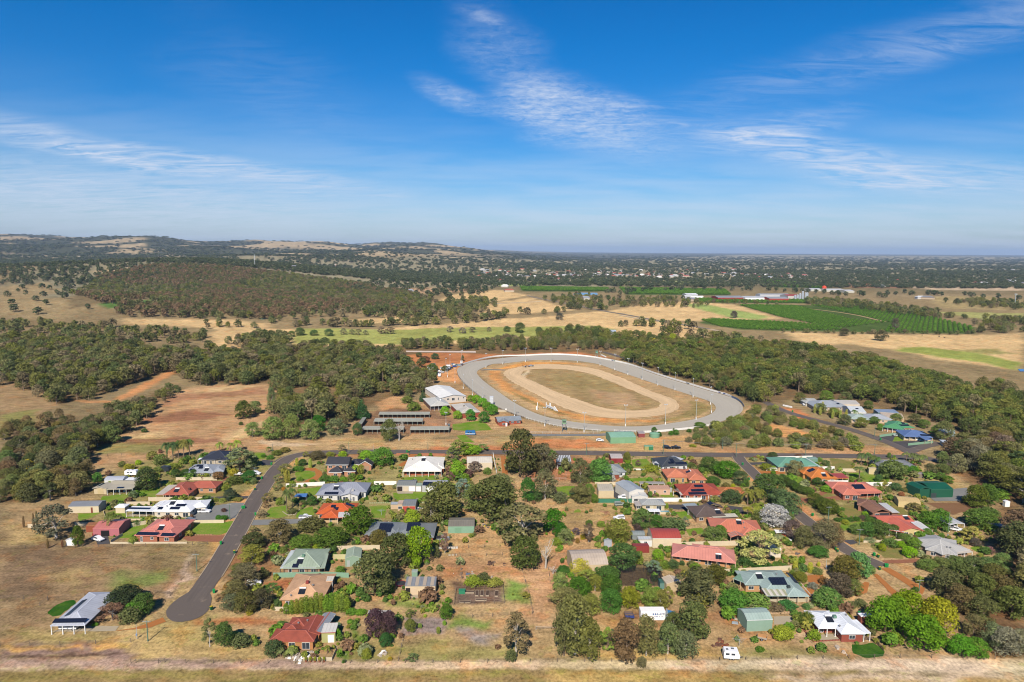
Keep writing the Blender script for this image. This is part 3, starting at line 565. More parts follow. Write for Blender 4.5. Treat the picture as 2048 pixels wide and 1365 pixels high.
# roads
def smoothl(pts, n_=3):
    for _ in range(n_):
        o = [pts[0]]
        for i in range(len(pts) - 1):
            a_, b_ = Vector(pts[i]), Vector(pts[i + 1])
            o += [a_.lerp(b_, 0.25)[:], a_.lerp(b_, 0.75)[:]]
        o.append(pts[-1]); pts = o
    return pts
def offs(pts, d):
    out = []
    for i, p in enumerate(pts):
        a_, b_ = Vector(pts[max(i - 1, 0)]), Vector(pts[min(i + 1, len(pts) - 1)])
        t = (b_ - a_).normalized(); out.append((p[0] - t.y * d, p[1] + t.x * d))
    return out
def roadmat():
    m, n = newmat('asphalt')
    g = n.node('ShaderNodeNewGeometry').outputs['Position']
    a = n.noise(g, 2.0, 4, 0.7); b = n.noise(n.scale(n.node('ShaderNodeTexCoord').outputs['UV'], (.03, 5, 1)), 1.0, 4, 0.65); p = n.smooth(n.noise(g, 0.22, 4, 0.6), 0.60, 0.72)
    v_ = n.m('ADD', n.m('ADD', n.m('MULTIPLY', n.m('SUBTRACT', a, 0.5), 0.3), n.m('MULTIPLY', n.m('SUBTRACT', b, 0.5), 0.75)), 1.0)
    c = n.mix(n.m('MULTIPLY', p, 0.5), A(116, 104, 94), A(176, 156, 132))
    vm = n.node('ShaderNodeVectorMath', {0: c}, operation='SCALE'); n.l.new(v_, vm.inputs['Scale'])
    finish(n, n.node('ShaderNodeBsdfPrincipled', {'Base Color': vm.outputs[0], 'Roughness': 0.85}).outputs[0]); return m
ROADM = roadmat(); KERBM = pavemat(A(196, 178, 152), 0.25)
def strip(name, pts, wd, mat, z, kerb=False, jag=0.15):
    pts = smoothl(pts, 3)
    L, Rr = offs(pts, wd / 2), offs(pts, -wd / 2)
    jit = lambda p: (p[0] + (float(fbm(p[0] / 2.5, p[1] / 2.5, 3, 2)) - 0.5) * 4 * jag, p[1] + (float(fbm(p[0] / 2.5, p[1] / 2.5, 13, 2)) - 0.5) * 4 * jag)
    mb = MB(); s0 = 0
    for i in range(len(pts) - 1):
        s1 = s0 + (Vector(pts[i + 1]) - Vector(pts[i])).length; mb.quad([(*jit(Rr[i]), z), (*jit(Rr[i + 1]), z), (*jit(L[i + 1]), z), (*jit(L[i]), z)], [(s0, 0), (s1, 0), (s1, 1), (s0, 1)]); s0 = s1
    setp(part(name, mb.mesh(name, mat)), kind='structure')
    if kerb:
        kh = z + .1
        pts = pts[:kerb]
        for s_ in (1, -1):
            a_, b_ = offs(pts, s_ * (wd / 2 - 0.05)), offs(pts, s_ * (wd / 2 + 0.30)); mb = MB()
            for i in range(len(pts) - 1):
                for q4 in (((a_[i], kh), (a_[i + 1], kh), (b_[i + 1], kh), (b_[i], kh)), ((a_[i], 0), (a_[i + 1], 0), (a_[i + 1], kh), (a_[i], kh)), ((b_[i], 0), (b_[i + 1], 0), (b_[i + 1], kh), (b_[i], kh))):
                    mb.quad([(*p, h_) for p, h_ in q4])
            setp(part('kerb', mb.mesh('kerb', KERBM)), kind='structure')
main = PW([(560,925),(578,915),(605,909),(650,905.5),(720,904.5),(820,904.5),(960,905),(1115,906),(1330,909),(1500,911.5),(1650,912),(1800,914.5),(1850,916),(1935,935)])
strip('road', main, 8.0, ROADM, 0.13)
left = PW([(605,909),(578,916),(556,934),(541,955),(526,976),(504,1012),(482,1052),(460,1090),(432,1140),(405,1178),(385,1205)])
strip('road', left, 7.2, ROADM, 0.137, kerb=-16)
bulb = [(330,1226),(338,1212),(360,1195),(385,1180),(410,1178),(424,1190),(423,1210),(412,1228),(392,1240),(360,1246),(338,1241)]
sheet('road', smoothp(PW(bulb), 2), ROADM, 0.144 - 0.03, 0.15, world=True)
right = PW([(1476,914),(1482,924),(1500,940),(1522,962),(1548,988),(1580,1016),(1612,1042),(1655,1074),(1690,1100),(1722,1116),(1750,1128),(1764,1134)])
strip('road', right, 6.2, ROADM, 0.141, kerb=-1)
strip('road', PW([(1838,915),(1822,907),(1795,893),(1762,880),(1728,868),(1690,856),(1640,843),(1590,830),(1556,818),(1530,804)]), 6.5, ROADM, 0.146, kerb=False)
strip('road', PW([(1822,903),(1850,893),(1880,886)]), 6.0, ROADM, 0.15)
strip('road', PW([(1205,705),(1230,712),(1262,722),(1290,732)]), 6.0, ROADM, 0.15)
strip('road', PW([(985,568),(1000,574),(1030,585),(1070,596),(1130,608),(1200,622),(1260,632),(1330,645),(1420,660)]), 9.0, pavemat(A(150, 140, 128)), 0.4, jag=1)
strip('path', PW([(1045,871),(1100,870.5),(1200,871),(1228,868),(1245,862)]), 5.0, GREY, 0.15)
strip('path', PW([(960,609),(1040,606),(1082,604)]), 8.0, pavemat(A(205, 195, 175)), 0.3, jag=1)
strip('path', PW([(1240,632),(1290,640),(1390,655),(1440,665)]), 7.0, pavemat(A(215, 195, 165)), 0.3, jag=1)
strip('path', PW([(1560,612),(1700,628),(1770,645)]), 7.0, pavemat(A(196, 172, 128)), 0.3, jag=.5)
# racetrack surfaces
OUT_PX = [(913,738),(925,733),(945,727),(975,720.5),(1005,717),(1040,714.5),(1090,713),(1130,713.5),(1180,717),(1220,723),(1260,733),(1300,746),(1340,759),(1380,771),(1420,783),(1450,791),(1470,798),(1482,807),(1487,817),(1483,826),(1468,835),(1448,842),(1425,849),(1390,856),(1350,860),(1300,863),(1250,863.5),(1200,862),(1150,857),(1110,851),(1080,844),(1050,836),(1020,826),(990,813),(965,798),(945,783),(928,768),(916,754)]
IN_PX = [(951,744),(966,736),(985,731.5),(1006,728.5),(1035,725.5),(1068,723.6),(1110,723),(1143,724.5),(1176,727.5),(1200,731.6),(1230,740.7),(1266,753),(1310,768),(1350,780.6),(1388,793),(1416,801.5),(1429,809),(1433,818),(1424,828),(1406,835.5),(1376,842),(1326,849.7),(1276,854),(1226,853),(1176,848),(1143,844),(1093,835.5),(1060,823),(1026,805),(1001,787),(976,770),(960,756)]
OUT_W = smoothp(PW(OUT_PX), 2); IN_W = smoothp(PW(IN_PX), 2)
def streakmat(c, var, fr):
    m, n = newmat('worn_surface'); uv = n.node('ShaderNodeTexCoord').outputs['UV']; g = n.node('ShaderNodeNewGeometry').outputs['Position']
    a = n.noise(n.scale(uv, (.02, fr, 1)), 1.0, 5, .65); b = n.noise(g, .5, 4, .65); d = n.noise(n.scale(uv, (.006, 2.5, 1)), 1.0, 3)
    v_ = n.m('ADD', n.m('ADD', n.m('MULTIPLY', n.m('SUBTRACT', a, .5), var * 1.5), n.m('MULTIPLY', n.m('SUBTRACT', b, .5), var)), n.m('ADD', n.m('MULTIPLY', n.m('SUBTRACT', d, .5), var), 1.0))
    vm = n.node('ShaderNodeVectorMath', {0: (*c,)}, operation='SCALE'); n.l.new(v_, vm.inputs['Scale'])
    finish(n, n.node('ShaderNodeBsdfDiffuse', {'Color': vm.outputs[0]}).outputs[0]); return m
def ring(name, outer, inner, mat, z):
    # resample both rings by angle about the centre and join them
    c = Vector((sum(p[0] for p in inner) / len(inner), sum(p[1] for p in inner) / len(inner)))
    def res(poly, n_=220):
        poly = [Vector(p) for p in poly]; d = [0]
        for i in range(len(poly)): d.append(d[-1] + (poly[(i + 1) % len(poly)] - poly[i]).length)
        i0 = min(range(len(poly)), key=lambda i: abs(math.atan2(poly[i].y - c.y, poly[i].x - c.x)))
        poly = poly[i0:] + poly[:i0]; d = [0]
        for i in range(len(poly)): d.append(d[-1] + (poly[(i + 1) % len(poly)] - poly[i]).length)
        o = []; j = 0
        for k_ in range(n_):
            t = d[-1] * k_ / n_
            while d[j + 1] < t: j += 1
            f_ = (t - d[j]) / max(d[j + 1] - d[j], 1e-6); o.append(poly[j].lerp(poly[(j + 1) % len(poly)], f_))
        return o
    a_, b_ = res(outer), res(inner); mb = MB(); n_ = len(a_)
    for i in range(n_):
        mb.quad([(*a_[i], z), (*a_[(i + 1) % n_], z), (*b_[(i + 1) % n_], z), (*b_[i], z)], [(i * 3, 0), (i * 3 + 3, 0), (i * 3 + 3, 1), (i * 3, 1)])
    me = mb.mesh(name, mat)
    if me.polygons[0].normal.z < 0: me.flip_normals()
    return setp(part(name, me), kind='structure')
ring('racetrack', OUT_W, IN_W, streakmat(A(206, 198, 182), .22, 16), 0.10)
TOUT = [(1006,750),(1010,742.4),(1026,737),(1045,734),(1076,731.6),(1110,731.6),(1159,734.7),(1185,736.5),(1215,745),(1260,763),(1301,783),(1343,797),(1358,806.5),(1360,816.5),(1343,826.5),(1310,833),(1260,837),(1210,836),(1160,828),(1109,809),(1068,787.5),(1035,770),(1015,758)]
TIN = [(1043,751.5),(1042,745.5),(1051,741),(1076,738),(1110,737.8),(1143,740.5),(1177,746.5),(1210,759),(1251,776.5),(1293,793),(1320,805),(1322,811),(1310,818),(1276,822),(1235,821),(1201,816),(1176,806.4),(1143,796),(1109,783),(1076,768),(1051,756.5)]
ring('training_track', wig(smoothp(PW(TOUT), 2), 2, .9), wig(smoothp(PW(TIN), 2), 2, .9), streakmat(A(246, 212, 166), .5, 9), 0.08)
strip('path', PW([(962,741),(985,739),(1010,741)]), 4.0, GREY, 0.16)
sheet('pond', [(1146,589),(1160,586),(1194,586.5),(1196,590.5),(1150,591)], solid(A(90, 150, 200), 0.15, 0.05, spec=0.6), 0.5, 0)
sheet('dam', [(2035,740),(2048,740),(2060,744),(2040,744)], solid(A(90, 140, 200), 0.2, 0.05), 0.3, 0)
# ---------------------------------------------------------------- buildings
FOOT = []; LAND = []                        # (short phrase, x, y) for the labels of what stands beside
WINM, PANEM, DOORM = {}, {}, {}
WHITE = A(244, 242, 236, .78)
def win_mesh(wd, ht):
    kk = (round(wd, 1), round(ht, 1))
    if kk not in WINM:
        t = 0.07; mb = MB()
        for c, s_ in (((0, 0, -ht / 2), (wd + t, .1, t)), ((0, 0, ht / 2), (wd + t, .1, t)), ((-wd / 2, 0, 0), (t, .1, ht - t)), ((wd / 2, 0, 0), (t, .1, ht - t)), ((0, .01, 0), (t * .8, .07, ht - t))):
            mb.box(c, s_)
        WINM[kk] = mb.mesh('window', solid(WHITE, .5, .05))
        mb = MB(); mb.box((0, .012, 0), (wd - .02, .03, ht - .02)); PANEM[kk] = mb.mesh('pane', glassmat())
    return WINM[kk], PANEM[kk]
def door_mesh(wd, ht, col):
    kk = (round(wd, 1), round(ht, 1), col)
    if kk not in DOORM:
        mb = MB(); mb.box((0, 0, 0), (wd, .06, ht))
        nn_ = max(2, int(ht / .45))
        for i in range(nn_): mb.box((0, -.035, -ht / 2 + (i + .5) * ht / nn_), (wd - .06, .03, ht / nn_ - .05))
        DOORM[kk] = mb.mesh('door', solid(col, .5, .08))
    return DOORM[kk]
POSTM = {}
def post_mesh(h, s_, col):
    kk = (round(h, 1), s_, col)
    if kk not in POSTM:
        mb = MB(); mb.box((0, 0, h / 2), (s_, s_, h)); mb.box((0, 0, .06), (s_ * 1.5, s_ * 1.5, .12)); POSTM[kk] = mb.mesh('post', solid(col, .6, .08))
    return POSTM[kk]
mb = MB(); mb.box((0, 0, .03), (.99, 1.62, .04))
for i in (-1, 0, 1): mb.box((i * .33, 0, .052), (.012, 1.6, .006))
PANEL = mb.mesh('solar_panel', solid(A(38, 44, 62), .22, .06, spec=.6))
mb = MB(); mb.box((-.52, 0, .05), (1.0, 2.0, .08)); mb.box((.52, 0, .05), (1.0, 2.0, .08))
HEAT = mb.mesh('solar_heater', solid(A(45, 50, 60), .25, .06))
mb = MB(); mb.tube([(-1.0, 1.25, .28), (1.0, 1.25, .28)], .26, 8); HTANK = mb.mesh('tank', solid(WHITE, .4, .06))
mb = MB(); mb.box((0, 0, .45), (1.0, 1.0, .7), taper=.86); mb.box((0, 0, .05), (.6, .6, .3)); ACM = mb
mb = MB(); mb.lathe([(.16, -.3), (.16, .25), (.30, .3), (.32, .5), (.1, .62), (0.01, .62)], 8); VENT = mb.mesh('roof_vent', solid(A(150, 150, 150), .4, .1))
_ac = {}
def acmesh(col):
    if col not in _ac: _ac[col] = ACM.mesh('air_cooler', solid(col, .6, .1))
    return _ac[col]
TILEC = 'tile'
def roofmat(col, tile):
    return solid(col, .75, .42, .6, ribs=(.30, .14, .34)) if tile else solid(col, .5, .30, .3, ribs=(.95, .13), spec=.35)

class House: pass
def solve(P1, ex, ey, w_, f_, rise, he, yt, lo=0.6, hi=70):
    for _ in range(40):
        d = (lo + hi) / 2
        p = P1 + ex * (w_ / 2) + ey * (d * f_); p = Vector((p.x, p.y, he + rise(d)))
        if proj(p)[1] > yt: lo = d
        else: hi = d
    return (lo + hi) / 2
NAMES = {}
def house(label, short, roof, wall, wings, name='house', cat='house', tile=False, solar=(), heater=(), ac=(), vents=(), windows=True, gut=None, postc=None, ridgec=None, inset=.5, group=None, lift=0.0, register=True):
    geo = []
    for wi, wg in enumerate(wings):
        typ, x1, y1, x2, y2, yr = wg[:6]; o = wg[6] if len(wg) > 6 else {}
        he = o.get('he', 2.75) + wi * .017; t = math.tan(R(o.get('p', 23)))
        P1, P2 = G(x1, y1, he), G(x2, y2, he); P1.z = P2.z = 0
        ex = (P2 - P1); 
        if 'rot' in o: ex = Matrix.Rotation(R(o['rot']), 3, 'Z') @ ex
        w_ = ex.length; ex.normalize(); ey = Vector((-ex.y, ex.x, 0))
        if 'd' in o: d = o['d']
        elif typ == 'hip':
            d = solve(P1, ex, ey, w_, .5, lambda q: q / 2 * t, he, yr)
            if d > w_: d = solve(P1, ex, ey, w_, 1, lambda q: w_ / 2 * t, he, yr) + w_ / 2
        elif typ == 'gablex': d = solve(P1, ex, ey, w_, .5, lambda q: q / 2 * t, he, yr)
        elif typ == 'gabley': d = solve(P1, ex, ey, w_, 1, lambda q: w_ / 2 * t, he, yr)
        elif typ == 'skill': d = solve(P1, ex, ey, w_, 1, lambda q: q * math.tan(R(o.get('p', 3))), he, yr)
        elif typ == 'barrel': d = solve(P1, ex, ey, w_, .5, lambda q: q * o.get('arc', .16), he, yr)
        d = min(d, 40)
        t0 = math.tan(R(o.get('p', 3))) if typ == 'skill' else t
        polys, gab, ridges = [], [], []
        c = [(0, 0, he), (w_, 0, he), (w_, d, he), (0, d, he)]
        if typ == 'hip':
            if w_ >= d:
                hr = he + d / 2 * t; r1, r2 = (d / 2, d / 2, hr), (w_ - d / 2, d / 2, hr)
                polys = [[c[0], c[1], r2, r1], [c[1], c[2], r2], [c[2], c[3], r1, r2], [c[3], c[0], r1]]
                ridges = [(r1, r2), (c[0], r1), (c[3], r1), (c[1], r2), (c[2], r2)]
            else:
                hr = he + w_ / 2 * t; r1, r2 = (w_ / 2, w_ / 2, hr), (w_ / 2, d - w_ / 2, hr)
                polys = [[c[0], c[1], r1], [c[1], c[2], r2, r1], [c[2], c[3], r2], [c[3], c[0], r1, r2]]
                ridges = [(r1, r2), (c[0], r1), (c[1], r1), (c[2], r2), (c[3], r2)]
            fz = lambda x, y: he + min(x, w_ - x, y, d - y) * t
        elif typ == 'gablex':
            hr = he + d / 2 * t; r1, r2 = (0, d / 2, hr), (w_, d / 2, hr)
            polys = [[c[0], c[1], r2, r1], [c[2], c[3], r1, r2]]; ridges = [(r1, r2)]
            fz = lambda x, y: he + min(y, d - y) * t
        elif typ == 'gabley':
            hr = he + w_ / 2 * t; r1, r2 = (w_ / 2, 0, hr), (w_ / 2, d, hr)
            polys = [[c[0], r1, r2, c[3]], [c[1], c[2], r2, r1]]; ridges = [(r1, r2)]
            fz = lambda x, y: he + min(x, w_ - x) * t
        elif typ == 'skill':
            h2 = he + d * t0
            polys = [[c[0], c[1], (w_, d, h2), (0, d, h2)]]
            fz = lambda x, y: he + y * t0
        elif typ == 'barrel':
            N, rise = o.get('n', 7), d * o.get('arc', .16)
            zf = lambda y: he + rise * (1 - (2 * y / d - 1) ** 2)
            ys = [d * i / N for i in range(N + 1)]
            for i in range(N): polys.append([(0, ys[i], zf(ys[i])), (w_, ys[i], zf(ys[i])), (w_, ys[i + 1], zf(ys[i + 1])), (0, ys[i + 1], zf(ys[i + 1]))])
            fz = lambda x, y: zf(min(max(y, 0), d))
        FOOT.append((P1.x, P1.y, ex.x, ex.y, w_, d)); geo.append((typ, o, P1, ex, ey, w_, d, he, polys, ridges, fz, t0))
    ctr = sum((g_[2] + g_[3] * g_[5] / 2 + g_[4] * g_[6] / 2 for g_ in geo), Vector()) / len(geo)
    big = max(geo, key=lambda g_: g_[5] * g_[6])
    root = thing(name, label, cat, (ctr.x, ctr.y, 0), group)
    if register and short: LAND.append((short, ctr.x, ctr.y))
    rm, gm_ = roofmat(roof, tile), solid(gut or tuple(min(1, c * 1.15 + .02) for c in roof), .5, .06)
    wm = solid(wall, .8, .16, .9, ribs=(.0001, 0) if False else None)
    rb, gb, wb, cb = MB(), MB(), MB(), MB(); planes = []
    T = lambda P1, ex, ey, q: P1 + ex * q[0] + ey * q[1] + Vector((0, 0, q[2])) - Vector((ctr.x, ctr.y, 0))
    for wi, (typ, o, P1, ex, ey, w_, d, he, polys, ridges, fz, t0) in enumerate(geo):
        t_ = lambda q: T(P1, ex, ey, q)
        wrb = rb
        if 'roof' in o: wrb = MB()
        for pl in polys:
            a0, a1 = Vector(pl[0]), Vector(pl[1]); hd = (a1 - a0).normalized()
            if typ == 'gabley': hd = Vector((0, 1, 0))
            nrm = (Vector(pl[1]) - a0).cross(Vector(pl[2]) - a0)
            if nrm.z < 0: pl = pl[::-1]
            sd = nrm.normalized().cross(hd)
            wrb.quad([t_(q) for q in pl], [((Vector(q) - a0).dot(hd), (Vector(q) - a0).dot(sd)) for q in pl])
            planes.append(([Vector(t_(q)) for q in pl], wi))
        if 'roof' in o:
            part('roof', wrb.mesh('roof', roofmat(o['roof'], False)), root)
        if 'stripes' in o:
            sbm = MB(); ns = o['stripes'][0]
            for i in range(ns):
                x0 = w_ * (i + .3) / ns; x1 = x0 + w_ / ns * .45
                if typ == 'gabley':
                    y0 = d * (i + .3) / ns; y1 = y0 + d / ns * .4
                    for xa, xb in ((0, w_ / 2), (w_ / 2, w_)):
                        sbm.quad([t_((xa, y0, fz(xa, y0) + .05)), t_((xb, y0, fz(xb, y0) + .05)), t_((xb, y1, fz(xb, y1) + .05)), t_((xa, y1, fz(xa, y1) + .05))])
                else: sbm.quad([t_((x0, 0.02, fz(x0, 0) + .05)), t_((x1, .02, fz(x1, 0) + .05)), t_((x1, d - .02, fz(x1, d) + .05)), t_((x0, d - .02, fz(x0, d) + .05))])
            part('skylight_strip', sbm.mesh('skylight_strip', solid(o['stripes'][1], .4, .06)), root)
        # fascia and gutter round the free edges
        edges = {}
        for pl in polys:
            for i in range(len(pl)):
                kk = tuple(sorted((tuple(np.round(pl[i], 3)), tuple(np.round(pl[(i + 1) % len(pl)], 3))))); edges[kk] = edges.get(kk, 0) + 1
        for (p, q), c_ in edges.items():
            if c_ == 1:
                a_, b_ = Vector(p), Vector(q)
                gb.quad([t_(a_ + Vector((0, 0, .02))), t_(b_ + Vector((0, 0, .02))), t_(b_ - Vector((0, 0, .2))), t_(a_ - Vector((0, 0, .2)))])
        if typ in ('hip', 'gablex', 'gabley') and not o.get('noridge'):
            for a_, b_ in ridges:
                a_, b_ = Vector(t_(a_)), Vector(t_(b_)); dd = (b_ - a_)
                if dd.length < .3: continue
                sd = dd.cross(Vector((0, 0, 1))).normalized() * .16; up = Vector((0, 0, .07))
                cb.quad([a_ - sd + up * .4, b_ - sd + up * .4, b_ + up, a_ + up]); cb.quad([a_ + up, b_ + up, b_ + sd + up * .4, a_ + sd + up * .4])
        if o.get('open'):
            pc = postc or WHITE
            np_ = max(2, int(round(w_ / 3.2)) + 1)
            for i in range(np_):
                x = .15 + (w_ - .3) * i / (np_ - 1)
                part('post', post_mesh(he - .1, .16, pc), root, t_((x, .15, 0)))
            if o.get('rear'): 
                for x in (.15, w_ - .15): part('post', post_mesh(he - .1, .16, pc), root, t_((x, d - .2, 0)))
            continue
        ins = o.get('inset', inset); fi = o.get('fi', ins); ri = o.get('ri', ins); li = o.get('li', ins)
        x0, x1, y0, y1 = li, w_ - ri, fi, d - ins
        if x1 - x0 < .5 or y1 - y0 < .3: x0, x1, y0, y1 = .05, w_ - .05, .05, d - .05
        cw = wb
        if 'wall' in o: cw = MB()
        xs = [x0, (x0 + x1) / 2, x1] ; ysn = [y0] + ([d * i / 6 for i in range(1, 6) if y0 < d * i / 6 < y1] if typ == 'barrel' else [(y0 + y1) / 2]) + [y1]
        if typ == 'gablex': ysn = [y0, min(max(d / 2, y0 + .01), y1 - .01), y1]
        if typ == 'gabley': xs = [x0, min(max(w_ / 2, x0 + .01), x1 - .01), x1]
        zt = lambda x, y: fz(x, y) - .06
        for i in range(len(xs) - 1):
            for yy, rv in ((y0, 0), (y1, 1)):
                q = [(xs[i], yy, 0), (xs[i + 1], yy, 0), (xs[i + 1], yy, zt(xs[i + 1], yy)), (xs[i], yy, zt(xs[i], yy))]
                cw.quad([t_(k_) for k_ in (q[::-1] if rv else q)])
        for i in range(len(ysn) - 1):
            for xx, rv in ((x0, 1), (x1, 0)):
                q = [(xx, ysn[i], 0), (xx, ysn[i + 1], 0), (xx, ysn[i + 1], zt(xx, ysn[i + 1])), (xx, ysn[i], zt(xx, ysn[i]))]
                cw.quad([t_(k_) for k_ in (q[::-1] if rv else q)])
        if 'wall' in o: part('wall', cw.mesh('wall', solid(o['wall'], .8, .14, .9)), root)
        rz = math.atan2(ex.y, ex.x)
        if fi > 1.0:
            np_ = max(2, int(round(w_ / 3.0)) + 1)
            for i in range(np_): part('post', post_mesh(he - .1, .2, postc or WHITE), root, t_((.2 + (w_ - .4) * i / (np_ - 1), .2, 0)))
        for f0, f1, dc in o.get('doors', ()):
            dw = (x1 - x0) * (f1 - f0); dh = min(2.3, he - .35)
            part('door', door_mesh(dw, dh, dc), root, t_((x0 + (x1 - x0) * (f0 + f1) / 2, y0 - .035, dh / 2)), (0, 0, rz))
        wn = o.get('win', windows)
        if wn:
            span = x1 - x0; cnt = max(1, int(span / 3.3))
            for i in range(cnt):
                x = x0 + span * (i + .5) / cnt; rnd = (i * 7 + int(abs(P1.x)) * 3 + wi) % 5
                wd, ht = ((1.7, 1.15), (1.1, 1.0), (2.1, 1.9), (1.7, 1.15), (.9, 1.9))[rnd]
                if any(x0 + span * f0 - wd / 2 < x < x0 + span * f1 + wd / 2 for f0, f1, _ in o.get('doors', ())): continue
                wm_, pm_ = win_mesh(min(wd, span * .8), ht); zc = (2.05 if he < 3.5 else he - .6) - ht / 2
                wo = part('window', wm_, root, t_((x, y0 - .03, zc)), (0, 0, rz)); part('pane', pm_, wo)
                if he > 4.5:
                    wo = part('window', wm_, root, t_((x, y0 - .03, 1.5)), (0, 0, rz)); part('pane', pm_, wo)
            sx, sg = (x0, -1) if P1.x > 0 else (x1, 1)
            if y1 - y0 > 4:
                for j in range(max(1, int((y1 - y0) / 5))):
                    wm_, pm_ = win_mesh(1.5, 1.1)
                    wo = part('window', wm_, root, t_((sx + sg * .03, y0 + (y1 - y0) * (j + .5) / max(1, int((y1 - y0) / 5)), 1.5)), (0, 0, rz + sg * math.pi / 2)); part('pane', pm_, wo)
    if rb.f: part('roof', rb.mesh('roof', rm), root)
    if gb.f: part('gutter', gb.mesh('gutter', gm_), root)
    if wb.f: part('wall', wb.mesh('wall', wm), root)
    if cb.f: part('ridge_cap', cb.mesh('ridge_cap', solid(ridgec or tuple(min(.85, c * 1.25 + .03) for c in roof), .6, .08)), root)
    def onroof(px, py):
        dr = raydir(px, py); best = None; org = CAM - Vector((ctr.x, ctr.y, 0))
        for pl, wi in planes:
            nv = (pl[1] - pl[0]).cross(pl[2] - pl[0]).normalized()
            if nv.z < 0: nv = -nv
            dn = dr.dot(nv)
            if abs(dn) < 1e-6: continue
            tt = (pl[0] - org).dot(nv) / dn; p = org + dr * tt
            if inpoly(np.array([p.x]), np.array([p.y]), [(q.x, q.y) for q in pl])[0] and (best is None or tt < best[0]): best = (tt, p, nv, wi)
        return best
    def frame(nv, wi):
        h_ = nv.cross(Vector((0, 0, 1)))
        ex = geo[wi][3]
        if h_.length < .03: h_ = ex.copy()
        h_.normalize()
        if h_.dot(Vector((1, 0, 0))) < 0: h_ = -h_
        return Matrix((h_, nv.cross(h_), nv)).transposed()
    for px, py, nc_, nr_ in solar:
        hit = onroof(px, py)
        if not hit: print('solar miss', label, px, py); continue
        _, p, nv, wi = hit; M = frame(nv, wi)
        for i in range(nc_):
            for j in range(nr_):
                q = p + M @ Vector(((i - (nc_ - 1) / 2) * 1.02, (j - (nr_ - 1) / 2) * 1.68, .1))
                part('solar_panel', PANEL, root, q, M.to_euler())
    for px, py in heater:
        hit = onroof(px, py)
        if hit:
            _, p, nv, wi = hit; M = frame(nv, wi); q = part('solar_heater', HEAT, root, p + nv * .06, M.to_euler()); part('tank', HTANK, q)
    for px, py, cc_ in ac:
        hit = onroof(px, py)
        if hit: part('air_cooler', acmesh(cc_), root, hit[1])
    for px, py in vents:
        hit = onroof(px, py)
        if hit: part('roof_vent', VENT, root, hit[1])
    return root
CREAM, BRICK, BRICKY, PINKW, LGREY = A(236, 218, 184), A(176, 112, 84), A(206, 156, 112), A(196, 120, 122), A(205, 208, 208)
RWHITE, RGREYL, RGREY, RDARK, RNAVY = A(238, 240, 242, .74), A(186, 190, 198), A(142, 146, 150), A(74, 76, 84), A(62, 66, 78)
RRED, RPINK, RORANGE, RRORG, RBROWN = A(196, 106, 84), A(228, 142, 126), A(224, 106, 50), A(228, 140, 104), A(112, 92, 82)
RPALEG, RGREEN, RDKG, RBEIGE, RCREAM = A(176, 192, 168), A(104, 160, 118), A(34, 102, 76), A(214, 204, 186), A(244, 238, 224, .75)
SHED = dict(inset=.06, windows=False)
W_ = {'win': False}
# --- left street, west side
house('long cream shed with grey gable roof beside the big gum', 'the long cream shed', A(150,154,160), CREAM, [('gablex',136,1013,197,1012,1003.5,{'he':3.0,'p':14,'doors':[(.74,.8,A(150,80,60))]})], 'shed', 'shed', **SHED)
house('beige house with wide flat patio roof and red outdoor chairs', 'the beige patio house', A(206,196,172), A(226,206,166),
      [('gabley',184,977,213,978,965,{'p':12,'doors':[(.3,.75,A(222,200,150))]}), ('skill',213,979,265,978,968,{'open':1,'p':2}), ('gablex',216,970,268,970,963,{'p':10})], solar=[(203,970,4,1),(241,976,3,1)])
house('blue white shed behind the beige patio house', 'the blue white shed', A(196,202,214), A(236,236,232), [('barrel',208,960,246,959.5,953,{'he':3.2})], 'shed', 'shed', **SHED)
house('small flat white shed right of the blue white shed', None, RWHITE, A(230,228,220), [('skill',244,961,271,961,955,{'he':2.6,'p':2})], 'shed', 'shed', **SHED)
house('dark red tiled house with cream carport at its left end', 'the dark red tiled house', RRED, BRICKY,
      [('hip',326,990,377,990,964,{'fi':1.8}), ('hip',372,976,432,976,962,{}), ('skill',311,990,331,990,970,{'open':1,'p':1.5,'roof':A(226,214,196)})], tile=True, heater=[(353,982)], ac=[(379,980,A(100,60,55))], postc=CREAM)
house('white roofed house with long open patio over solar panels', 'the white roofed patio house', RWHITE, A(240,226,202),
      [('hip',305,1023,381,1023.5,1001,{'p':20}), ('skill',251,1022,306,1023,1013,{'open':1,'p':2}), ('gabley',303,1015,330,1015,1000,{'p':14}), ('hip',380,1016,413,1014,1001,{'p':18})],
      solar=[(279,1017.5,9,1),(321,1017,2,1),(362,1011,4,1),(350,1017,4,1)], heater=[(345,1007)], vents=[(334,1014)])
house('small cream pavilion with white hip roof on the lawn', 'the small cream pavilion', RWHITE, CREAM, [('hip',228,1015,250,1015,1008.5,{'p':18,'win':False})], 'pavilion', 'pavilion', inset=.35, windows=False)
house('pink walled garage with faded pink roof behind the palm', 'the pink garage', A(214,132,124), A(206,124,130), [('gablex',185,1058,238,1057,1043,{'he':3.1,'p':12,'doors':[(.30,.62,A(40,38,40))]})], 'garage', 'garage', **SHED)
house('pink roofed brick house with dark glazed front rooms', 'the pink roofed house', RPINK, A(190,120,90),
      [('hip',276,1067,356,1068,1040,{'p':21}), ('hip',268,1071,315,1072,1060,{'p':18}), ('hip',314,1073,349,1074,1054,{'p':20})], solar=[(295,1068,8,1),(336,1070,5,1)], heater=[(322,1057)], ac=[(335,1041,A(120,60,58))], postc=CREAM)
house('tiny white cubby house under a small gable roof', 'the white cubby house', A(210,216,222), WHITE, [('gabley',130,1081,148,1081,1075,{'he':2.2,'p':22,'inset':.2})], 'cubby_house', 'shed', windows=False)
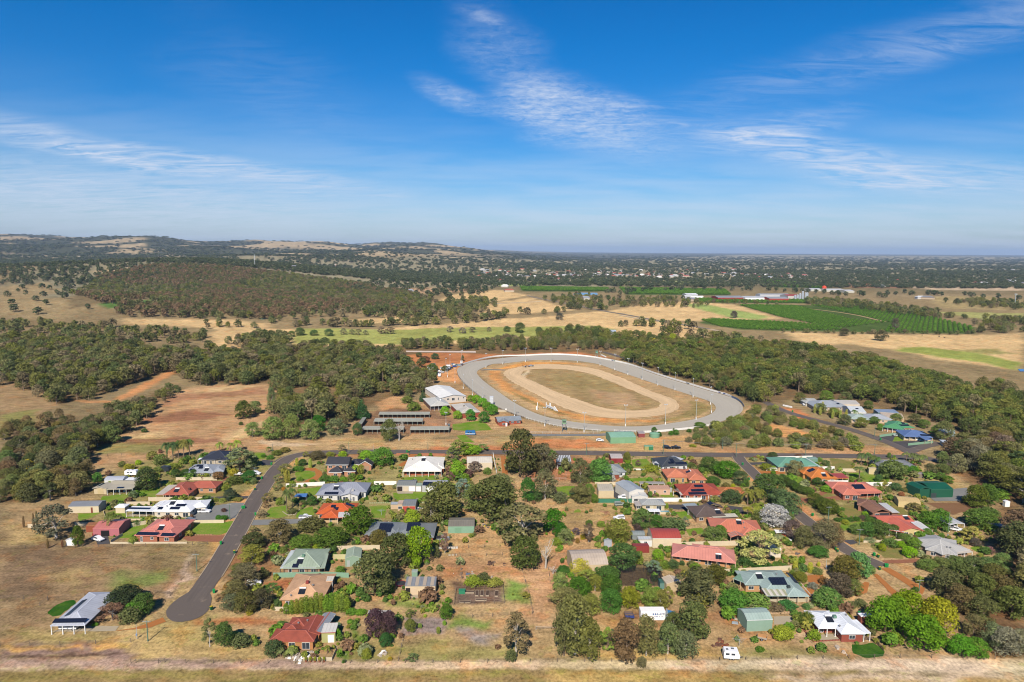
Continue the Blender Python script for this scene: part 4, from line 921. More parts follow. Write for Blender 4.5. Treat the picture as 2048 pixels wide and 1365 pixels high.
house('small brown brick shed with rusty roof beside the pink garage', None, A(178,120,76), A(170,92,62), [('skill',171,1052,192,1051,1045,{'p':6})], 'shed', 'shed', **SHED)
house('white roofed house with deep carport at the end of the dirt drive', 'the white carport house', A(206,210,220), A(200,180,150),
      [('hip',100,1252,170,1251,1191,{'p':17,'fi':7.5,'noridge':0})], solar=[(140,1242,9,1),(152,1216,9,1)], postc=WHITE)
house('navy roofed house with white verandah below the palms', 'the navy roofed house', RNAVY, A(205,190,165),
      [('hip',399,920,456,920,901,{'p':22}), ('skill',395,920,430,920,916,{'open':1,'p':4,'roof':RWHITE}), ('gabley',430,920,448,920,912,{'p':20})])
house('light grey roofed house with scattered solar panels above the hedge', 'the light grey hedge house', A(176,182,190), A(190,180,160),
      [('hip',366,946,428,946,928.5,{'p':20}), ('hip',424,945,448,943,931,{'p':20})], solar=[(384,940,2,1),(389,934,3,1),(400,932,3,1),(402,936,2,1)], heater=[(413,940)])
# --- left street, east side
house('two storey brick house with black tiled roof and gablets', 'the two storey black roofed house', A(66,66,72), A(208,152,116),
      [('gablex',651,930,697,930,914,{'he':5.3,'p':26}), ('hip',657,945,684,945,932,{'he':2.8,'p':30}), ('hip',686,943,711,943,931,{'he':2.8,'p':26}), ('gabley',716,931,744,931,916,{'he':2.8,'p':32,'doors':[(.2,.8,A(190,160,130))]}), ('hip',699,929,720,929,918,{'p':24})], tile=True, gut=WHITE)
house('big grey roofed house with white gabled sunroom', 'the big grey roofed house', A(166,170,182), A(238,236,228),
      [('hip',631,990,690,990,967,{'p':22}), ('hip',662,984,733,984,964.5,{'p':22}), ('gabley',680,992,717,991.5,975,{'p':16,'roof':A(214,216,220)})], solar=[(663,987,6,1)], heater=[(672,977)], ac=[(706,982,A(200,196,190))])
house('bright orange tiled house with white carport roof on its right', 'the bright orange tiled house', RORANGE, A(228,196,150),
      [('hip',632,1028,706,1028,1006.5,{'p':22,'fi':.6}), ('hip',641,1036,676,1036,1018,{'p':22,'fi':1.8}), ('skill',671,1036,699,1035,1021,{'open':1,'p':4,'roof':A(226,224,220)})], tile=True, solar=[(667,1013,2,1),(672,1018,2,1),(695,1009,2,1),(701,1011,2,2)], postc=CREAM)
house('pale green roofed house wrapped by a low verandah', 'the pale green verandah house', RPALEG, A(186,150,120),
      [('hip',566,1134,640,1134,1101,{'p':20,'he':3.1,'inset':.3}), ('skill',560,1137,632,1137,1130,{'open':1,'p':6,'roof':A(200,210,208)}), ('skill',632,1137,650,1136,1108,{'open':1,'p':3}), ('skill',559.5,1137,568,1137,1101,{'open':1,'p':3,'roof':A(222,230,228)})],
      solar=[(591,1132,2,1)], heater=[(600,1124)], ac=[(607,1114,A(120,160,135))], postc=A(120,100,80))
house('pale green gabled shed right of the pale green verandah house', 'the pale green gabled shed', RPALEG, A(160,186,160), [('gabley',690,1117,722,1115,1093,{'he':3.2,'p':17,'doors':[(.1,.3,A(190,200,190))]})], 'shed', 'shed', inset=.06, windows=False)
house('brown tiled house with rusty chimney box and cream patio roof', 'the brown tiled house', A(226,180,138), A(214,152,98),
      [('hip',559,1200,646,1200,1153,{'p':20}), ('skill',617,1164,665,1163,1153,{'p':2,'he':3.4,'open':1,'roof':A(240,232,214)})], tile=True, heater=[(604,1184)], ac=[(615,1167,A(160,70,60))], vents=[(582,1193),(626,1172)])
house('front dark red tiled brick house with stepped hip roof', 'the front dark red house', A(180,92,70), A(206,142,90),
      [('hip',537,1283,628,1283,1261,{'p':23}), ('hip',556,1270,600,1270,1250,{'p':22}), ('hip',572,1257,612,1257,1238,{'p':22}), ('gabley',594,1270,640,1270,1229,{'p':18}), ('gabley',619,1265,645,1267,1224,{'p':16,'open':1,'roof':A(160,168,176),'stripes':(5,A(232,226,196))}), ('skill',642,1266,671,1265,1246,{'p':2.5,'he':3.0,'inset':.1,'wall':A(196,194,128),'roof':A(240,236,226),'doors':[(.45,.9,WHITE)],'win':False})],
      tile=True, vents=[(597,1248),(615,1243)])
house('huge cream hip roofed house with long brick verandah', 'the big cream roofed house', RCREAM, A(196,110,78),
      [('hip',805,943,883,943,913,{'p':20,'fi':2.2}), ('hip',868,938,889,937,915,{'p':18})], heater=[(847,920)], vents=[(825,920)], postc=WHITE)
house('cream shed with plain walls behind the purple bushes', 'the plain cream shed', A(240,232,216), A(240,222,190), [('gablex',934,926,985,925,915,{'he':3.8,'p':12})], 'shed', 'shed', **SHED)
house('grey shed with two dark rings lying on its roof', 'the two ring shed', A(150,154,150), A(216,210,200), [('gablex',793,971,831,971,963,{'he':2.9,'p':10,'doors':[(.03,.3,A(60,50,45)),(.35,.62,A(230,214,184)),(.66,.98,WHITE)]}), ('skill',831,972,843,972,966,{'he':2.7,'p':3,'roof':A(170,190,165),'doors':[(.1,.9,WHITE)]})], 'shed', 'shed', **SHED)
house('white shed with a solar array on its front slope', 'the solar shed', A(205,208,212), A(206,206,204), [('gablex',844,972.5,893,973,963,{'he':2.9,'p':12,'doors':[(.18,.36,WHITE),(.4,.6,WHITE)]})], 'shed', 'shed', solar=[(859,968,6,2)], **SHED)
house('double shed with two red roller doors', 'the red door shed', A(146,150,150), A(226,196,160), [('gablex',804.5,1011.5,831,1011.5,1002,{'he':2.7,'p':10,'doors':[(.04,.48,A(206,92,78)),(.53,.97,A(206,92,78))]}), ('skill',795,1008,805,1008,1001,{'he':3.2,'p':2,'roof':A(226,196,170),'win':True}), ('skill',781,1009,796,1009,1004,{'he':2.2,'p':3,'roof':A(190,196,200)})], 'shed', 'shed', **SHED)
house('grey roofed house half hidden behind three big trees', 'the half hidden grey house', A(142,148,150), A(176,110,84),
      [('hip',728,1071,800,1073,1047,{'p':18,'fi':1.8}), ('hip',786,1075,868,1075,1049,{'p':18}), ('gabley',778,1073,808,1073,1056,{'p':16})], solar=[(771,1056,5,3),(827,1054,5,3)], postc=CREAM)
house('pale green shed under a weathered grey roof', 'the pale green paddock shed', A(148,142,130), A(150,190,160), [('gablex',896,1052.5,949,1052,1041,{'he':3.0,'p':8,'doors':[(.25,.5,A(140,184,150))]})], 'shed', 'shed', **SHED)
house('cream shed with grey striped roof and one open roller door', 'the striped cream shed', A(146,150,156), A(244,218,178), [('skill',809.6,1172,871,1172,1153.7,{'he':3.1,'p':9,'stripes':(4,A(196,180,160)),'doors':[(.02,.17,A(50,46,44)),(.2,.38,A(240,214,180))]})], 'shed', 'shed', **SHED)  # near-black door panel stands in for the shade inside the open doorway
house('tiny green tin shed behind the striped cream shed', None, A(176,190,180), A(150,186,160), [('skill',823,1144,835,1144,1139,{'he':2.1,'p':4})], 'shed', 'shed', **SHED)
house('low tin lean-to half hidden by the plum tree', None, A(196,190,186), A(196,186,176), [('skill',735,1227,781,1227,1221,{'he':2.4,'p':3,'open':1})], 'shelter', 'shelter', postc=A(140,120,100))
# --- middle block
house('old stable with white striped roof and a red tractor inside', 'the striped stable', A(120,124,128), A(120,84,70), [('skill',1113,924,1143,924,911,{'he':3.2,'p':12,'stripes':(9,A(228,232,236))}), ('skill',1115,929,1143,929,923,{'he':2.5,'p':5,'open':1})], 'stable', 'stable', inset=.2, windows=False)
house('small red metal shed on the grass by the road', 'the small red shed', A(206,196,190), A(160,60,60), [('gablex',1222,916.5,1246,916.5,909,{'he':2.7,'p':12,'doors':[(.2,.5,A(150,54,54))]})], 'shed', 'shed', **SHED)
house('white house with faded grey hip roof beside the pepper tree', 'the white grey roofed house', A(172,178,176), A(240,240,240), [('hip',1213,946,1253,944,929,{'p':20}), ('hip',1214,949,1240,949,938,{'p':18,'wall':A(160,84,62)})])
house('white house with charcoal roof and white carport', 'the charcoal roofed house', A(80,84,88), A(238,238,238), [('hip',1324,933,1377,930,913.5,{'p':20}), ('skill',1306,925,1328,932,915,{'open':1,'p':2,'roof':A(232,234,238)})], solar=[(1344,922,2,2),(1342,926,3,1),(1362,927,6,1)])
house('salmon tiled house with patio at its left corner', 'the salmon tiled house', RRORG, A(214,166,110), [('hip',1334,955,1379,955,937,{'p':22}), ('hip',1378,960,1414,960,938,{'p':22}), ('skill',1340,954,1356,954,950,{'p':2,'open':1,'roof':A(214,220,214)})], tile=True, heater=[(1376,944)], ac=[(1369,939,A(110,100,100))])
house('cream workshop with torn roof sheets beside the dark yard', 'the cream workshop', A(206,196,176), A(232,210,168), [('skill',1197,981.5,1228,981.5,968,{'he':3.4,'p':8})], 'shed', 'shed', **SHED)
house('tall grey roofed barn with white end rooms', 'the tall grey barn', A(180,188,194), A(240,236,226), [('gabley',1258,984,1289,980,960,{'he':4.4,'p':14}), ('gabley',1264,993.5,1296,993,982,{'he':3.0,'p':12,'roof':A(236,232,222),'win':True})], 'barn', 'barn', **SHED)
house('long low carport with patchwork roof behind the pink outbuilding', None, A(176,170,160), A(120,110,100), [('skill',1280,967.5,1330,968,963.5,{'he':2.6,'p':2,'open':1})], 'carport', 'carport')
house('pink rendered outbuilding with flat tan roof', 'the pink outbuilding', A(222,176,146), A(232,190,160), [('skill',1299,979,1341,979,971,{'he':2.7,'p':3,'win':True})], 'outbuilding', 'outbuilding', inset=.15)
house('red and brown tiled house with four solar arrays', 'the four array red house', A(190,88,66), A(198,132,90), [('hip',1366,990,1449,989,967,{'p':21}), ('skill',1361,990.5,1418,990.5,984,{'he':2.6,'p':2,'open':1,'roof':A(236,226,206)}), ('skill',1346,981,1362,986,968,{'he':2.6,'p':2,'open':1,'roof':A(186,168,140),'stripes':(4,A(110,96,84))})], tile=True, solar=[(1397,972.5,4,1),(1391,981.5,4,1),(1402,981,3,1),(1395,987.5,8,1)])
house('orange tiled low house wedged beside the four array red house', None, A(204,128,70), A(226,190,150), [('hip',1438,989,1494,990,975,{'p':18})], tile=True)
house('cream granny flat with pale grey roof by the pool', 'the cream granny flat', A(186,188,184), A(226,206,164), [('hip',1283,1010,1332,1010,999.5,{'p':16,'doors':[(.35,.5,A(240,230,200))]}), ('skill',1271,1012,1284,1012,1003,{'p':3,'he':2.3,'roof':A(200,190,180)})])
house('small white pool shelter with clear side panels', None, RWHITE, A(120,140,140), [('skill',1297,1023,1321,1023,1018,{'he':2.4,'p':3,'open':1,'rear':1})], 'pool_shelter', 'shelter')
house('brown tiled house with solar panels on a steep rear gable', 'the brown ridge house', A(112,96,88), A(190,150,110), [('hip',1392,1034,1452,1032,1012,{'p':20}), ('gabley',1402,1018,1448,1016,1003,{'p':22}), ('skill',1376,1019,1402,1017,1007,{'he':2.5,'p':2,'open':1,'roof':A(170,184,186)}), ('skill',1426,1036,1477,1034,1028,{'he':2.5,'p':2,'roof':A(226,220,196),'win':False})], tile=True, solar=[(1420,1007,3,1)], heater=[(1436,1025)])
house('coral roofed house with gabled patio facing the silver tree', 'the coral roofed house', A(230,140,110), A(214,176,140), [('hip',1424,1062,1528,1068,1040,{'p':19}), ('gabley',1461,1075,1491,1075,1062,{'p':20,'open':1,'stripes':(3,A(190,170,160))}), ('hip',1486,1071,1527,1071,1056,{'p':20})], heater=[(1478,1046)], vents=[(1487,1047),(1489,1057)], postc=CREAM)
house('cream barn with curved red roof', 'the curved red barn', A(188,86,76), A(246,226,188), [('barrel',1305,1077,1363,1077,1060,{'he':3.6,'arc':.16,'n':10})], 'barn', 'barn', gut=A(240,236,226), **SHED)
house('grey arched tank shed beside the white site office', None, A(140,150,152), A(140,150,150), [('barrel',1264,1070,1290,1070,1062,{'he':2.0,'arc':.3})], 'shed', 'shed', **SHED)
house('white site office cabin with yellow band under its roof', 'the white site office', A(214,220,224), A(244,244,240), [('skill',1277,1080,1306,1080,1073,{'he':2.7,'p':3,'win':True})], 'cabin', 'cabin', inset=.05, gut=A(220,180,70))
house('small grey tin hut with broken roof', None, A(170,176,180), A(188,194,200), [('gabley',1208,1082,1224,1082,1077,{'he':2.6,'p':18})], 'hut', 'shed', **SHED)
house('long pink roofed house with flower lined verandah', 'the long pink house', A(236,158,140), A(216,160,112), [('hip',1343,1112,1472,1127,1096,{'p':19,'fi':1.9}), ('hip',1384,1102,1452,1110,1093,{'p':18})], heater=[(1437,1115)], postc=A(230,206,170))
house('beige curved roof barn behind the yellow green bush', 'the beige curved barn', A(214,196,176), A(226,200,160), [('barrel',1146,1131,1217,1128,1104,{'he':4.2,'arc':.17,'n':5})], 'barn', 'barn', **SHED)
house('small beige shed with gable roof by the netted garden', 'the small beige shed', A(222,204,178), A(220,196,156), [('gabley',1333,1168,1363,1166,1150,{'he':2.9,'p':16})], 'shed', 'shed', **SHED)
house('dark green tin lean-to attached beside the small beige shed', None, A(70,112,100), A(110,150,140), [('skill',1320,1166,1333,1166,1156,{'he':2.3,'p':4})], 'shed', 'shed', **SHED)
house('cream arched shed right of the yellow tree', 'the cream arched shed', A(240,228,204), A(244,230,204), [('barrel',1541,1099,1563,1099,1087,{'he':3.2,'arc':.2})], 'shed', 'shed', **SHED)
house('pale green metal roofed house with striped patio and orange drive', 'the pale green hillside house', A(176,196,188), A(216,166,120), [('hip',1490,1170,1560,1170,1147,{'p':17}), ('hip',1530,1184,1600,1184,1146,{'p':18}), ('hip',1575,1193,1619,1193,1158,{'p':18,'fi':1.8}), ('skill',1466,1157,1495,1168,1147,{'p':3,'open':1,'roof':A(140,176,148)}), ('skill',1533,1192,1580,1192,1177,{'p':4,'open':1,'roof':A(240,232,216),'stripes':(4,A(190,190,150))})], solar=[(1556,1163,5,2),(1585,1157,7,1)], heater=[(1519,1154)], ac=[(1577,1176,A(60,70,70))], vents=[(1553,1150)], postc=A(230,206,170))
house('pale green shed with white trimmed curved roof and concrete apron', 'the pale green curved shed', A(176,196,186), A(156,186,164), [('barrel',1494,1241,1546,1239,1221,{'he':3.6,'arc':.16,'n':3})], 'shed', 'shed', gut=A(236,240,236), **SHED)
house('white roofed red brick house beside the green lawn', 'the white roofed brick house', A(232,236,240,.74), A(166,86,68), [('hip',1637,1257,1690,1257,1227,{'p':19,'fi':2.4}), ('hip',1682,1268,1731,1268,1229,{'p':19}), ('skill',1728,1267,1742,1266,1240,{'he':2.6,'p':3,'open':1})], heater=[(1659,1240)], ac=[(1669,1236,A(110,150,130))], vents=[(1692,1232),(1679,1254)], postc=WHITE)
house('white garage roof showing behind the yellow green trees', None, RWHITE, A(160,90,70), [('skill',1722,1233,1745,1232,1226,{'p':3})], 'garage', 'garage', **SHED)
# --- right street
house('green roofed house at the street corner by the main road', 'the green corner house', A(122,176,150), A(222,196,160), [('hip',1556,934,1618,934,914.5,{'p':18}), ('hip',1590,932,1637,932,916,{'p':18}), ('skill',1618,933,1640,932,917,{'p':3,'open':1,'roof':A(205,220,214)})], solar=[(1603,926,1,2)])
house('small pale green shed by the green corner house', None, A(150,180,165), A(130,170,150), [('skill',1618,918,1636,918,914,{'he':2.6,'p':3})], 'shed', 'shed', **SHED)
house('orange tiled house with diagonal solar array', 'the orange tiled street house', A(228,138,62), A(220,158,96), [('hip',1622,957,1676,957,934,{'p':22}), ('hip',1606,948,1650,948,934,{'p':20}), ('skill',1674,957,1698,956.5,947,{'p':5,'fi':2.0,'roof':A(180,84,76)})], tile=True, solar=[(1622,941,3,2),(1660,949,5,1)], heater=[(1648,951)], postc=CREAM)
house('dusty pink roofed house with large black solar array', 'the dusty pink house', A(230,140,114), A(178,110,86), [('hip',1663,977,1716,979,964,{'p':20}), ('hip',1686,990,1722,990,970,{'p':20}), ('hip',1700,985,1764,984,965,{'p':19}), ('skill',1720,988,1765,986,978,{'p':3,'open':1})], solar=[(1717,974,5,2)], ac=[(1711,965,A(140,60,60))], postc=CREAM)
house('long brown tiled house with white lean-to along its right side', 'the long brown house', A(160,116,92), A(170,120,96), [('gabley',1745,1026,1784,1025,1000,{'p':19,'doors':[(.4,.95,A(70,72,80))]}), ('hip',1714,1010,1752,1016,999,{'p':19}), ('skill',1783,1026,1800,1026,1006,{'he':2.6,'p':2,'roof':A(222,222,216),'win':False})], tile=True)
house('coral roofed house with white skirting roofs on both sides', 'the coral skirted house', A(228,124,98), A(240,214,150), [('gabley',1802,1063,1847,1061,1033,{'p':15}), ('skill',1778,1060,1808,1065,1045,{'he':2.5,'p':3,'open':1,'roof':A(238,236,234)}), ('skill',1845,1062,1866,1062,1042,{'he':2.5,'p':2,'open':1,'roof':A(238,236,234)}), ('gablex',1762,1046,1830,1044,1033,{'p':15})], heater=[(1813,1037)])
house('pale grey roofed house at the head of the dead end street', 'the pale grey roofed house', A(204,202,196), A(200,170,140), [('hip',1850,1099,1915,1112,1077,{'p':17}), ('hip',1885,1110,1940,1100,1078,{'p':17}), ('skill',1900,1109,1946,1104,1092,{'he':2.6,'p':2,'open':1,'roof':A(226,214,196)})], vents=[(1894,1096),(1901,1097)])
house('pair of joined dark green sheds beside the asphalt yard', 'the dark green sheds', A(32,104,76), A(30,98,72), [('gabley',1840,979,1863,977.5,963,{'he':4.2,'p':14}), ('gablex',1862,979.5,1907,978.5,966,{'he':4.0,'p':12,'doors':[(.02,.26,A(70,80,80))]}), ('skill',1885,983,1907,982,977,{'he':2.5,'p':2})], 'shed', 'shed', **SHED)
house('grey roofed house behind the wide spreading tree', 'the grey spreading tree house', A(148,150,152), A(130,150,130), [('hip',1758,933,1834,934,921,{'p':14})])
house('cream garden shed beside the wide spreading tree', None, A(214,196,160), A(226,206,160), [('gabley',1738,938,1758,939,934,{'he':2.9,'p':14})], 'shed', 'shed', **SHED)
house('yellow cream shed with low gable by the long brown house', 'the yellow cream shed', A(226,196,136), A(230,206,150), [('gablex',1797,1002,1842,1006,996,{'he':2.8,'p':10})], 'shed', 'shed', **SHED)
house('white tin carport over a parked ute', 'the white tin carport', A(222,224,226), A(200,200,200), [('gabley',1900,1050,1930,1048,1032,{'he':3.0,'p':8,'open':1,'rear':1})], 'carport', 'carport')
house('pair of grey garden sheds under the trees at the right edge', None, A(196,198,196), A(150,156,156), [('gablex',1983,1052,2003,1053,1048,{'he':2.3,'p':10}), ('gablex',2003,1054,2020,1055,1049,{'he':2.3,'p':10})], 'shed', 'shed', **SHED)
house('blue roofed house with large solar arrays and white carport', 'the blue roofed house', A(110,136,184), A(226,204,170), [('hip',1808,873,1866,876,860,{'p':18,'fi':1.6}), ('skill',1850,880,1864,880,872,{'p':3,'open':1})], solar=[(1848,866,4,2),(1850,871,5,1)], postc=CREAM)
house('bright green roofed house with curved verandah', 'the bright green roofed house', A(98,168,116), A(214,170,130), [('hip',1765,854,1806,860,842,{'p':20,'fi':1.6}), ('hip',1790,856,1830,856,844,{'p':20})], solar=[(1808,851,6,1),(1806,847,2,1)], postc=WHITE)
house('grey roofed house with a row of thin cypress in front', 'the grey roofed cypress house', A(180,186,192), A(226,200,170), [('hip',1628,814,1698,815,801,{'p':17})], solar=[(1676,808,2,1)])
house('old white house tucked under the wood by the back road', None, A(206,206,200), A(236,226,206), [('skill',1609,803,1637,803,797,{'p':6}), ('hip',1611,806,1634,806,800,{'p':14})])
house('pale shed row behind the grey roofed cypress house', None, A(216,210,200), A(236,220,196), [('gablex',1674,808,1720,809,801,{'p':10})], 'shed', 'shed', **SHED)
house('white shed with solar panel near the palms', None, A(222,228,230), A(240,236,228), [('gablex',1702,824,1733,825,813,{'p':12,'he':3.2})], 'shed', 'shed', solar=[(1714,818,2,1)], **SHED)
house('pale green and grey roofed house behind the round bush', None, A(190,206,196), A(226,200,170), [('hip',1701,838,1742,840,828,{'p':17}), ('hip',1736,838,1786,840,828,{'p':15,'roof':A(196,200,206)})])
house('blue grey shed at the wood edge', None, A(150,168,192), A(120,150,140), [('skill',1756,825,1798,826,819,{'he':3,'p':5})], 'shed', 'shed', **SHED)
house('tan flat roofed shed in front of the blue grey shed', None, A(226,206,180), A(226,196,150), [('skill',1763,833,1808,837,826,{'he':3.2,'p':3})], 'shed', 'shed', **SHED)
house('grey shed behind the blue roofed house', None, A(170,182,182), A(176,190,190), [('gablex',1877,867,1911,871,859,{'he':3,'p':10})], 'shed', 'shed', **SHED)
house('white roofed house mostly hidden by gums at the right edge', None, A(216,226,234), A(210,210,205), [('hip',1900,893,1942,895,881,{'p':15})])
house('small white shed among the gums behind the dark green sheds', None, RWHITE, WHITE, [('gabley',2011,1004,2021,1004,1000,{'he':2.4,'p':14})], 'shed', 'shed', **SHED)
house('small grey wooden shed on the dirt beside the spreading tree', None, A(170,160,150), A(150,136,120), [('skill',1836,948,1848,948,945,{'he':2.2,'p':3})], 'shed', 'shed', **SHED)
# --- racecourse
house('large white roofed clubhouse with glass front facing the stalls', 'the white clubhouse', A(242,240,232,.74), A(238,226,212), [('gabley',880,797,936,795,768,{'he':4.2,'p':10,'rot':12,'noridge':1,'win':True})], 'clubhouse', 'clubhouse', inset=.4, gut=A(180,186,190))
house('open sided hall with white hip roof and roof dome', 'the open sided hall', A(228,226,214), A(120,90,76), [('hip',861,813,902,811.5,795,{'he':3.4,'p':14,'rot':8,'fi':2.5})], 'hall', 'hall', ac=[(881,801,WHITE)], postc=A(200,200,196))
house('white roofed brick pavilion behind the round trees', 'the brick pavilion', A(230,222,206), A(170,86,66), [('hip',920,827,962,825.5,807,{'he':3.6,'p':15,'rot':8,'win':False})], 'pavilion', 'pavilion', ac=[(928,813,A(120,110,100))], inset=.4, windows=False)
house('small brick racecourse office with grey cross gabled roof', 'the brick racecourse office', A(160,168,174), A(180,92,64), [('gablex',995,843,1044,840.5,833,{'p':18}), ('gabley',997,845,1018,845,834,{'p':20,'doors':[(.7,.9,WHITE)]})], 'office', 'office')
STALL = dict(name='horse_stall_row', cat='stable', inset=.1, windows=False, group='rows of horse stalls')
def stall(label, x1, y1, x2, y2, yr, **k_):
    return house(label, None, A(190, 188, 170), A(120, 86, 66), [('skill', x1, y1, x2, y2, yr, {'he': 2.6, 'p': 5, 'fi': 2.6})], postc=A(170, 180, 165), **STALL)
stall('rear row of horse stalls nearest the open sided hall', 757, 829, 859, 829, 824)
stall('middle row of horse stalls with a brick room at its end', 747, 843, 845, 843, 836.5)
stall('front left row of horse stalls behind the dead tree', 723, 859, 807, 859, 852.5)
stall('front right row of horse stalls beside the green patch', 819.5, 860, 898.5, 859.5, 853)
house('short side row of horse stalls closing the left end of the yard', None, A(170,172,158), A(96,70,58), [('skill',716,848,724,848,835,{'he':2.6,'p':2})], **STALL)
LAND.append(('the horse stalls', G(800, 850).x, G(800, 850).y))
house('pale green racecourse shed with two skylights by the track', 'the green racecourse shed', A(150,196,170), A(140,186,140), [('gablex',1221,875,1272,874,865,{'he':3.8,'p':11,'stripes':(3,A(226,226,200)),'doors':[(.36,.56,A(150,196,150))]})], 'shed', 'shed', **SHED)
house('small rusty brown shed beside the green water tank', None, A(190,180,176), A(160,80,76), [('skill',1277,867,1290,867,863,{'he':2.6,'p':3})], 'shed', 'shed', **SHED)
house('yellow and green bus shelter on the road verge', None, A(140,186,150), A(186,180,110), [('skill',1289,893,1298,893,890.5,{'he':2.3,'p':3}), ('skill',1298,893,1307,893,890.5,{'he':2.3,'p':3,'wall':A(60,140,90)})], 'bus_shelter', 'shelter', **SHED)
house('white roof just visible in the wood beyond the track', None, A(226,226,222), A(226,206,180), [('hip',1408,716,1452,717,710,{'p':14})])
house('green roofed farm house in the dry paddock by the burnt hill', None, A(80,150,130), A(210,206,200), [('hip',511,641,531,641,637,{'p':16,'win':False})], windows=False)
house('pale farm sheds beyond the green paddock trees', None, A(200,214,226), A(200,200,200), [('gablex',1212,664,1232,664.5,660,{'he':4,'p':12})], 'shed', 'shed', **SHED)
# --- packing plant on the plain
PL = dict(name='packing_shed', cat='industrial shed', inset=.1, windows=False, group='sheds of the packing plant', gut=A(230,230,230), register=False)
for lb, x1, x2, yb, yr, roofc, wallc in [('long white roofed store at the left end of the packing plant', 1373, 1396, 592, 588, RWHITE, A(210,210,205)), ('grey roofed packing shed with dark red end wall', 1436, 1488, 598, 590, A(170,174,180), A(170,60,50)),
      ('white walled packing shed in the middle of the plant', 1490, 1536, 598.5, 592, A(214,216,218), WHITE), ('packing shed with a red band below its grey roof', 1539, 1578, 600, 592, A(176,180,184), A(190,70,54)),
      ('red roofed packing shed beside the silos', 1576, 1600, 595, 590, A(190,80,62), A(220,216,206)), ('long white lorry shed on the plant forecourt', 1381, 1407, 595, 593, RWHITE, WHITE), ('flat grey roofed store at the back of the plant', 1520, 1580, 592, 588.5, A(180,186,192), A(220,220,220))]:
    house(lb, None, roofc, wallc, [('gablex', x1, yb - 2.5, x2, yb - 2.5, yr - 1, {'he': 6.5, 'p': 8})], **PL)
for lb, x1, x2, yb in [('white farm shed left of the orange balloon', 1622, 1645, 581), ('pale farm shed right of the orange balloon', 1652, 1690, 582), ('cream farm shed at the edge of the brown field', 1692, 1709, 584)]:
    house(lb, None, A(226,226,224), A(226,220,200), [('gablex', x1, yb - 1.5, x2, yb - 1.5, yb - 5, {'he': 5, 'p': 8})], name='farm_shed', cat='shed', inset=.1, windows=False, group='farm sheds on the plain', register=False)
# --- the town and lone farms far out, each a small house of its own
rt = random.Random(5)
TOWNW = [(A(244,242,236,.78), A(240,236,226)), (A(200,110,86), A(230,210,180)), (A(170,176,184), A(226,220,210)), (A(226,226,226), A(236,230,220)), (A(150,150,154), A(214,190,160)), (A(190,96,80), A(240,236,226))]
tm = []
for rc, wc in TOWNW:
    mb = MB(); L_, D_, h_ = 9, 5.5, 3.2
    mb.quad([(-L_, -D_, h_), (L_, -D_, h_), (L_ * .55, 0, h_ + 2.2), (-L_ * .55, 0, h_ + 2.2)]); mb.quad([(L_, D_, h_), (-L_, D_, h_), (-L_ * .55, 0, h_ + 2.2), (L_ * .55, 0, h_ + 2.2)])
    mb.quad([(L_, -D_, h_), (L_, D_, h_), (L_ * .55, 0, h_ + 2.2)]); mb.quad([(-L_, D_, h_), (-L_, -D_, h_), (-L_ * .55, 0, h_ + 2.2)])
    r_ = mb.mesh('roof', solid(rc, .5, .1)); mb = MB(); mb.box((0, 0, h_ / 2), (2 * L_ - 1, 2 * D_ - 1, h_ - .05)); tm.append((r_, mb.mesh('wall', solid(wc, .8, .1))))
spots = []
for _ in range(100): spots.append((rt.uniform(960, 1480), rt.uniform(540, 556)))
for x in np.linspace(1082, 1265, 20): spots.append((x + rt.uniform(-3, 3), 553.5 + rt.uniform(-.6, .6)))
for _ in range(34): spots.append((rt.uniform(1480, 1610), rt.uniform(549, 557)))
for _ in range(14): spots.append((rt.uniform(1790, 2048), rt.uniform(540, 546)))
for _ in range(10): spots.append((rt.uniform(1930, 2048), rt.uniform(563, 569)))
for p_ in [(588,536),(663,534),(668,533),(676,534),(1170,600),(1375,598),(1380,603),(1000,563),(1010,575),(1018,584),(820,585),(836,612),(1105,560),(1113,560),(1605,562),(1735,573),(1760,575),(1840,599),(1852,599),(1795,563),(1780,557),(820,541),(905,548)]: spots.append(p_)
for i, (x, y) in enumerate(spots):
    p = GT(x, y); r_, w__ = tm[i % len(tm)]; s_ = rt.uniform(.8, 1.6)
    o = thing('far_house', 'small %s roofed house among trees of the far town' % ('white', 'terracotta', 'grey', 'off white', 'dark grey', 'red')[i % 6], 'house', p, 'houses of the far town on the plain', rt.uniform(-.25, .25)); o.scale = (s_ * 1.15, s_ * 1.15, 1.5)
    part('roof', r_, o); part('wall', w__, o)
# ---------------------------------------------------------------- foliage
def leafmat(name, far=None):
    m, n = newmat(name)
    oi = n.node('ShaderNodeObjectInfo')
    rnd = n.node('ShaderNodeAttribute', attribute_name='rnd').outputs['Fac']
    if far: base = n.ramp(oi.outputs['Random'], far)
    else: base = oi.outputs['Color']
    g = n.node('ShaderNodeNewGeometry').outputs['Position']
    cl = n.noise(g, 0.35 if not far else 0.2, 2)
    v_ = n.m('ADD', n.m('ADD', n.m('MULTIPLY', rnd, 0.75), 0.55), n.m('MULTIPLY', n.m('SUBTRACT', cl, 0.5), 0.7))
    vm = n.node('ShaderNodeVectorMath', {0: base}, operation='SCALE'); n.l.new(v_, vm.inputs['Scale'])
    c = n.mix(n.m('MULTIPLY', n.smooth(rnd, 0.55, 1.0), 0.28), vm.outputs[0], n.mix(1.0, vm.outputs[0], (1.35, 1.16, 0.55), 'MULTIPLY'))
    d = n.node('ShaderNodeBsdfDiffuse', {'Color': c}); t = n.node('ShaderNodeBsdfTranslucent', {'Color': c})
    mx = n.node('ShaderNodeMixShader', {0: 0.30, 1: d.outputs[0], 2: t.outputs[0]})
    finish(n, mx.outputs[0]); return m
LEAF = leafmat('leaf')
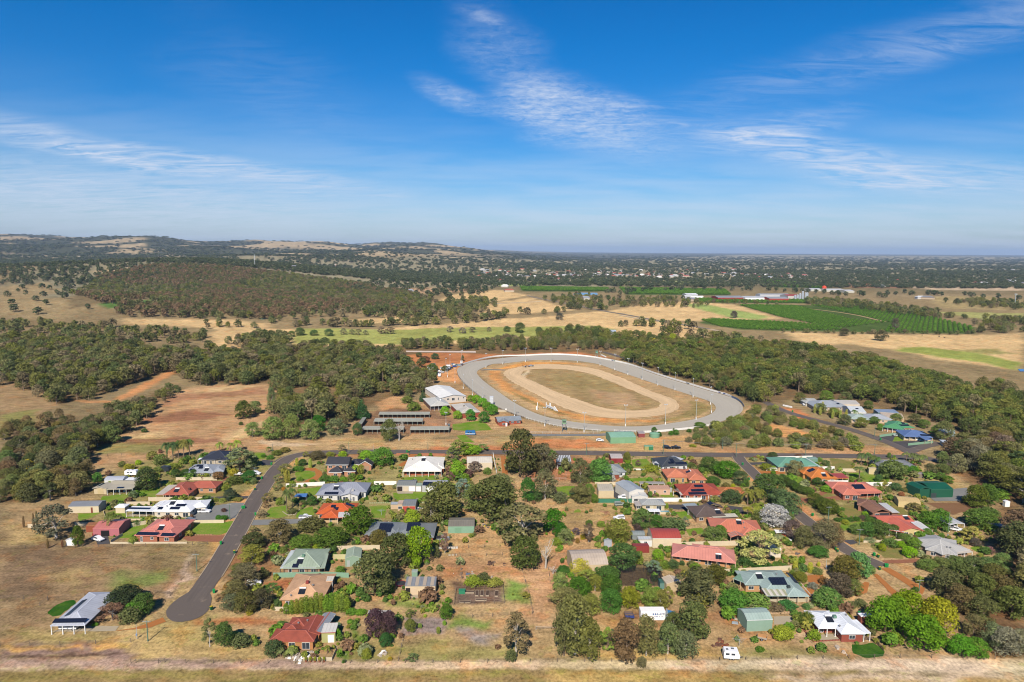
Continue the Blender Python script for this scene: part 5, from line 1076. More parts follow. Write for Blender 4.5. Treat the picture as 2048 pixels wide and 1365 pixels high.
BARK = solid(A(150, 128, 106), .9, .35, 2.0); PALEB = solid(A(214, 204, 190), .85, .3, 2.0); DARKB = solid(A(104, 84, 68), .9, .3, 2.0)
def cards(C, N, size, rng, stretch=1.5):
    """irregular little leaf faces: centre C, normal N, size"""
    n_ = len(C); a = rng.normal(size=(n_, 3)); N = N / np.linalg.norm(N, axis=1)[:, None]
    U = np.cross(N, a); U /= np.linalg.norm(U, axis=1)[:, None] + 1e-9; V = np.cross(N, U)
    s = size * rng.uniform(.6, 1.35, n_); st = rng.uniform(.7, stretch, n_)
    P = []
    for du, dv in ((-1, -.15), (.1, -.75), (1, .1), (-.1, .8)):
        j = rng.uniform(.75, 1.25, n_)
        P.append(C + U * (s * du * j * st)[:, None] + V * (s * dv * j)[:, None])
    return np.stack(P, 1).reshape(-1, 3)
def crown_mesh(name, clumps, ncard, size, seed, jit=.50, fill=.12, mats=(), flat=1.0, extra=None, stretch=1.5):
    rng = np.random.default_rng(seed)
    cl = np.array(clumps, float)                       # x y z r rz
    wt = cl[:, 3] ** 2; cnt = np.maximum(4, (wt / wt.sum() * ncard)).astype(int)
    Cs, Ns = [], []
    for (x, y, z, r_, rz), k_ in zip(cl, cnt):
        d = rng.normal(size=(k_, 3)); d /= np.linalg.norm(d, axis=1)[:, None]
        d[:, 2] = np.where((d[:, 2] < -.35) & (rng.random(k_) < .7), -d[:, 2], d[:, 2])
        rad = np.where(rng.random(k_) < fill, rng.uniform(.3, .8, k_), rng.uniform(.82, 1.10, k_))
        Cs.append(np.column_stack([x + d[:, 0] * r_ * rad, y + d[:, 1] * r_ * rad, z + d[:, 2] * rz * rad]))
        Ns.append(d * np.array([1, 1, r_ / max(rz, .01)]) + rng.normal(size=(k_, 3)) * jit)
    C, N = np.vstack(Cs), np.vstack(Ns)
    C[:, 2] = np.maximum(C[:, 2], size * .3)
    v = cards(C, N, size, rng, stretch); nf = len(C)
    rnd = np.clip(rng.normal(.5, .2, nf), 0, 1)
    ev, ef = ([], []) if extra is None else (extra.v, extra.f)
    me = bpy.data.meshes.new(name); tot = np.vstack([v, np.array(ev).reshape(-1, 3)]) if ev else v
    faces = np.arange(nf * 4).reshape(-1, 4).tolist() + [tuple(i + nf * 4 for i in f) for f in ef]
    me.from_pydata(tot.tolist(), [], faces)
    at = me.attributes.new('rnd', 'FLOAT', 'FACE'); at.data.foreach_set('value', np.concatenate([rnd, np.full(len(ef), .5)]).astype(np.float32))
    for m in (mats or (LEAF,)): me.materials.append(m)
    if ev: me.polygons.foreach_set('material_index', np.concatenate([np.zeros(nf), np.ones(len(ef))]).astype(np.int32))
    me.update(); return me
def trunk_mb(clumps, h0, r0, rng, limbs=7, lean=0, lo=.55):
    mb = MB(); top = Vector((lean * h0, 0, h0))
    mb.tube([(0, 0, -.3), (lean * h0 * .3, .03, h0 * .5), top], [r0 * 1.25, r0 * .9, r0 * .62], 7, cap=False)
    for c in sorted(clumps, key=lambda c: -c[3])[:limbs]:
        e = Vector(c[:3]); s_ = Vector((0, 0, h0 * rng.uniform(lo, .98))); s_.x = lean * s_.z
        mid = s_.lerp(e, .55) + Vector((rng.uniform(-.2, .2), rng.uniform(-.2, .2), .25))
        mb.tube([s_, mid, s_.lerp(e, .93)], [r0 * .42, r0 * .28, r0 * .1], 5, cap=False)
    return mb
# every prototype is 10 m tall; the tree empties scale it
PROTO = {}
def proto(kind, clumps, ncard, size, seed, bark, h0=4.5, r0=.26, limbs=7, lean=0, **kw):
    rng = random.Random(seed)
    cr = crown_mesh('crown', clumps, ncard, size, seed, **kw)
    tr = trunk_mb(clumps, h0, r0, rng, limbs, lean).mesh('trunk', bark)
    zmax = max(c[2] + c[4] for c in clumps); rad = max(math.hypot(c[0], c[1]) + c[3] for c in clumps)
    PROTO.setdefault(kind, []).append((cr, tr, rad, zmax, clumps))
def dome(rng, n_, R_, z0, z1, r0, r1, rz=.75, low=0):
    out = []
    for i in range(n_):
        a = i * 2.399 + rng.uniform(-.4, .4); q = math.sqrt((i + .5) / n_)
        rr = R_ * q * rng.uniform(.82, 1.05); z = z1 - (z1 - z0) * q ** 2.2 * rng.uniform(.6, 1.1); r_ = rng.uniform(r0, r1)
        out.append((rr * math.cos(a), rr * math.sin(a), z, r_, r_ * rz))
    for i in range(low):
        a = rng.uniform(0, 6.28); r_ = rng.uniform(r0, r1); out.append((R_ * .72 * math.cos(a), R_ * .72 * math.sin(a), z0 * rng.uniform(.6, .95), r_, r_ * rz))
    return out
for s_ in range(5):
    r_ = random.Random(100 + s_)
    cl_ = dome(r_, 17, 3.3, 3.0, 8.7, 1.15, 1.85, .78, 7)
    if s_ >= 2: cl_ = [(c[0] * .9 + r_.uniform(-.5, .5), c[1], c[2] + r_.uniform(-.5, .5), c[3], c[4]) for c in cl_]
    proto('gum', cl_, 3400, .215, 100 + s_, BARK if s_ % 3 else PALEB, 3.8, .24, 7)
for s_ in range(3):
    r_ = random.Random(140 + s_)
    proto('thin', dome(r_, 13, 3.2, 3.4, 8.9, .8, 1.35, .8, 5), 2100, .20, 140 + s_, PALEB, 5.2, .22, 12, fill=.3)
for s_ in range(4):
    r_ = random.Random(200 + s_)
    proto('dense', [(0, 0, 4.6, 3.6, 3.6)] + dome(r_, 24, 3.4, 2.6, 8.4, .95, 1.5, .85, 9), 3600, .21, 200 + s_, DARKB, 3.0, .3, 3, fill=.05)
for s_ in range(3):
    r_ = random.Random(240 + s_)
    cl_ = [(r_.uniform(-.3, .3) * (1 - z / 10), r_.uniform(-.3, .3), z, (1 - z / 11) * 2.5 + .25, .9) for z in np.linspace(1.2, 9.3, 11)]
    proto('cone', cl_, 2200, .19, 240 + s_, DARKB, 3, .2, 0, fill=.05)
for s_ in range(2):
    r_ = random.Random(260 + s_)
    proto('column', [(r_.uniform(-.1, .1), r_.uniform(-.1, .1), z, 1.0 - .05 * abs(z - 4.2) ** 1.25, .9) for z in np.linspace(.8, 9.2, 10)], 1300, .17, 260 + s_, DARKB, 2, .15, 0, fill=.04)
for s_ in range(4):
    r_ = random.Random(300 + s_)
    proto('shrub', [(0, 0, 3.5, 4.0, 4.0)] + dome(r_, 18, 4.0, 2.0, 7.6, 1.4, 2.1, .9, 7), 1300, .40, 300 + s_, DARKB, 2.0, .25, 3, fill=.06)
for s_ in range(2):
    r_ = random.Random(340 + s_)
    proto('airy', dome(r_, 34, 4.3, 2.6, 8.9, .6, 1.05, .7, 10), 3400, .20, 340 + s_, BARK, 3.6, .24, 16, fill=.3)
def palm_crown(seed, n_=17, L=4.6):
    rng = random.Random(seed); V, Fc = [], []
    for i in range(n_):
        a = i * 2.399; e0 = rng.uniform(.15, 1.25); pts = []
        for j in range(7):
            t = j / 6; r_ = L * t * math.cos(e0) * (1 - .15 * t) + .15; z = 8.2 + L * (t * math.sin(e0) - t * t * rng.uniform(.75, .95) * (1.25 - e0 * .35))
            pts.append(Vector((r_ * math.cos(a), r_ * math.sin(a), z)))
        sd = Vector((-math.sin(a), math.cos(a), 0))
        for j in range(6):
            for k_ in range(3):
                p = pts[j].lerp(pts[j + 1], k_ / 3); q = pts[j].lerp(pts[j + 1], k_ / 3 + .24); wl = (.95 - .45 * abs(j - 2.4) / 3.5) * .95
                for sg in (1, -1):
                    b = len(V); tip = sd * sg * wl + (pts[j + 1] - pts[j]).normalized() * .35 - Vector((0, 0, wl * .42))
                    V += [p[:], q[:], (q + tip)[:], (p.lerp(q, .2) + tip * .95)[:]]; Fc.append((b, b + 1, b + 2, b + 3))
    me = bpy.data.meshes.new('fronds'); me.from_pydata(V, [], Fc)
    at = me.attributes.new('rnd', 'FLOAT', 'FACE'); at.data.foreach_set('value', np.array([rng.random() for _ in Fc], np.float32))
    me.materials.append(LEAF); me.update()
    mb = MB(); mb.tube([(0, 0, -.2), (.06, .05, 4), (0, 0, 8.3)], [.30, .21, .24], 7); return me, mb.mesh('trunk', BARK)
for s_ in range(3):
    c_, t_ = palm_crown(400 + s_, 16 + s_ * 2); PROTO.setdefault('palm', []).append((c_, t_, 4.4, 10.2, None))
def dead_tree(seed, n_=9):
    rng = random.Random(seed); mb = MB(); tw = MB()
    mb.tube([(0, 0, -.2), (.15, 0, 2.6), (.1, .1, 5.5), (.3, 0, 7.5)], [.42, .32, .2, .08], 7)
    for i in range(n_):
        z = rng.uniform(2.0, 6.0); a = i * 2.4; L = rng.uniform(2.0, 4.2)
        p0 = Vector((.15, 0, z)); p1 = p0 + Vector((math.cos(a) * L * .5, math.sin(a) * L * .5, L * .55)); p2 = p0 + Vector((math.cos(a) * L * .75, math.sin(a) * L * .75, L * 1.1))
        tw.tube([p0, p1, p2], [.16, .10, .03], 5, cap=False)
        for j in range(4):
            b = p1.lerp(p2, rng.random()); e = b + Vector((rng.uniform(-1, 1), rng.uniform(-1, 1), rng.uniform(.2, 1.2))); tw.tube([b, e], [.06, .02], 4, cap=False)
    return tw.mesh('branches', PALEB), mb.mesh('trunk', PALEB)
for s_ in range(3):
    c_, t_ = dead_tree(500 + s_, 9 + 3 * s_); PROTO.setdefault('dead', []).append((c_, t_, 3.3, 9.5, None))

def leafc(c): return tuple(min(.5, max(.008, x)) for x in A(c[0] * .98, c[1] * 1.01, c[2] * 1.03, k=LEAFK))
def cword(c):
    r_, g_, b_ = c
    if r_ > 150 and g_ > 135 and b_ < 120: return 'yellow'
    if r_ > 150 and g_ > 150: return 'silver grey'
    if r_ > g_ + 34: return 'rusty orange' if b_ < 60 else 'reddish brown'
    if r_ < g_ * 1.25 and r_ > g_ and b_ > g_ * .93: return 'maroon'
    if r_ > g_ + 9 and b_ > g_ * .62: return 'brownish'
    if g_ - b_ > 85: return 'bright green'
    if r_ > 116 and g_ > 116 and b_ < 64: return 'yellow green'
    if g_ > r_ + 12: return 'deep green'
    if g_ < 92: return 'dark olive'
    if b_ > g_ * .6: return 'grey green'
    return 'olive green'
PLANTS = []                       # (root, words, kind word, x, y)
rv = random.Random(77)
KINDN = {'gum': ('gum_tree', 'gum tree', 'gum tree'), 'thin': ('gum_tree', 'open gum tree', 'gum tree'), 'dense': ('leafy_tree', 'dense tree', 'tree'), 'cone': ('conifer_tree', 'pointed conifer', 'tree'),
         'column': ('cypress_tree', 'narrow column cypress', 'cypress'), 'shrub': ('shrub', 'shrub', 'shrub'), 'airy': ('spreading_tree', 'spreading tree', 'tree'), 'palm': ('palm_tree', 'palm', 'palm'), 'dead': ('dead_tree', 'bare dead tree', 'dead tree')}
NTREE = {'gum tree': 0, 'cypress': 0, 'tree': 0, 'shrub': 0, 'palm': 0, 'dead tree': 0}
def plant(kind, loc, wd, ht, c, group=None, label=None):
    v_ = PROTO[kind]; cr, tr, rad, zt, _ = v_[rv.randrange(len(v_))]
    nm, word, cat = KINDN[kind]
    sz = ht / zt * 1.08; sx = wd / (2 * rad) * 1.27
    NTREE[cat] += 1
    col = leafc(tuple(x * rv.uniform(.93, 1.07) for x in c)); rz = rv.uniform(0, 6.28)
    o = thing(nm, label, cat, loc, group, rz); o.scale = (sx, sx, sz)
    part('crown' if kind not in ('palm', 'dead') else ('fronds' if kind == 'palm' else 'branches'), cr, o, color=col); part('trunk', tr, o)
    if not label: PLANTS.append((o, cword(c), word, loc[0], loc[1]))
    return o
OCC = []                           # (x, y, r) where a plant or a house already stands
def T(px, py, wp, hp, kind, c):
    p = GT(px, py); _, _, zc = proj(p); mpp = zc / F
    dep = math.atan2(H - p.z, math.hypot(p.x, p.y))
    wd = wp * mpp; ht = max((hp * mpp - wd * .42 * math.sin(dep)) / math.cos(dep), hp * mpp * .62)
    q = Vector((p.x, p.y, 0)).normalized() * wd * .30; p = p + q
    OCC.append((p.x, p.y, wd * .42))
    plant(kind, p, wd, ht, c)
# ---- trees and shrubs one by one, from the street gardens outwards: x y width height (photo), kind, colour
VEG = '''
113 1083 66 70 thin 100 98 70;157 1096 22 42 dense 78 90 36;223 1067 28 42 palm 92 96 52;294 984 40 46 dense 70 86 45;335 921 24 36 palm 72 92 52;346 922 24 38 palm 70 92 50;357 918 22 36 palm 76 96 52;368 918 26 38 palm 110 105 52;379 913 24 34 palm 84 104 50
323 931 30 22 shrub 100 105 56;305 921 20 18 shrub 120 115 62;321 907 8 9 shrub 130 82 66;277 931 12 11 shrub 150 150 40;258 942 22 14 shrub 140 138 52;290 945 24 12 shrub 120 122 56;353 958 18 19 dense 66 92 44;372 957 18 18 dense 64 92 40;388 957 16 17 dense 68 96 42;401 956 14 13 shrub 110 128 44;415 957 18 13 shrub 118 134 46;266 998 18 16 shrub 100 110 72;273 1053 16 12 shrub 84 106 52;267 1088 18 14 shrub 130 140 60
48 1056 4 22 column 120 96 66;68 1057 4 28 column 118 94 64;75 1057 4 32 column 112 92 62;96 1098 4 18 column 124 92 62;125 1096 4 15 column 120 90 62;345 941 34 14 shrub 124 126 58;318 945 22 12 shrub 110 120 56;245 935 16 12 shrub 96 112 60;195 966 18 20 shrub 84 112 50;170 962 26 18 shrub 92 128 48
250 1222 66 46 dense 58 68 40;287 1232 42 42 dense 84 96 50;272 1238 42 32 dense 86 112 42;226 1247 52 38 thin 116 98 78;262 1249 44 32 shrub 104 96 58;190 1254 12 8 shrub 96 130 44
480 948 64 50 airy 122 112 78;440 906 18 22 palm 120 130 56;461 906 20 20 palm 124 134 56;475 905 20 24 palm 128 138 52;505 934 24 24 shrub 110 120 54;527 916 12 7 shrub 84 112 46;540 920 16 9 shrub 88 116 46;553 912 22 11 shrub 98 108 50;570 906 22 11 shrub 118 116 56;538 906 14 12 palm 96 112 52
424 979 20 16 shrub 124 122 60;451 983 16 14 shrub 120 118 50;460 1003 24 23 dense 66 80 54;430 1004 16 8 shrub 128 124 56;446 1005 18 8 shrub 138 132 70;475 1004 18 9 shrub 128 126 60;499 968 28 26 dense 60 96 44;468 972 36 19 shrub 88 104 50;467 955 18 18 shrub 152 140 50;437 961 20 17 shrub 118 90 66;394 982 12 10 shrub 66 104 44;508 970 14 14 shrub 108 112 70;437 1040 12 9 shrub 72 110 40;446 1042 22 10 shrub 66 104 36;448 1025 10 8 shrub 92 70 60
571 950 28 21 airy 124 122 74;560 966 24 17 airy 122 120 76;556 983 20 17 airy 128 124 78;537 1007 24 20 airy 122 118 72;532 1018 12 15 airy 130 116 82;524 1037 22 16 airy 132 120 86;507 1068 20 15 airy 128 122 78;573 967 7 25 column 150 148 66;578 966 6 22 column 148 146 64;594 933 6 16 column 158 156 66;621 937 7 18 column 160 160 70;605 933 16 14 dense 66 88 44;597 944 22 11 shrub 84 112 48;634 921 30 18 dense 94 94 58;612 916 12 12 airy 130 124 70;660 915 18 11 shrub 132 128 52;686 915 20 12 shrub 138 164 40;684 906 16 16 airy 130 126 80;733 922 26 20 dense 122 158 48;765 935 44 38 dense 96 118 44;722 912 14 12 airy 134 128 70
574 1027 22 46 palm 90 104 54;585 1017 20 40 palm 92 106 54;624 1013 20 20 dense 74 96 50;606 1013 16 12 dense 84 100 54;567 983 8 9 shrub 192 112 42;586 1028 20 10 shrub 96 100 60;560 1012 18 16 shrub 118 128 50;650 967 22 16 shrub 86 112 46;668 966 20 14 shrub 96 124 48;687 966 18 12 shrub 112 132 46;705 961 14 14 shrub 100 118 52;718 960 18 10 shrub 138 140 44;711 952 15 23 palm 120 140 56;722 950 14 20 shrub 130 138 56;585 976 14 14 shrub 110 132 44;600 964 12 10 shrub 112 130 46;625 967 12 8 shrub 104 128 46
718 1076 58 60 dense 72 92 34;560 1092 56 50 gum 100 96 60;507 1102 46 35 dense 76 86 45;505 1134 48 42 gum 118 114 55;567 1108 18 14 shrub 112 108 54;622 1066 56 30 shrub 94 94 56;662 1100 65 42 dense 80 96 40;605 1101 50 28 dense 94 110 42;550 1125 15 14 shrub 74 106 46;635 1098 20 10 shrub 140 150 46;709 1090 14 8 shrub 90 110 60
460 1192 30 28 airy 146 114 62;472 1203 44 40 gum 104 100 60;492 1178 58 46 gum 104 98 66;461 1225 34 34 gum 100 108 70;492 1231 46 46 gum 90 84 50;523 1223 44 42 gum 86 80 50;527 1158 24 18 shrub 86 90 54;545 1190 26 22 airy 92 116 60;556 1218 20 18 shrub 86 98 58;478 1155 34 26 gum 100 104 60;490 1147 26 20 shrub 84 98 50;500 1232 14 13 shrub 150 140 46;440 1205 20 16 airy 132 118 76
573 1231 12 22 dense 112 124 48;584 1230 11 26 column 114 126 48;594 1230 11 28 column 112 124 48;604 1229 11 30 column 110 122 46;613 1228 12 32 column 108 122 44;623 1228 11 30 column 114 126 48;633 1226 12 36 column 106 120 44;643 1225 12 34 column 110 122 46;653 1226 13 32 column 108 122 46;664 1225 13 34 column 104 118 46;675 1225 13 32 column 112 124 46;686 1226 13 34 column 116 128 48;694 1226 12 30 column 118 130 48;702 1232 20 14 shrub 92 130 44;722 1232 22 13 shrub 96 132 44
420 1298 26 54 thin 116 116 70;449 1299 34 50 dense 82 98 46;482 1298 42 28 shrub 94 100 60;470 1275 18 10 shrub 130 140 70;548 1317 36 33 dense 78 90 54;562 1317 20 20 palm 120 124 76;582 1317 22 20 palm 122 126 78;655 1311 18 18 palm 116 124 50;733 1321 20 22 dense 130 130 52;562 1257 20 14 shrub 96 110 52;676 1280 12 20 shrub 96 140 44;675 1258 14 12 shrub 140 146 110
750 1197 78 88 dense 90 96 54;795 1141 66 70 dense 84 86 48;838 1138 54 78 dense 112 138 30;824 1062 30 40 dense 140 138 40;757 1094 34 32 dense 100 102 48;680 1150 20 17 shrub 90 124 48;708 1155 18 16 palm 96 120 56;873 1120 12 26 gum 100 98 64;890 1110 20 40 thin 124 110 92
752 1280 40 56 dense 82 58 60;776 1278 36 50 dense 84 56 62;764 1280 22 36 shrub 96 84 56;771 1297 24 27 dense 62 94 44;733 1322 20 20 shrub 122 122 54;780 1323 10 8 shrub 156 142 44;821 1267 22 26 dense 110 114 50;893 1242 26 31 dense 84 110 40;820 1237 18 16 airy 110 112 60;825 1325 24 16 airy 112 112 72;877 1269 9 11 shrub 120 140 60;840 1258 8 10 shrub 124 134 60;800 1245 14 14 airy 120 130 70;850 1236 7 7 shrub 150 150 60;889 1252 8 10 shrub 120 140 56;951 1175 46 20 shrub 124 124 46;968 1170 26 24 shrub 94 90 52;990 1176 30 18 shrub 134 130 62;1002 1152 0 0 shrub 0 0 0
1032 1322 56 86 thin 116 106 72;1022 1325 24 22 shrub 92 100 60;1050 1143 58 64 dense 80 86 46;1040 960 66 96 gum 86 86 46;1085 946 60 56 gum 98 92 64;1062 950 40 44 gum 92 90 52;1090 1004 46 62 gum 114 114 70;1055 1007 30 48 dense 70 96 46;1075 1006 20 24 dense 76 92 50
885 1049 76 82 gum 94 100 54;862 1050 40 50 gum 96 100 56;985 1049 96 90 gum 90 94 50;950 1030 50 56 gum 100 104 58;1000 992 56 42 gum 110 114 74;925 1002 30 42 airy 118 128 114;1010 1040 40 60 gum 94 96 52;1045 1098 96 84 thin 112 112 72;1028 1092 44 44 gum 104 104 66;1105 1073 40 52 dense 58 106 30;1122 1085 26 36 dense 62 100 36;915 962 30 38 dense 116 142 40;933 958 26 20 shrub 112 86 74;950 946 26 22 airy 122 106 84;917 915 40 34 airy 130 122 62;935 912 34 24 dense 116 148 40;950 910 26 18 dense 124 156 44;900 965 22 20 airy 120 92 80;930 964 20 16 shrub 110 128 44;975 950 18 14 shrub 110 118 60;905 925 26 30 airy 118 122 70;965 905 24 16 airy 124 130 76;943 935 20 18 airy 112 84 76
1160 972 40 52 gum 94 96 60;1200 968 46 48 dense 94 120 60;1188 966 34 40 dense 98 122 62;1160 1008 44 34 gum 104 110 64;1120 1008 30 24 shrub 106 110 66;1189 1008 14 18 dense 96 112 46;1178 995 20 26 dense 98 114 50;1145 990 12 14 cone 92 104 76;1225 964 12 13 shrub 170 176 150;1236 1091 50 50 dense 110 114 50;1284 1061 40 40 gum 90 106 52;1312 1059 24 28 dense 72 108 40;1277 1063 20 16 shrub 92 72 66;1345 1063 50 26 shrub 100 110 66;1300 1030 14 10 shrub 110 120 60
1178 1053 15 12 shrub 88 106 46;1202 1056 18 13 shrub 124 124 54;1152 1072 15 15 airy 106 90 86;1177 1088 26 38 thin 114 94 68;1166 1081 11 13 shrub 152 146 42;1131 1092 30 32 gum 118 118 80;1115 1093 22 18 shrub 126 136 50;1155 1088 9 11 shrub 140 110 60;1142 1080 12 16 shrub 160 154 50
1091 1140 26 54 dead 0 0 0;1106 1150 18 14 dead 0 0 0
1160 1156 42 36 dense 164 158 66;1246 1146 56 56 dense 84 94 52;1120 1187 32 38 gum 128 128 72;1158 1196 46 38 dense 68 106 34;1176 1172 42 30 airy 134 138 62;1215 1166 52 30 dense 84 106 50;1222 1202 42 46 dense 70 102 40;1130 1222 60 42 gum 120 116 72;1180 1233 42 40 gum 114 124 62;1222 1229 44 46 dense 72 102 44;1258 1223 40 45 dense 124 122 38;1300 1221 36 42 gum 120 120 56;1320 1222 32 38 gum 118 116 58;1335 1217 24 40 airy 130 128 62;1127 1152 28 18 dense 70 96 44;1190 1186 30 34 gum 128 126 50
1392 1218 86 74 gum 94 94 56;1385 1290 66 78 gum 90 96 56;1370 1323 54 54 gum 104 110 76;1252 1331 56 82 gum 106 96 62;1292 1319 46 78 gum 110 106 66;1335 1316 46 64 gum 100 106 66;1283 1337 20 21 shrub 112 96 66;1224 1281 14 22 cone 80 96 66;1215 1306 32 45 airy 126 130 62;1150 1322 76 118 gum 106 104 56;1128 1320 44 100 gum 104 104 58;1178 1326 44 80 gum 102 100 54;1345 1268 30 40 gum 92 96 56
1316 1125 22 25 dense 112 152 40;1278 1131 14 26 column 116 118 54;1308 1153 30 30 airy 110 126 96;1346 1141 22 20 dense 78 100 60;1330 1138 22 16 shrub 108 130 52;1364 1132 10 10 shrub 70 90 50;1390 1141 24 14 shrub 110 134 44;1431 1171 42 38 dense 86 86 40;1466 1227 54 44 dense 84 120 48;1470 1228 28 14 shrub 100 146 34;1447 1150 30 12 shrub 96 110 50
1417 946 34 31 dense 84 104 50;1434 950 26 26 dense 80 104 46;1454 958 48 34 dense 74 116 34;1426 973 28 19 dense 70 96 40;1480 973 30 30 gum 84 98 56;1452 977 18 11 shrub 112 108 56;1466 976 9 8 shrub 160 148 44;1492 975 12 18 shrub 84 104 50;1302 944 38 13 shrub 130 130 48;1254 938 22 10 shrub 72 100 42;1254 927 15 22 dense 112 118 52;1256 928 12 8 shrub 120 140 44;1276 933 12 12 airy 116 96 84;1299 963 14 8 shrub 92 136 44;1315 963 10 6 shrub 134 132 50;1383 936 16 10 shrub 90 108 56;1338 972 8 8 shrub 110 150 40;1333 1018 8 11 shrub 126 136 44
1537 1003 60 53 dense 76 96 46;1570 1030 58 46 gum 94 106 70;1558 1018 36 40 gum 92 106 62;1495 1014 30 36 palm 118 114 50;1508 1014 30 38 palm 104 116 52;1518 1006 24 30 palm 108 120 54;1495 1038 26 24 palm 130 130 48;1510 1034 26 26 palm 126 122 50;1548 1012 18 22 palm 104 116 60;1547 1058 54 46 dense 166 168 146;1578 1048 20 22 shrub 96 112 66;1516 1050 24 28 shrub 104 112 54;1462 1010 40 29 dense 80 94 62;1430 1006 20 14 shrub 124 118 70;1452 1002 14 10 shrub 120 116 66
1564 967 17 18 dense 76 92 46;1573 973 18 18 dense 74 92 44;1583 979 18 18 dense 76 94 44;1593 985 19 18 dense 74 92 44;1603 990 19 18 dense 76 94 44;1614 993 20 18 dense 80 96 44;1630 1012 30 24 dense 82 98 42;1642 1022 28 26 dense 80 96 40;1655 1032 36 32 dense 84 100 42;1666 1030 24 22 dense 80 98 40
1518 1134 80 68 airy 190 180 100;1585 1086 40 44 gum 106 84 76;1607 1101 38 46 gum 108 96 64;1648 1106 52 62 gum 116 102 70;1668 1100 34 50 gum 112 100 70;1592 1062 0 0 gum 0 0 0;1612 1086 26 20 dense 114 116 54;1636 1118 38 24 dense 72 106 48;1425 1084 44 28 gum 102 116 60;1440 1078 24 26 dense 92 124 48;1415 1078 20 16 shrub 120 120 80;1455 1080 14 13 shrub 110 120 64;1545 1078 18 14 shrub 110 124 56;1530 1060 14 12 shrub 108 124 56;1370 1055 18 20 airy 122 118 92
1490 1135 30 20 shrub 66 92 48;1520 1139 40 18 shrub 62 96 44;1560 1137 30 9 shrub 92 120 52;1470 1140 18 14 shrub 100 120 60;1365 1070 10 8 shrub 120 124 50
1545 919 19 14 dense 68 86 50;1598 916 14 8 shrub 120 84 66;1532 942 24 15 shrub 116 128 44;1546 942 16 10 shrub 112 128 50;1590 953 34 30 gum 124 118 82;1575 940 18 14 shrub 128 126 90;1634 974 20 18 dense 72 96 46;1652 986 22 15 shrub 118 138 50;1666 984 12 10 shrub 130 140 50;1651 933 16 12 shrub 88 112 56;1639 924 12 9 shrub 112 126 56;1510 919 8 6 shrub 130 96 70;1516 917 8 7 shrub 150 140 70;1536 924 16 10 shrub 118 92 78;1610 968 14 10 shrub 120 130 70
1722 932 20 28 palm 88 104 56;1735 934 18 28 palm 84 104 56;1745 937 18 26 palm 88 108 58;1754 938 16 24 palm 84 104 56;1718 963 28 30 palm 104 116 64;1812 926 20 22 palm 108 112 62;1826 928 20 22 palm 100 108 60;1838 931 20 22 palm 104 112 62;1847 929 16 20 palm 100 110 62;1784 963 52 40 dense 106 106 60;1826 953 20 20 dense 80 122 38;1812 950 16 18 dense 86 124 42;1778 917 8 11 shrub 92 120 56;1788 919 6 8 shrub 96 120 56;1790 984 24 17 dense 74 96 58;1776 985 14 10 shrub 110 110 62;1812 985 16 10 shrub 126 112 66;1803 994 12 10 shrub 142 102 70;1757 966 14 16 dense 84 104 60;1748 972 12 8 shrub 112 120 96;1703 966 14 12 shrub 100 122 50
1952 1018 40 46 dense 84 102 40;1972 1014 40 44 dense 86 104 42;1998 1000 34 22 dense 120 130 56;1880 962 22 16 dense 90 106 50;1895 968 20 16 dense 84 108 44;1858 958 22 30 gum 104 92 66;1885 950 28 22 dense 92 98 56;1855 1060 34 36 dense 86 118 40;1878 1060 40 40 dense 84 112 40;1828 1025 28 18 airy 122 110 66;1845 1022 14 10 shrub 112 134 54;1930 1006 16 10 shrub 120 110 72
1675 1044 16 8 shrub 72 96 44;1687 1044 16 8 shrub 72 98 44;1700 1044 16 8 shrub 70 96 44;1713 1043 14 9 shrub 72 98 44;1725 1042 15 11 shrub 92 78 66;1732 1032 16 9 shrub 120 144 40;1684 1022 10 7 shrub 92 116 50;1690 1050 16 10 shrub 126 132 50;1712 1071 26 22 dense 108 118 56;1735 1076 30 30 dense 82 106 50;1755 1078 34 36 dense 80 104 50;1740 1060 26 24 dense 78 104 46;1770 1074 24 26 gum 100 116 60;1786 1072 24 22 dense 88 104 52;1800 1074 12 12 shrub 150 112 62;1740 1086 22 10 shrub 120 128 84;1720 1084 14 8 shrub 130 128 60
1764 1104 14 16 dense 126 142 34;1801 1098 19 15 dense 120 140 34;1819 1117 28 22 dense 124 150 34;1868 1110 24 13 shrub 122 146 44;1769 1092 12 12 shrub 128 146 56;1828 1103 26 26 dense 96 120 46;1840 1080 22 16 shrub 108 130 54;1854 1076 20 18 dense 92 118 50;1780 1096 30 18 shrub 92 112 58;1756 1096 14 10 shrub 120 136 60;1808 1084 24 16 dense 94 110 56;1835 1112 10 8 shrub 130 134 60;1845 1096 18 14 shrub 118 136 50
1942 1086 40 32 airy 150 150 76;1958 1062 60 42 dense 82 110 50;1975 1050 40 34 dense 84 112 52;1978 1109 18 16 shrub 132 96 86;1950 1094 22 16 dense 96 84 68;2004 1136 32 28 dense 112 118 70;2010 1150 24 16 shrub 110 116 66
1690 1168 58 52 gum 102 90 46;1716 1160 44 52 dense 104 134 70;1678 1200 50 50 gum 96 86 62;1705 1196 34 36 gum 100 104 58;1655 1223 52 44 dense 96 122 60;1636 1216 26 24 shrub 100 126 60;1740 1150 20 18 dense 96 116 58;1720 1216 24 16 shrub 104 110 60;1700 1218 22 14 shrub 110 104 64;1765 1145 0 0 gum 0 0 0
1768 1273 68 72 dense 88 118 32;1812 1256 66 70 dense 104 130 30;1790 1262 50 66 dense 96 126 30;1845 1309 74 74 dense 84 126 30;1875 1286 66 84 dense 148 144 36;1860 1262 40 60 dense 140 142 36;1790 1289 28 22 shrub 114 140 50;1920 1318 46 44 dense 90 126 40;1950 1318 46 40 dense 88 124 40;2010 1316 56 56 gum 126 122 92;2035 1312 40 50 gum 122 118 88;1985 1300 40 50 gum 116 114 76;1945 1281 38 48 gum 110 92 62
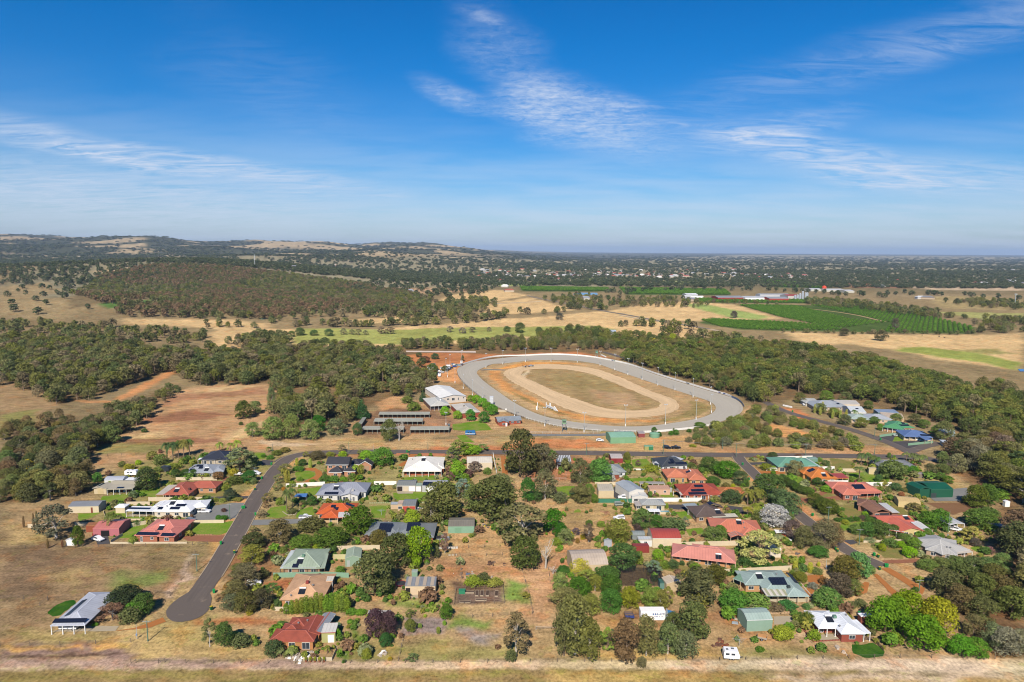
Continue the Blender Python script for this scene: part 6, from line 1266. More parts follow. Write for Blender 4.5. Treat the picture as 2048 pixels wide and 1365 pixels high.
1890 1196 64 54 gum 94 94 56;1925 1192 66 60 gum 86 86 46;1960 1216 62 64 gum 92 92 50;1985 1184 56 52 gum 88 92 48;2022 1242 60 66 gum 96 98 52;2000 1210 50 56 gum 94 90 56;1920 1230 54 56 gum 100 92 62;1965 1252 54 56 gum 94 96 54;1854 1143 38 22 dense 102 116 56;1885 1142 44 24 gum 104 112 62;1915 1145 44 30 gum 98 104 56;1945 1150 46 36 gum 94 104 58;1970 1150 40 34 gum 96 112 60
1565 1285 38 30 dense 140 146 50;1613 1259 30 32 dense 102 106 44;1628 1283 24 22 shrub 124 144 44;1520 1305 18 10 shrub 84 112 40;1513 1219 48 28 shrub 110 126 60;1575 1221 36 18 shrub 70 112 56;1553 1224 34 15 shrub 116 102 72;1590 1144 9 20 column 186 176 60;1620 1147 10 20 column 188 178 60;1637 1134 6 9 column 184 174 60;1605 1146 20 17 shrub 96 118 60;1600 1167 26 22 dense 112 116 48;1625 1180 20 14 shrub 118 130 110;1612 1220 14 12 shrub 102 122 66;1632 1150 26 14 shrub 100 110 60;1645 1170 16 16 shrub 128 92 58;1585 1152 14 12 shrub 104 118 56;1540 1190 14 8 shrub 130 130 50
890 833 19 19 dense 112 148 38;915 840 18 18 dense 128 148 44;941 843 20 23 dense 78 124 50;968 847 22 23 dense 72 114 50;942 804 15 13 dense 112 144 40;953 808 18 17 dense 114 146 40;965 816 20 19 dense 110 142 40;975 824 22 19 dense 100 138 40;985 832 22 22 dense 84 130 42
725 840 25 40 cone 58 86 50;846 805 15 22 cone 62 92 56;828 823 26 18 shrub 100 110 50;815 808 22 16 shrub 112 116 60;715 873 19 26 dense 86 104 60;779 885 32 44 gum 100 100 55;798 883 22 38 dead 0 0 0;672 872 36 34 gum 100 106 70;685 858 22 26 gum 104 100 64;487 841 30 38 dense 80 92 44;511 830 26 27 gum 118 124 68;506 876 30 30 gum 114 122 68;548 883 44 47 dense 114 122 64;584 881 34 50 dense 110 120 66;621 882 38 41 gum 114 122 70;637 865 30 33 dense 64 108 34;544 817 18 40 gum 100 116 70;482 851 9 7 shrub 80 96 46;289 866 12 9 shrub 76 100 46;865 752 24 24 dense 84 104 52;890 744 14 12 dense 86 100 50;870 722 16 12 dense 80 100 64;850 728 20 14 dense 116 92 66;838 716 12 10 dense 90 96 56
1308 871 12 16 dense 72 100 44;1318 874 12 10 shrub 70 100 42;1342 871 11 9 shrub 82 110 44;1352 871 11 11 dense 76 106 44;1347 869 4 12 column 90 104 50;1378 866 11 8 shrub 80 104 44;1400 857 22 12 dense 84 104 44;1386 895 14 6 shrub 140 150 50;1232 896 0 0 shrub 0 0 0
1119 641 16 14 gum 100 96 74;1468 637 14 14 gum 96 92 80;1688 675 20 16 gum 96 94 70;1762 684 24 22 gum 92 90 66;1790 660 14 22 gum 104 92 72;628 674 16 12 dense 84 100 56;658 674 18 14 dense 88 100 60;687 672 14 13 airy 128 116 92;704 672 13 11 airy 126 114 90;717 672 13 12 airy 126 114 90;731 671 11 10 airy 124 112 90;763 671 18 15 airy 124 112 90;781 670 18 14 airy 122 112 88;900 666 14 12 airy 130 118 98;925 668 14 12 airy 128 114 96;945 666 14 11 airy 118 106 82;978 666 10 9 airy 120 110 86;1014 665 14 11 dense 88 106 56;1040 668 20 20 dense 86 98 52;1078 670 14 14 dense 88 106 56;600 674 18 16 dense 84 104 56;583 676 14 12 dense 98 108 56
1640 828 24 20 gum 104 108 62;1668 834 22 18 dense 112 116 54;1690 852 26 22 gum 100 104 60;1722 858 24 22 dense 108 120 52;1748 850 20 16 dense 96 108 50;1600 808 22 22 gum 104 106 60;1652 806 26 24 dense 96 110 48;1690 806 24 22 gum 108 104 60;1736 820 18 18 dense 92 106 50;1792 846 22 18 dense 110 116 56;1830 850 26 22 gum 98 100 58;1848 858 22 18 dense 100 112 50;1888 884 34 40 gum 104 106 62;1925 908 40 42 gum 96 102 56;1872 870 20 18 dense 84 112 44;1629 827 5 17 column 168 166 80;1640 831 5 16 column 164 162 80;1645 823 5 18 column 170 166 76;1665 838 5 17 column 160 160 74;1680 838 5 17 column 164 160 76;1692 838 5 18 column 166 164 78;1668 836 14 17 palm 100 116 58;1708 838 16 18 palm 100 118 60;1720 840 14 12 shrub 120 132 50;1760 862 12 14 dense 96 128 50;1815 868 8 9 shrub 90 130 44
100 913 32 18 airy 170 148 40;55 944 28 24 airy 166 146 44;1309 697 12 18 dense 170 160 44;1327 697 14 18 dense 134 78 66;1345 693 20 22 dense 136 136 46;1400 712 22 24 dense 128 84 56;1572 766 12 8 dense 180 120 50;925 724 6 12 dense 92 96 60
'''
HAND = []
for ln in VEG.replace('\n', ';').split(';'):
    q = ln.split()
    if len(q) < 8 or float(q[2]) == 0: continue
    HAND.append((float(q[0]), float(q[1]), float(q[2]), float(q[3]), q[4], (int(q[5]), int(q[6]), int(q[7]))))
for h_ in HAND: T(*h_)
print('hand plants', NTREE)
# ---- woods: where they stand (photo polygons of the ground), spacing, height and crown range
PAL = {'wood': [(112, 108, 66), (104, 104, 50), (110, 108, 58), (84, 86, 52), (108, 96, 70), (100, 104, 64), (112, 110, 70), (84, 92, 54), (126, 112, 84)],
       'green': [(100, 108, 52), (108, 108, 52), (84, 90, 50), (114, 112, 56), (110, 102, 60), (84, 92, 50), (120, 110, 76)],
       'bush': [(112, 112, 64), (104, 108, 58), (122, 122, 62), (118, 108, 78), (100, 104, 54), (128, 128, 66)],
       'brown': [(118, 100, 70), (104, 98, 62), (126, 104, 72), (94, 92, 56), (110, 106, 64)]}
WOODS = [('tree strip', 'in the diagonal tree strip left of the red tiled houses', [(0,905),(60,880),(150,862),(215,832),(330,790),(352,776),(362,780),(300,835),(250,872),(205,905),(165,925),(190,962),(183,983),(120,1000),(60,1015),(0,1012)], 7.0, (6.5, 10.5), 1.0, 'wood'),
 ('left wood', 'in the big wood left of the racetrack', [(0,690),(0,772),(60,788),(110,812),(190,800),(225,782),(335,742),(400,774),(540,770),(556,790),(545,835),(560,848),(640,852),(700,845),(735,810),(800,796),(830,800),(868,768),(855,745),(812,742),(806,712),(700,700),(560,700),(440,716),(300,712),(250,690),(130,682),(60,682)], 8.6, (10, 15.5), .95, 'wood'),
 ('right wood', 'in the wood right of the racetrack', [(1235,727),(1300,741),(1400,771),(1480,798),(1508,812),(1545,800),(1590,788),(1700,793),(1770,815),(1850,838),(1900,852),(1960,880),(2048,930),(2200,960),(2200,830),(2048,800),(1900,770),(1800,745),(1700,720),(1600,703),(1500,695),(1400,702),(1300,704),(1260,708)], 8.4, (10, 15.0), .95, 'green'),
 ('right edge wood', 'in the wood along the right edge', [(1865,925),(1905,898),(1960,890),(2048,935),(2200,980),(2200,1330),(2048,1310),(2030,1240),(1990,1170),(2000,1130),(2020,1090),(2030,1060),(2008,1040),(2005,1000),(1985,975),(1920,950)], 8.5, (9, 14), 1.0, 'wood'),
 ('roadside bush', 'in the bushland right of the green water tank', [(1375,884),(1400,850),(1470,838),(1505,818),(1560,822),(1600,848),(1680,868),(1735,892),(1735,902),(1600,899),(1450,900),(1390,893)], 6.4, (3.4, 6.0), 1.35, 'bush'),
 ('belt', 'in the tree belt behind the racetrack', [(806,702),(870,701),(1000,704),(1130,701),(1230,703),(1262,690),(1150,688),(1000,690),(850,690),(800,688)], 8.5, (9, 14), .8, 'wood'),
 ('grove', 'in the grove beyond the racetrack', [(1060,674),(1140,668),(1205,668),(1240,678),(1330,682),(1400,690),(1440,700),(1400,706),(1300,706),(1230,702),(1180,690),(1100,688)], 10.0, (9, 15), .9, 'green'),
 ('left paddock edge', 'on the near edge of the left paddock', [(0,860),(60,848),(120,836),(150,846),(60,875),(0,895)], 8, (6, 9), 1.0, 'brown')]
GAPS = [[(1535,850),(1575,852),(1600,862),(1650,868),(1610,879),(1545,872)], [(110,802),(225,804),(262,780),(345,742),(352,748),(270,792),(230,809)], [(430,690),(480,690),(470,712),(440,714)],
        [(590,800),(600,790),(625,800),(620,830)], [(720,800),(760,785),(800,800),(775,820),(735,835)], [(1560,818),(1600,822),(1640,846),(1590,842)], [(1590,788),(1610,794),(1600,806),(1560,806)]]
GAPW = [PW(g_) for g_ in GAPS]
def scatter(poly, sp, seed, keep=1.0):
    rng = np.random.default_rng(seed); xs = [p[0] for p in poly]; ys = [p[1] for p in poly]
    gx_, gy_ = np.meshgrid(np.arange(min(xs), max(xs), sp), np.arange(min(ys), max(ys), sp))
    X = gx_.ravel() + rng.uniform(-.42, .42, gx_.size) * sp; Y = gy_.ravel() + rng.uniform(-.42, .42, gx_.size) * sp
    m = inpoly(X, Y, poly) & (rng.random(X.size) < keep)
    return X[m], Y[m]
HOUSES = [(o.matrix_basis.translation.x, o.matrix_basis.translation.y) for o in COL.objects if o.parent is None and o.get('category') and o.type == 'EMPTY' and o.get('category') not in NTREE]
def free(x, y, pad=2.0, hp=9.0):
    for a_, b_, r_ in OCC:
        if (a_ - x) ** 2 + (b_ - y) ** 2 < (r_ + pad) ** 2: return False
    for a_, b_ in HOUSES:
        if (a_ - x) ** 2 + (b_ - y) ** 2 < hp * hp: return False
    return True
roads = [(main, 9), (left, 8), (right, 7)]
cand = []
rw = random.Random(3)
for gi, (gn, where, pp, sp, hr_, wf, pal) in enumerate(WOODS):
    X, Y = scatter(PW(pp), sp, 50 + gi)
    for x, y in zip(X, Y):
        if float(fbm(x / 17 + 5, y / 17, 23, 2)) < .30: continue
        if any(inpoly(np.array([x]), np.array([y]), g_)[0] for g_ in GAPW) or not free(x, y): continue
        if inpoly(np.array([x]), np.array([y]), OUT_W)[0]: continue
        if segdist(np.array([x]), np.array([y]), OUT_W)[0] < 7: continue
        u_, v_, zc = proj((x, y, 6))
        if u_ < -60 or u_ > 2110: continue
        ht = rw.uniform(*hr_) * (.62 + .7 * float(fbm(x / 28, y / 28, 41, 2))); wd = ht * wf * rw.uniform(.75, 1.1)
        cand.append((zc, x, y, ht, wd, gi, rw.choice(PAL[pal])))
cand.sort()
budget = 170
print('wood trees', len(cand), 'budget', budget)
rest = []; shr = 0; MAXSHRUB = 294 - NTREE['shrub']
for zc, x, y, ht, wd, gi, c in cand:
    gn, where, _, _, _, _, pal = WOODS[gi]
    isb = pal == 'bush'
    if isb and shr < MAXSHRUB:
        shr += 1; plant('shrub', (x, y, 0), wd, ht, c, 'low bushes ' + where, 'low rounded %s bush ' % cword(c) + where)
    elif not isb and budget > 0:
        budget -= 1; kd = rw.choice(('gum', 'gum', 'dense', 'thin', 'gum', 'dense'))
        plant(kd, (x, y, 0), wd, ht, c, 'trees ' + where, cword(c) + {'gum': ' gum tree ', 'thin': ' open crowned gum ', 'dense': ' round topped tree '}[kd] + where)
    else: rest.append((x, y, float(hz(x, y)), ht, wd, gi))
# ---- the rest of the woods and the far country: one object a wood, its trees set out by geometry nodes
def far_proto(name, seed, n_, size, mat, kind='gum', rad=4.4):
    r_ = random.Random(seed)
    cl_ = dome(r_, 9, 3.0, 4.2, 8.4, 1.3, 2.0, .75, 3) if kind == 'gum' else [(0, 0, 3.8, 4.0, 3.8)] + dome(r_, 8, 3.2, 3.0, 7.6, 1.3, 1.9, .85, 3)
    mb = MB(); mb.tube([(0, 0, -.5), (.1, 0, 6.5)], [.32, .18], 5, cap=False)
    me = crown_mesh(name, cl_, n_, size, seed, mats=(mat, BARK), extra=mb)
    o = bpy.data.objects.new(name, me); return o
def rampof(cols): return [((i + .5) / len(cols), leafc(c)) for i, c in enumerate(cols)]
def constramp(m):
    for n_ in m.node_tree.nodes:
        if n_.type == 'VALTORGB': n_.color_ramp.interpolation = 'CONSTANT'
    return m
def gn_scatter(name, pts, protos, kind='stuff'):
    """pts rows: x y z sx sz"""
    pts = np.array(pts, float)
    pc = bpy.data.collections.new(name + '_source')
    for o in protos: pc.objects.link(o)
    me = bpy.data.meshes.new(name); me.vertices.add(len(pts)); me.vertices.foreach_set('co', pts[:, :3].astype(np.float32).ravel())
    a_ = me.attributes.new('sc', 'FLOAT_VECTOR', 'POINT'); a_.data.foreach_set('vector', np.column_stack([pts[:, 3], pts[:, 3], pts[:, 4]]).astype(np.float32).ravel())
    me.update()
    ng = bpy.data.node_groups.new(name, 'GeometryNodeTree')
    ng.interface.new_socket('Geometry', in_out='INPUT', socket_type='NodeSocketGeometry'); ng.interface.new_socket('Geometry', in_out='OUTPUT', socket_type='NodeSocketGeometry')
    N, L = ng.nodes, ng.links
    gi_, go = N.new('NodeGroupInput'), N.new('NodeGroupOutput')
    ci = N.new('GeometryNodeCollectionInfo'); ci.inputs['Collection'].default_value = pc; ci.inputs['Separate Children'].default_value = True; ci.inputs['Reset Children'].default_value = True
    ip = N.new('GeometryNodeInstanceOnPoints'); ip.inputs['Pick Instance'].default_value = True
    rn = N.new('FunctionNodeRandomValue'); rn.data_type = 'FLOAT_VECTOR'; rn.inputs[0].default_value = (0, 0, 0); rn.inputs[1].default_value = (0, 0, 6.28)
    at = N.new('GeometryNodeInputNamedAttribute'); at.data_type = 'FLOAT_VECTOR'; at.inputs['Name'].default_value = 'sc'
    ri = N.new('FunctionNodeRandomValue'); ri.data_type = 'INT'; ri.inputs[4].default_value = 0; ri.inputs[5].default_value = len(protos) - 1; ri.inputs['Seed'].default_value = 3
    L.new(gi_.outputs[0], ip.inputs['Points']); L.new(ci.outputs[0], ip.inputs['Instance']); L.new(rn.outputs[0], ip.inputs['Rotation'])
    L.new(at.outputs[0], ip.inputs['Scale']); L.new(ri.outputs[2], ip.inputs['Instance Index']); L.new(ip.outputs[0], go.inputs[0])
    o = part(name, me); md = o.modifiers.new('scatter', 'NODES'); md.node_group = ng
    setp(o, kind=kind); return o
MID = {p_: constramp(leafmat('leaf_' + p_, rampof(PAL[p_]))) for p_ in PAL}
FARPAL = [(76, 82, 58), (84, 88, 60), (70, 78, 52), (90, 92, 66), (80, 84, 64)]
MFAR = constramp(leafmat('leaf_far', rampof(FARPAL))); MBURN = constramp(leafmat('leaf_burnt', rampof([(120, 98, 74), (100, 96, 62), (112, 100, 68), (92, 94, 58), (130, 104, 78)])))
MORCH = constramp(leafmat('leaf_orchard', rampof([(88, 118, 44), (78, 108, 40), (98, 124, 48)])))
MIDP = {p_: [far_proto('mid_tree', 600 + i + 10 * j, 900, .34, MID[p_], 'gum' if i < 2 else 'dense') for i in range(4)] for j, p_ in enumerate(PAL)}
FARP = [far_proto('far_tree', 700 + i, 130, .95, MFAR, 'gum' if i < 2 else 'dense') for i in range(4)]
BURNP = [far_proto('burnt_tree', 720 + i, 160, .8, MBURN, 'gum') for i in range(3)]
GRNP = [far_proto('green_tree', 730 + i, 260, .65, MID['wood'], 'gum' if i < 2 else 'dense') for i in range(4)]
for gi, wd_ in enumerate(WOODS):
    q = [(x, y, z, wd / 8.8, ht / 10) for x, y, z, ht, wd, g_ in rest if g_ == gi]
    if q: gn_scatter('woodland', q, MIDP[wd_[6]])
rf = np.random.default_rng(9)
def polyscatter(pp, sp, hr_, wf, seed, keep=1.0):
    X, Y = scatter(PW(pp), sp, seed, keep); Z = hz(X, Y); r1, r2 = rf.uniform(hr_[0], hr_[1], X.size), rf.uniform(.8, 1.2, X.size)
    return np.column_stack([X, Y, Z - .3, r1 * wf * r2 / 8.8, r1 / 10])
def rowscatter(pts, wd, sp, hr_, wf, seed):
    W__ = [Vector((*GT(*p)[:2],)) for p in pts]; out = []; r_ = random.Random(seed)
    for a_, b_ in zip(W__, W__[1:]):
        n_ = max(1, int((b_ - a_).length / sp)); sd = Vector((-(b_ - a_).y, (b_ - a_).x)).normalized()
        for i in range(n_):
            if r_.random() < .12: continue
            p = a_.lerp(b_, (i + r_.random()) / n_) + sd * r_.uniform(-wd, wd); h_ = r_.uniform(*hr_)
            out.append((p.x, p.y, float(hz(p.x, p.y)) - .3, h_ * wf * r_.uniform(.8, 1.2) / 8.8, h_ / 10))
    return np.array(out).reshape(-1, 5)
near_rows = np.vstack([
 rowscatter([(588,657),(640,652),(690,657),(760,655),(860,650),(940,646),(1012,636)], 12, 8, (10, 16), .95, 1), rowscatter([(520,648),(580,640),(680,632)], 16, 10, (9, 14), .9, 2),
 polyscatter([(680,635),(700,620),(860,612),(960,600),(1000,612),(950,640),(850,645),(800,640)], 16, (11, 17), .95, 3, .62),
 rowscatter([(975,630),(1010,630),(1060,631),(1110,628),(1135,622)], 7, 13, (10, 16), .95, 4), rowscatter([(1130,618),(1180,621),(1230,622)], 10, 9, (10, 16), .9, 5),
 polyscatter([(1080,600),(1140,592),(1230,600),(1330,596),(1380,604),(1420,612),(1390,618),(1300,614),(1230,618),(1130,616)], 15, (9, 15), .85, 6, .5),
 rowscatter([(1245,655),(1270,652),(1320,656),(1390,662)], 12, 8, (10, 17), .95, 7), rowscatter([(1330,668),(1390,676),(1440,680),(1500,688),(1560,690)], 14, 7, (9, 15), .95, 8),
 rowscatter([(1560,667),(1640,667),(1720,669),(1800,669),(1880,671),(1950,670)], 3, 8, (5, 8), 1.05, 9), rowscatter([(1560,612),(1500,609),(1410,607),(1390,606)], 4, 13, (8, 13), .9, 10),
 polyscatter([(1600,604),(1700,606),(1800,617),(1880,630),(1880,642),(1800,632),(1700,620),(1620,612)], 16, (9, 15), .95, 11, .75), polyscatter([(1880,606),(1960,602),(2060,608),(2060,622),(1960,618)], 18, (9, 15), .95, 12, .55),
 polyscatter([(1945,650),(2048,640),(2080,660),(2048,668),(1960,668)], 14, (9, 14), .9, 13, .55), rowscatter([(1870,634),(1940,640),(2048,645)], 5, 10, (9, 14), .9, 14),
 rowscatter([(400,650),(430,660),(470,655),(490,662)], 18, 12, (8, 13), .9, 15), rowscatter([(440,712),(470,690),(520,690),(560,700)], 22, 9, (9, 14), .9, 16),
 polyscatter([(480,690),(520,668),(570,680),(590,690),(560,702),(490,705)], 11, (9, 13), 1.0, 17, .9), rowscatter([(0,652),(100,655),(200,660)], 16, 11, (8, 13), .95, 18), polyscatter([(0,648),(220,655),(440,672),(460,690),(250,690),(0,690)], 15, (9, 14), .95, 19, .55)])
gn_scatter('woodland', near_rows, GRNP)
burnt = np.vstack([polyscatter([(235,637),(420,640),(540,640),(600,632),(680,622),(830,619),(872,602),(800,585),(700,566),(560,548),(420,534),(300,532),(200,556),(140,590),(200,610),(300,612),(310,600),(240,600)], 12.5, (9, 14), .98, 20, .9)])
bq = fbm(burnt[:, 0] / 300, burnt[:, 1] / 300, 5, 2) + (burnt[:, 1] > 1700) * .1 > .52
gn_scatter('woodland', burnt[bq], BURNP); gn_scatter('woodland', burnt[~bq], GRNP)
scat = np.vstack([polyscatter([(0,545),(240,532),(300,540),(200,560),(140,590),(90,570),(0,575)], 34, (10, 15), 1.05, 21, .75), polyscatter([(0,575),(90,565),(300,580),(240,612),(120,640),(0,640)], 60, (9, 14), 1.1, 22, .7),
                  polyscatter([(460,556),(700,545),(960,566),(1130,560),(1240,556),(1480,552),(1480,540),(960,536),(500,530)], 62, (8, 13), 1.3, 23, .45), polyscatter([(0,522),(250,520),(480,516),(490,540),(300,556),(240,575),(90,566),(0,572)], 24, (9, 14), 1.15, 31, .75),
                  polyscatter([(690,590),(780,586),(880,600),(960,590),(1000,575),(930,560),(800,560),(690,570)], 26, (10, 16), 1.1, 24, .6),
                  rowscatter([(1035,576),(1080,571),(1150,568),(1225,570),(1280,575)], 20, 15, (12, 18), 1.0, 25), rowscatter([(1225,590),(1250,584),(1340,582),(1400,580),(1480,584)], 30, 18, (11, 17), 1.0, 26),
                  rowscatter([(1480,580),(1560,584),(1640,588),(1720,594),(1780,596)], 25, 17, (11, 17), 1.0, 27), rowscatter([(1740,590),(1860,590),(1960,596),(2048,600)], 40, 18, (11, 17), 1.0, 28),
                  rowscatter([(1200,560),(1290,562),(1330,568)], 30, 24, (11, 16), 1.0, 29), rowscatter([(1480,556),(1560,553),(1700,562),(1800,553),(1960,556),(2048,560)], 70, 24, (11, 17), 1.0, 30)])
gn_scatter('woodland', scat, FARP)
# open bush over the plain and the hills, thinned where the dry paddocks lie
n_ = 34000
yy = 1 / rf.uniform(1 / 16000, 1 / 2150, n_); tt = rf.uniform(-.86, .86, n_); xx = yy * tt
q = fbm(xx / 1500, yy / 800, 31, 4); hh = hz(xx, yy)
hq = fbm(xx / 500 + 9, yy / 700 + 4, 57, 4); onh = hh > 45
keep = np.where(onh, np.where(hq < .51, 1.0, .18), np.where(q < .60, 1.0, .3))
rel = hh / np.maximum(1, 0.032 * yy)
keep = np.where(onh & (rel > 1.05), np.maximum(keep, .8), keep)
keep = np.where((yy < 3600) & (tt > -.08) & ~onh, keep * .55, keep)
m = rf.random(n_) < keep
xx, yy, hh = xx[m], yy[m], hh[m]
k_ = np.clip(yy / 2600, 1, 4.2); h_ = rf.uniform(9, 14, xx.size)
farpts = np.column_stack([xx, yy, hh - .5, h_ * k_ * rf.uniform(.9, 1.5, xx.size) / 8.8, h_ * np.clip(k_, 1, 1.25) / 11])
gn_scatter('bushland', farpts, FARP); print('far trees', len(farpts))
# orchards: rows of small round citrus trees
ORP = [far_proto('orchard_tree', 760 + i, 60, 1.2, MORCH, 'dense') for i in range(3)]
orch = []
for pp, sp in [([(1478,611),(1590,613),(1700,640),(1775,646),(1690,657),(1640,650),(1560,636)], 4.4), ([(1622,611),(1740,614),(1860,635),(1948,656),(1950,668),(1760,664),(1790,648),(1700,628)], 4.4), ([(1402,642),(1440,640),(1560,645),(1640,650),(1690,662),(1500,660),(1440,655)], 4.4),
               ([(1370,598),(1650,602),(1655,607),(1400,605)], 5.5), ([(1040,574),(1215,577),(1220,583),(1045,582)], 6.5), ([(1240,576),(1450,580),(1460,590),(1250,588)], 6.5), ([(1495,560),(1570,562),(1650,577),(1560,574)], 9)]:
    P_ = PW(pp); xs = [p[0] for p in P_]; ys = [p[1] for p in P_]; th = R(-32); c_, s_ = math.cos(th), math.sin(th); Rm = max(max(xs) - min(xs), max(ys) - min(ys))
    cx, cy = (max(xs) + min(xs)) / 2, (max(ys) + min(ys)) / 2
    a_, b_ = np.meshgrid(np.arange(-Rm, Rm, sp * 1.45), np.arange(-Rm, Rm, sp * .72)); a_, b_ = a_.ravel(), b_.ravel()
    X, Y = cx + a_ * c_ - b_ * s_, cy + a_ * s_ + b_ * c_; m = inpoly(X, Y, P_); X, Y = X[m], Y[m]; g_ = rf.uniform(.85, 1.15, X.size)
    orch.append(np.column_stack([X, Y, hz(X, Y), g_ * sp * .98 / 8.8, g_ * sp * .72 / 10]))
orch = np.vstack(orch); print('orchard', len(orch)); gn_scatter('orchard_rows', orch, ORP)
# low garden planting round the houses and along their edges: past counting
def nearfoot(X, Y):
    D = np.full(X.shape, 99.0)
    for x0, y0, ex, ey, w_, d in FOOT:
        if y0 > 520: continue
        u_ = (X - x0) * ex + (Y - y0) * ey; v__ = -(X - x0) * ey + (Y - y0) * ex
        q = np.hypot(np.maximum(np.maximum(-u_, u_ - w_), 0), np.maximum(np.maximum(-v__, v__ - d), 0)); D = np.minimum(D, q)
    return D
X, Y = scatter(PW([(150,940),(480,905),(900,912),(1480,915),(1830,922),(1880,960),(1985,1000),(1985,1130),(1870,1200),(1780,1300),(1600,1310),(1200,1310),(1050,1330),(540,1325),(430,1220),(460,1130),(400,1085),(215,1085),(200,960)]), 1.7, 77)
D = nearfoot(X, Y); cl_n = fbm(X / 9, Y / 9, 61, 3)
P_ = np.where(D < .7, 0, np.where(D < 3.2, .34, np.where(D < 11, .05 + .4 * (cl_n > .58), .006 + .08 * (cl_n > .66))))
m = rf.random(X.size) < P_
for sh in SHEETS + [PW([(902,1160),(1014,1158),(1014,1212),(902,1214)]), PW([(862,1095),(1020,1085),(1020,1130),(862,1130)])]:
    if max(p[1] for p in sh) < 420: m &= ~inpoly(X, Y, sh)
for rd, wd_ in ((main, 6), (left, 5.5), (right, 5)): m &= segdist(X, Y, rd, False) > wd_
X, Y = X[m], Y[m]; hh = rf.gamma(2.2, .5, X.size) + .4; print('garden plants', X.size)
GARD = constramp(leafmat('leaf_garden', rampof([(92, 116, 50), (124, 128, 56), (78, 100, 48), (120, 128, 58), (110, 108, 66), (128, 122, 56), (96, 124, 44), (120, 92, 70), (130, 132, 92)])))
gn_scatter('garden_plants', np.column_stack([X, Y, 0 * X, hh * rf.uniform(.8, 1.5, X.size) / 8.8, hh / 9]), [far_proto('garden_plant', 780 + i, 220, 1.0, GARD, 'dense') for i in range(3)])
# ---- labels of the single plants: look, then what they stand by, then the order along that place
def landmark(x, y):
    best = min(LAND, key=lambda l: (l[1] - x) ** 2 + (l[2] - y) ** 2); dx, dy = x - best[1], y - best[2]
    rel = ('right of ' if dx > 0 else 'left of ') if abs(dx) > abs(dy) * 1.1 else ('behind ' if dy > 0 else 'in front of ')
    return rel + best[0]
def label_all(items):
    by = {}
    for o, adj, word, x, y in items: by.setdefault('%s %s %s' % (adj, word, landmark(x, y)), []).append((o, x, y))
    for lb, L_ in by.items():
        if len(L_) == 1: L_[0][0]['label'] = lb; continue
        L_.sort(key=lambda q: q[1] / q[2])
        nm = ['leftmost', 'second from left', 'third from left', 'fourth from left', 'fifth from left', 'sixth from left', 'seventh from left', 'eighth from left', 'ninth from left', 'tenth from left', 'eleventh from left', 'twelfth from left', 'thirteenth from left']
        for i, (o, _, _) in enumerate(L_):
            o['label'] = ('rightmost' if i == len(L_) - 1 else nm[min(i, 12)]) + ' ' + lb
            o['group'] = 'plants in the village gardens'
label_all(PLANTS)
# ---------------------------------------------------------------- fences
def wpts(pts, z=0): return [Vector((G(x, y).x, G(x, y).y, z)) for x, y in pts]
_pm = {}
def panel_mesh(w_, h, col, kind):
    kk = (round(w_, 1), h, tuple(round(c, 3) for c in col), kind)
    if kk not in _pm:
        mb = MB()
        if kind == 'picket':
            mb.box((0, 0, h * .25), (w_, .05, .09)); mb.box((0, 0, h * .85), (w_, .05, .09)); n_ = int(w_ / .25)
            for i in range(n_): mb.box((-w_ / 2 + (i + .5) * w_ / n_, -.04, h / 2), (.13, .03, h))
        else:
            mb.box((0, 0, h / 2), (w_ - .06, .04, h - .06)); mb.box((0, 0, h - .03), (w_ - .05, .07, .06)); mb.box((0, 0, .04), (w_ - .05, .07, .06))
            for i in range(5): mb.box((-w_ / 2 + (i + .5) * w_ / 5, -.03, h / 2), (.10, .03, h - .16))
        _pm[kk] = mb.mesh('fence_panel', solid(col, .7, .2, .8))
    return _pm[kk]
def fence(label, pts, h=1.7, col=CREAM, kind='panel', pw=2.4):
    P = wpts(pts); o = thing('panel_fence', label, 'fence', P[0])
    for a_, b_ in zip(P, P[1:]):
        L = (b_ - a_).length; n_ = max(1, round(L / pw)); rz = math.atan2((b_ - a_).y, (b_ - a_).x)
        if n_ > 90: n_ = 90
        for i in range(n_):
            c_ = a_.lerp(b_, (i + .5) / n_) - P[0]; part('fence_panel', panel_mesh(L / n_, h, col, kind), o, c_, (0, 0, rz))
            part('post', post_mesh(h + .05, .08, col), o, a_.lerp(b_, i / n_) - P[0], (0, 0, rz))
    return o
WHITEF, CREAMF, GREENF = A(244, 240, 232, .74), A(240, 222, 188), A(150, 190, 160)
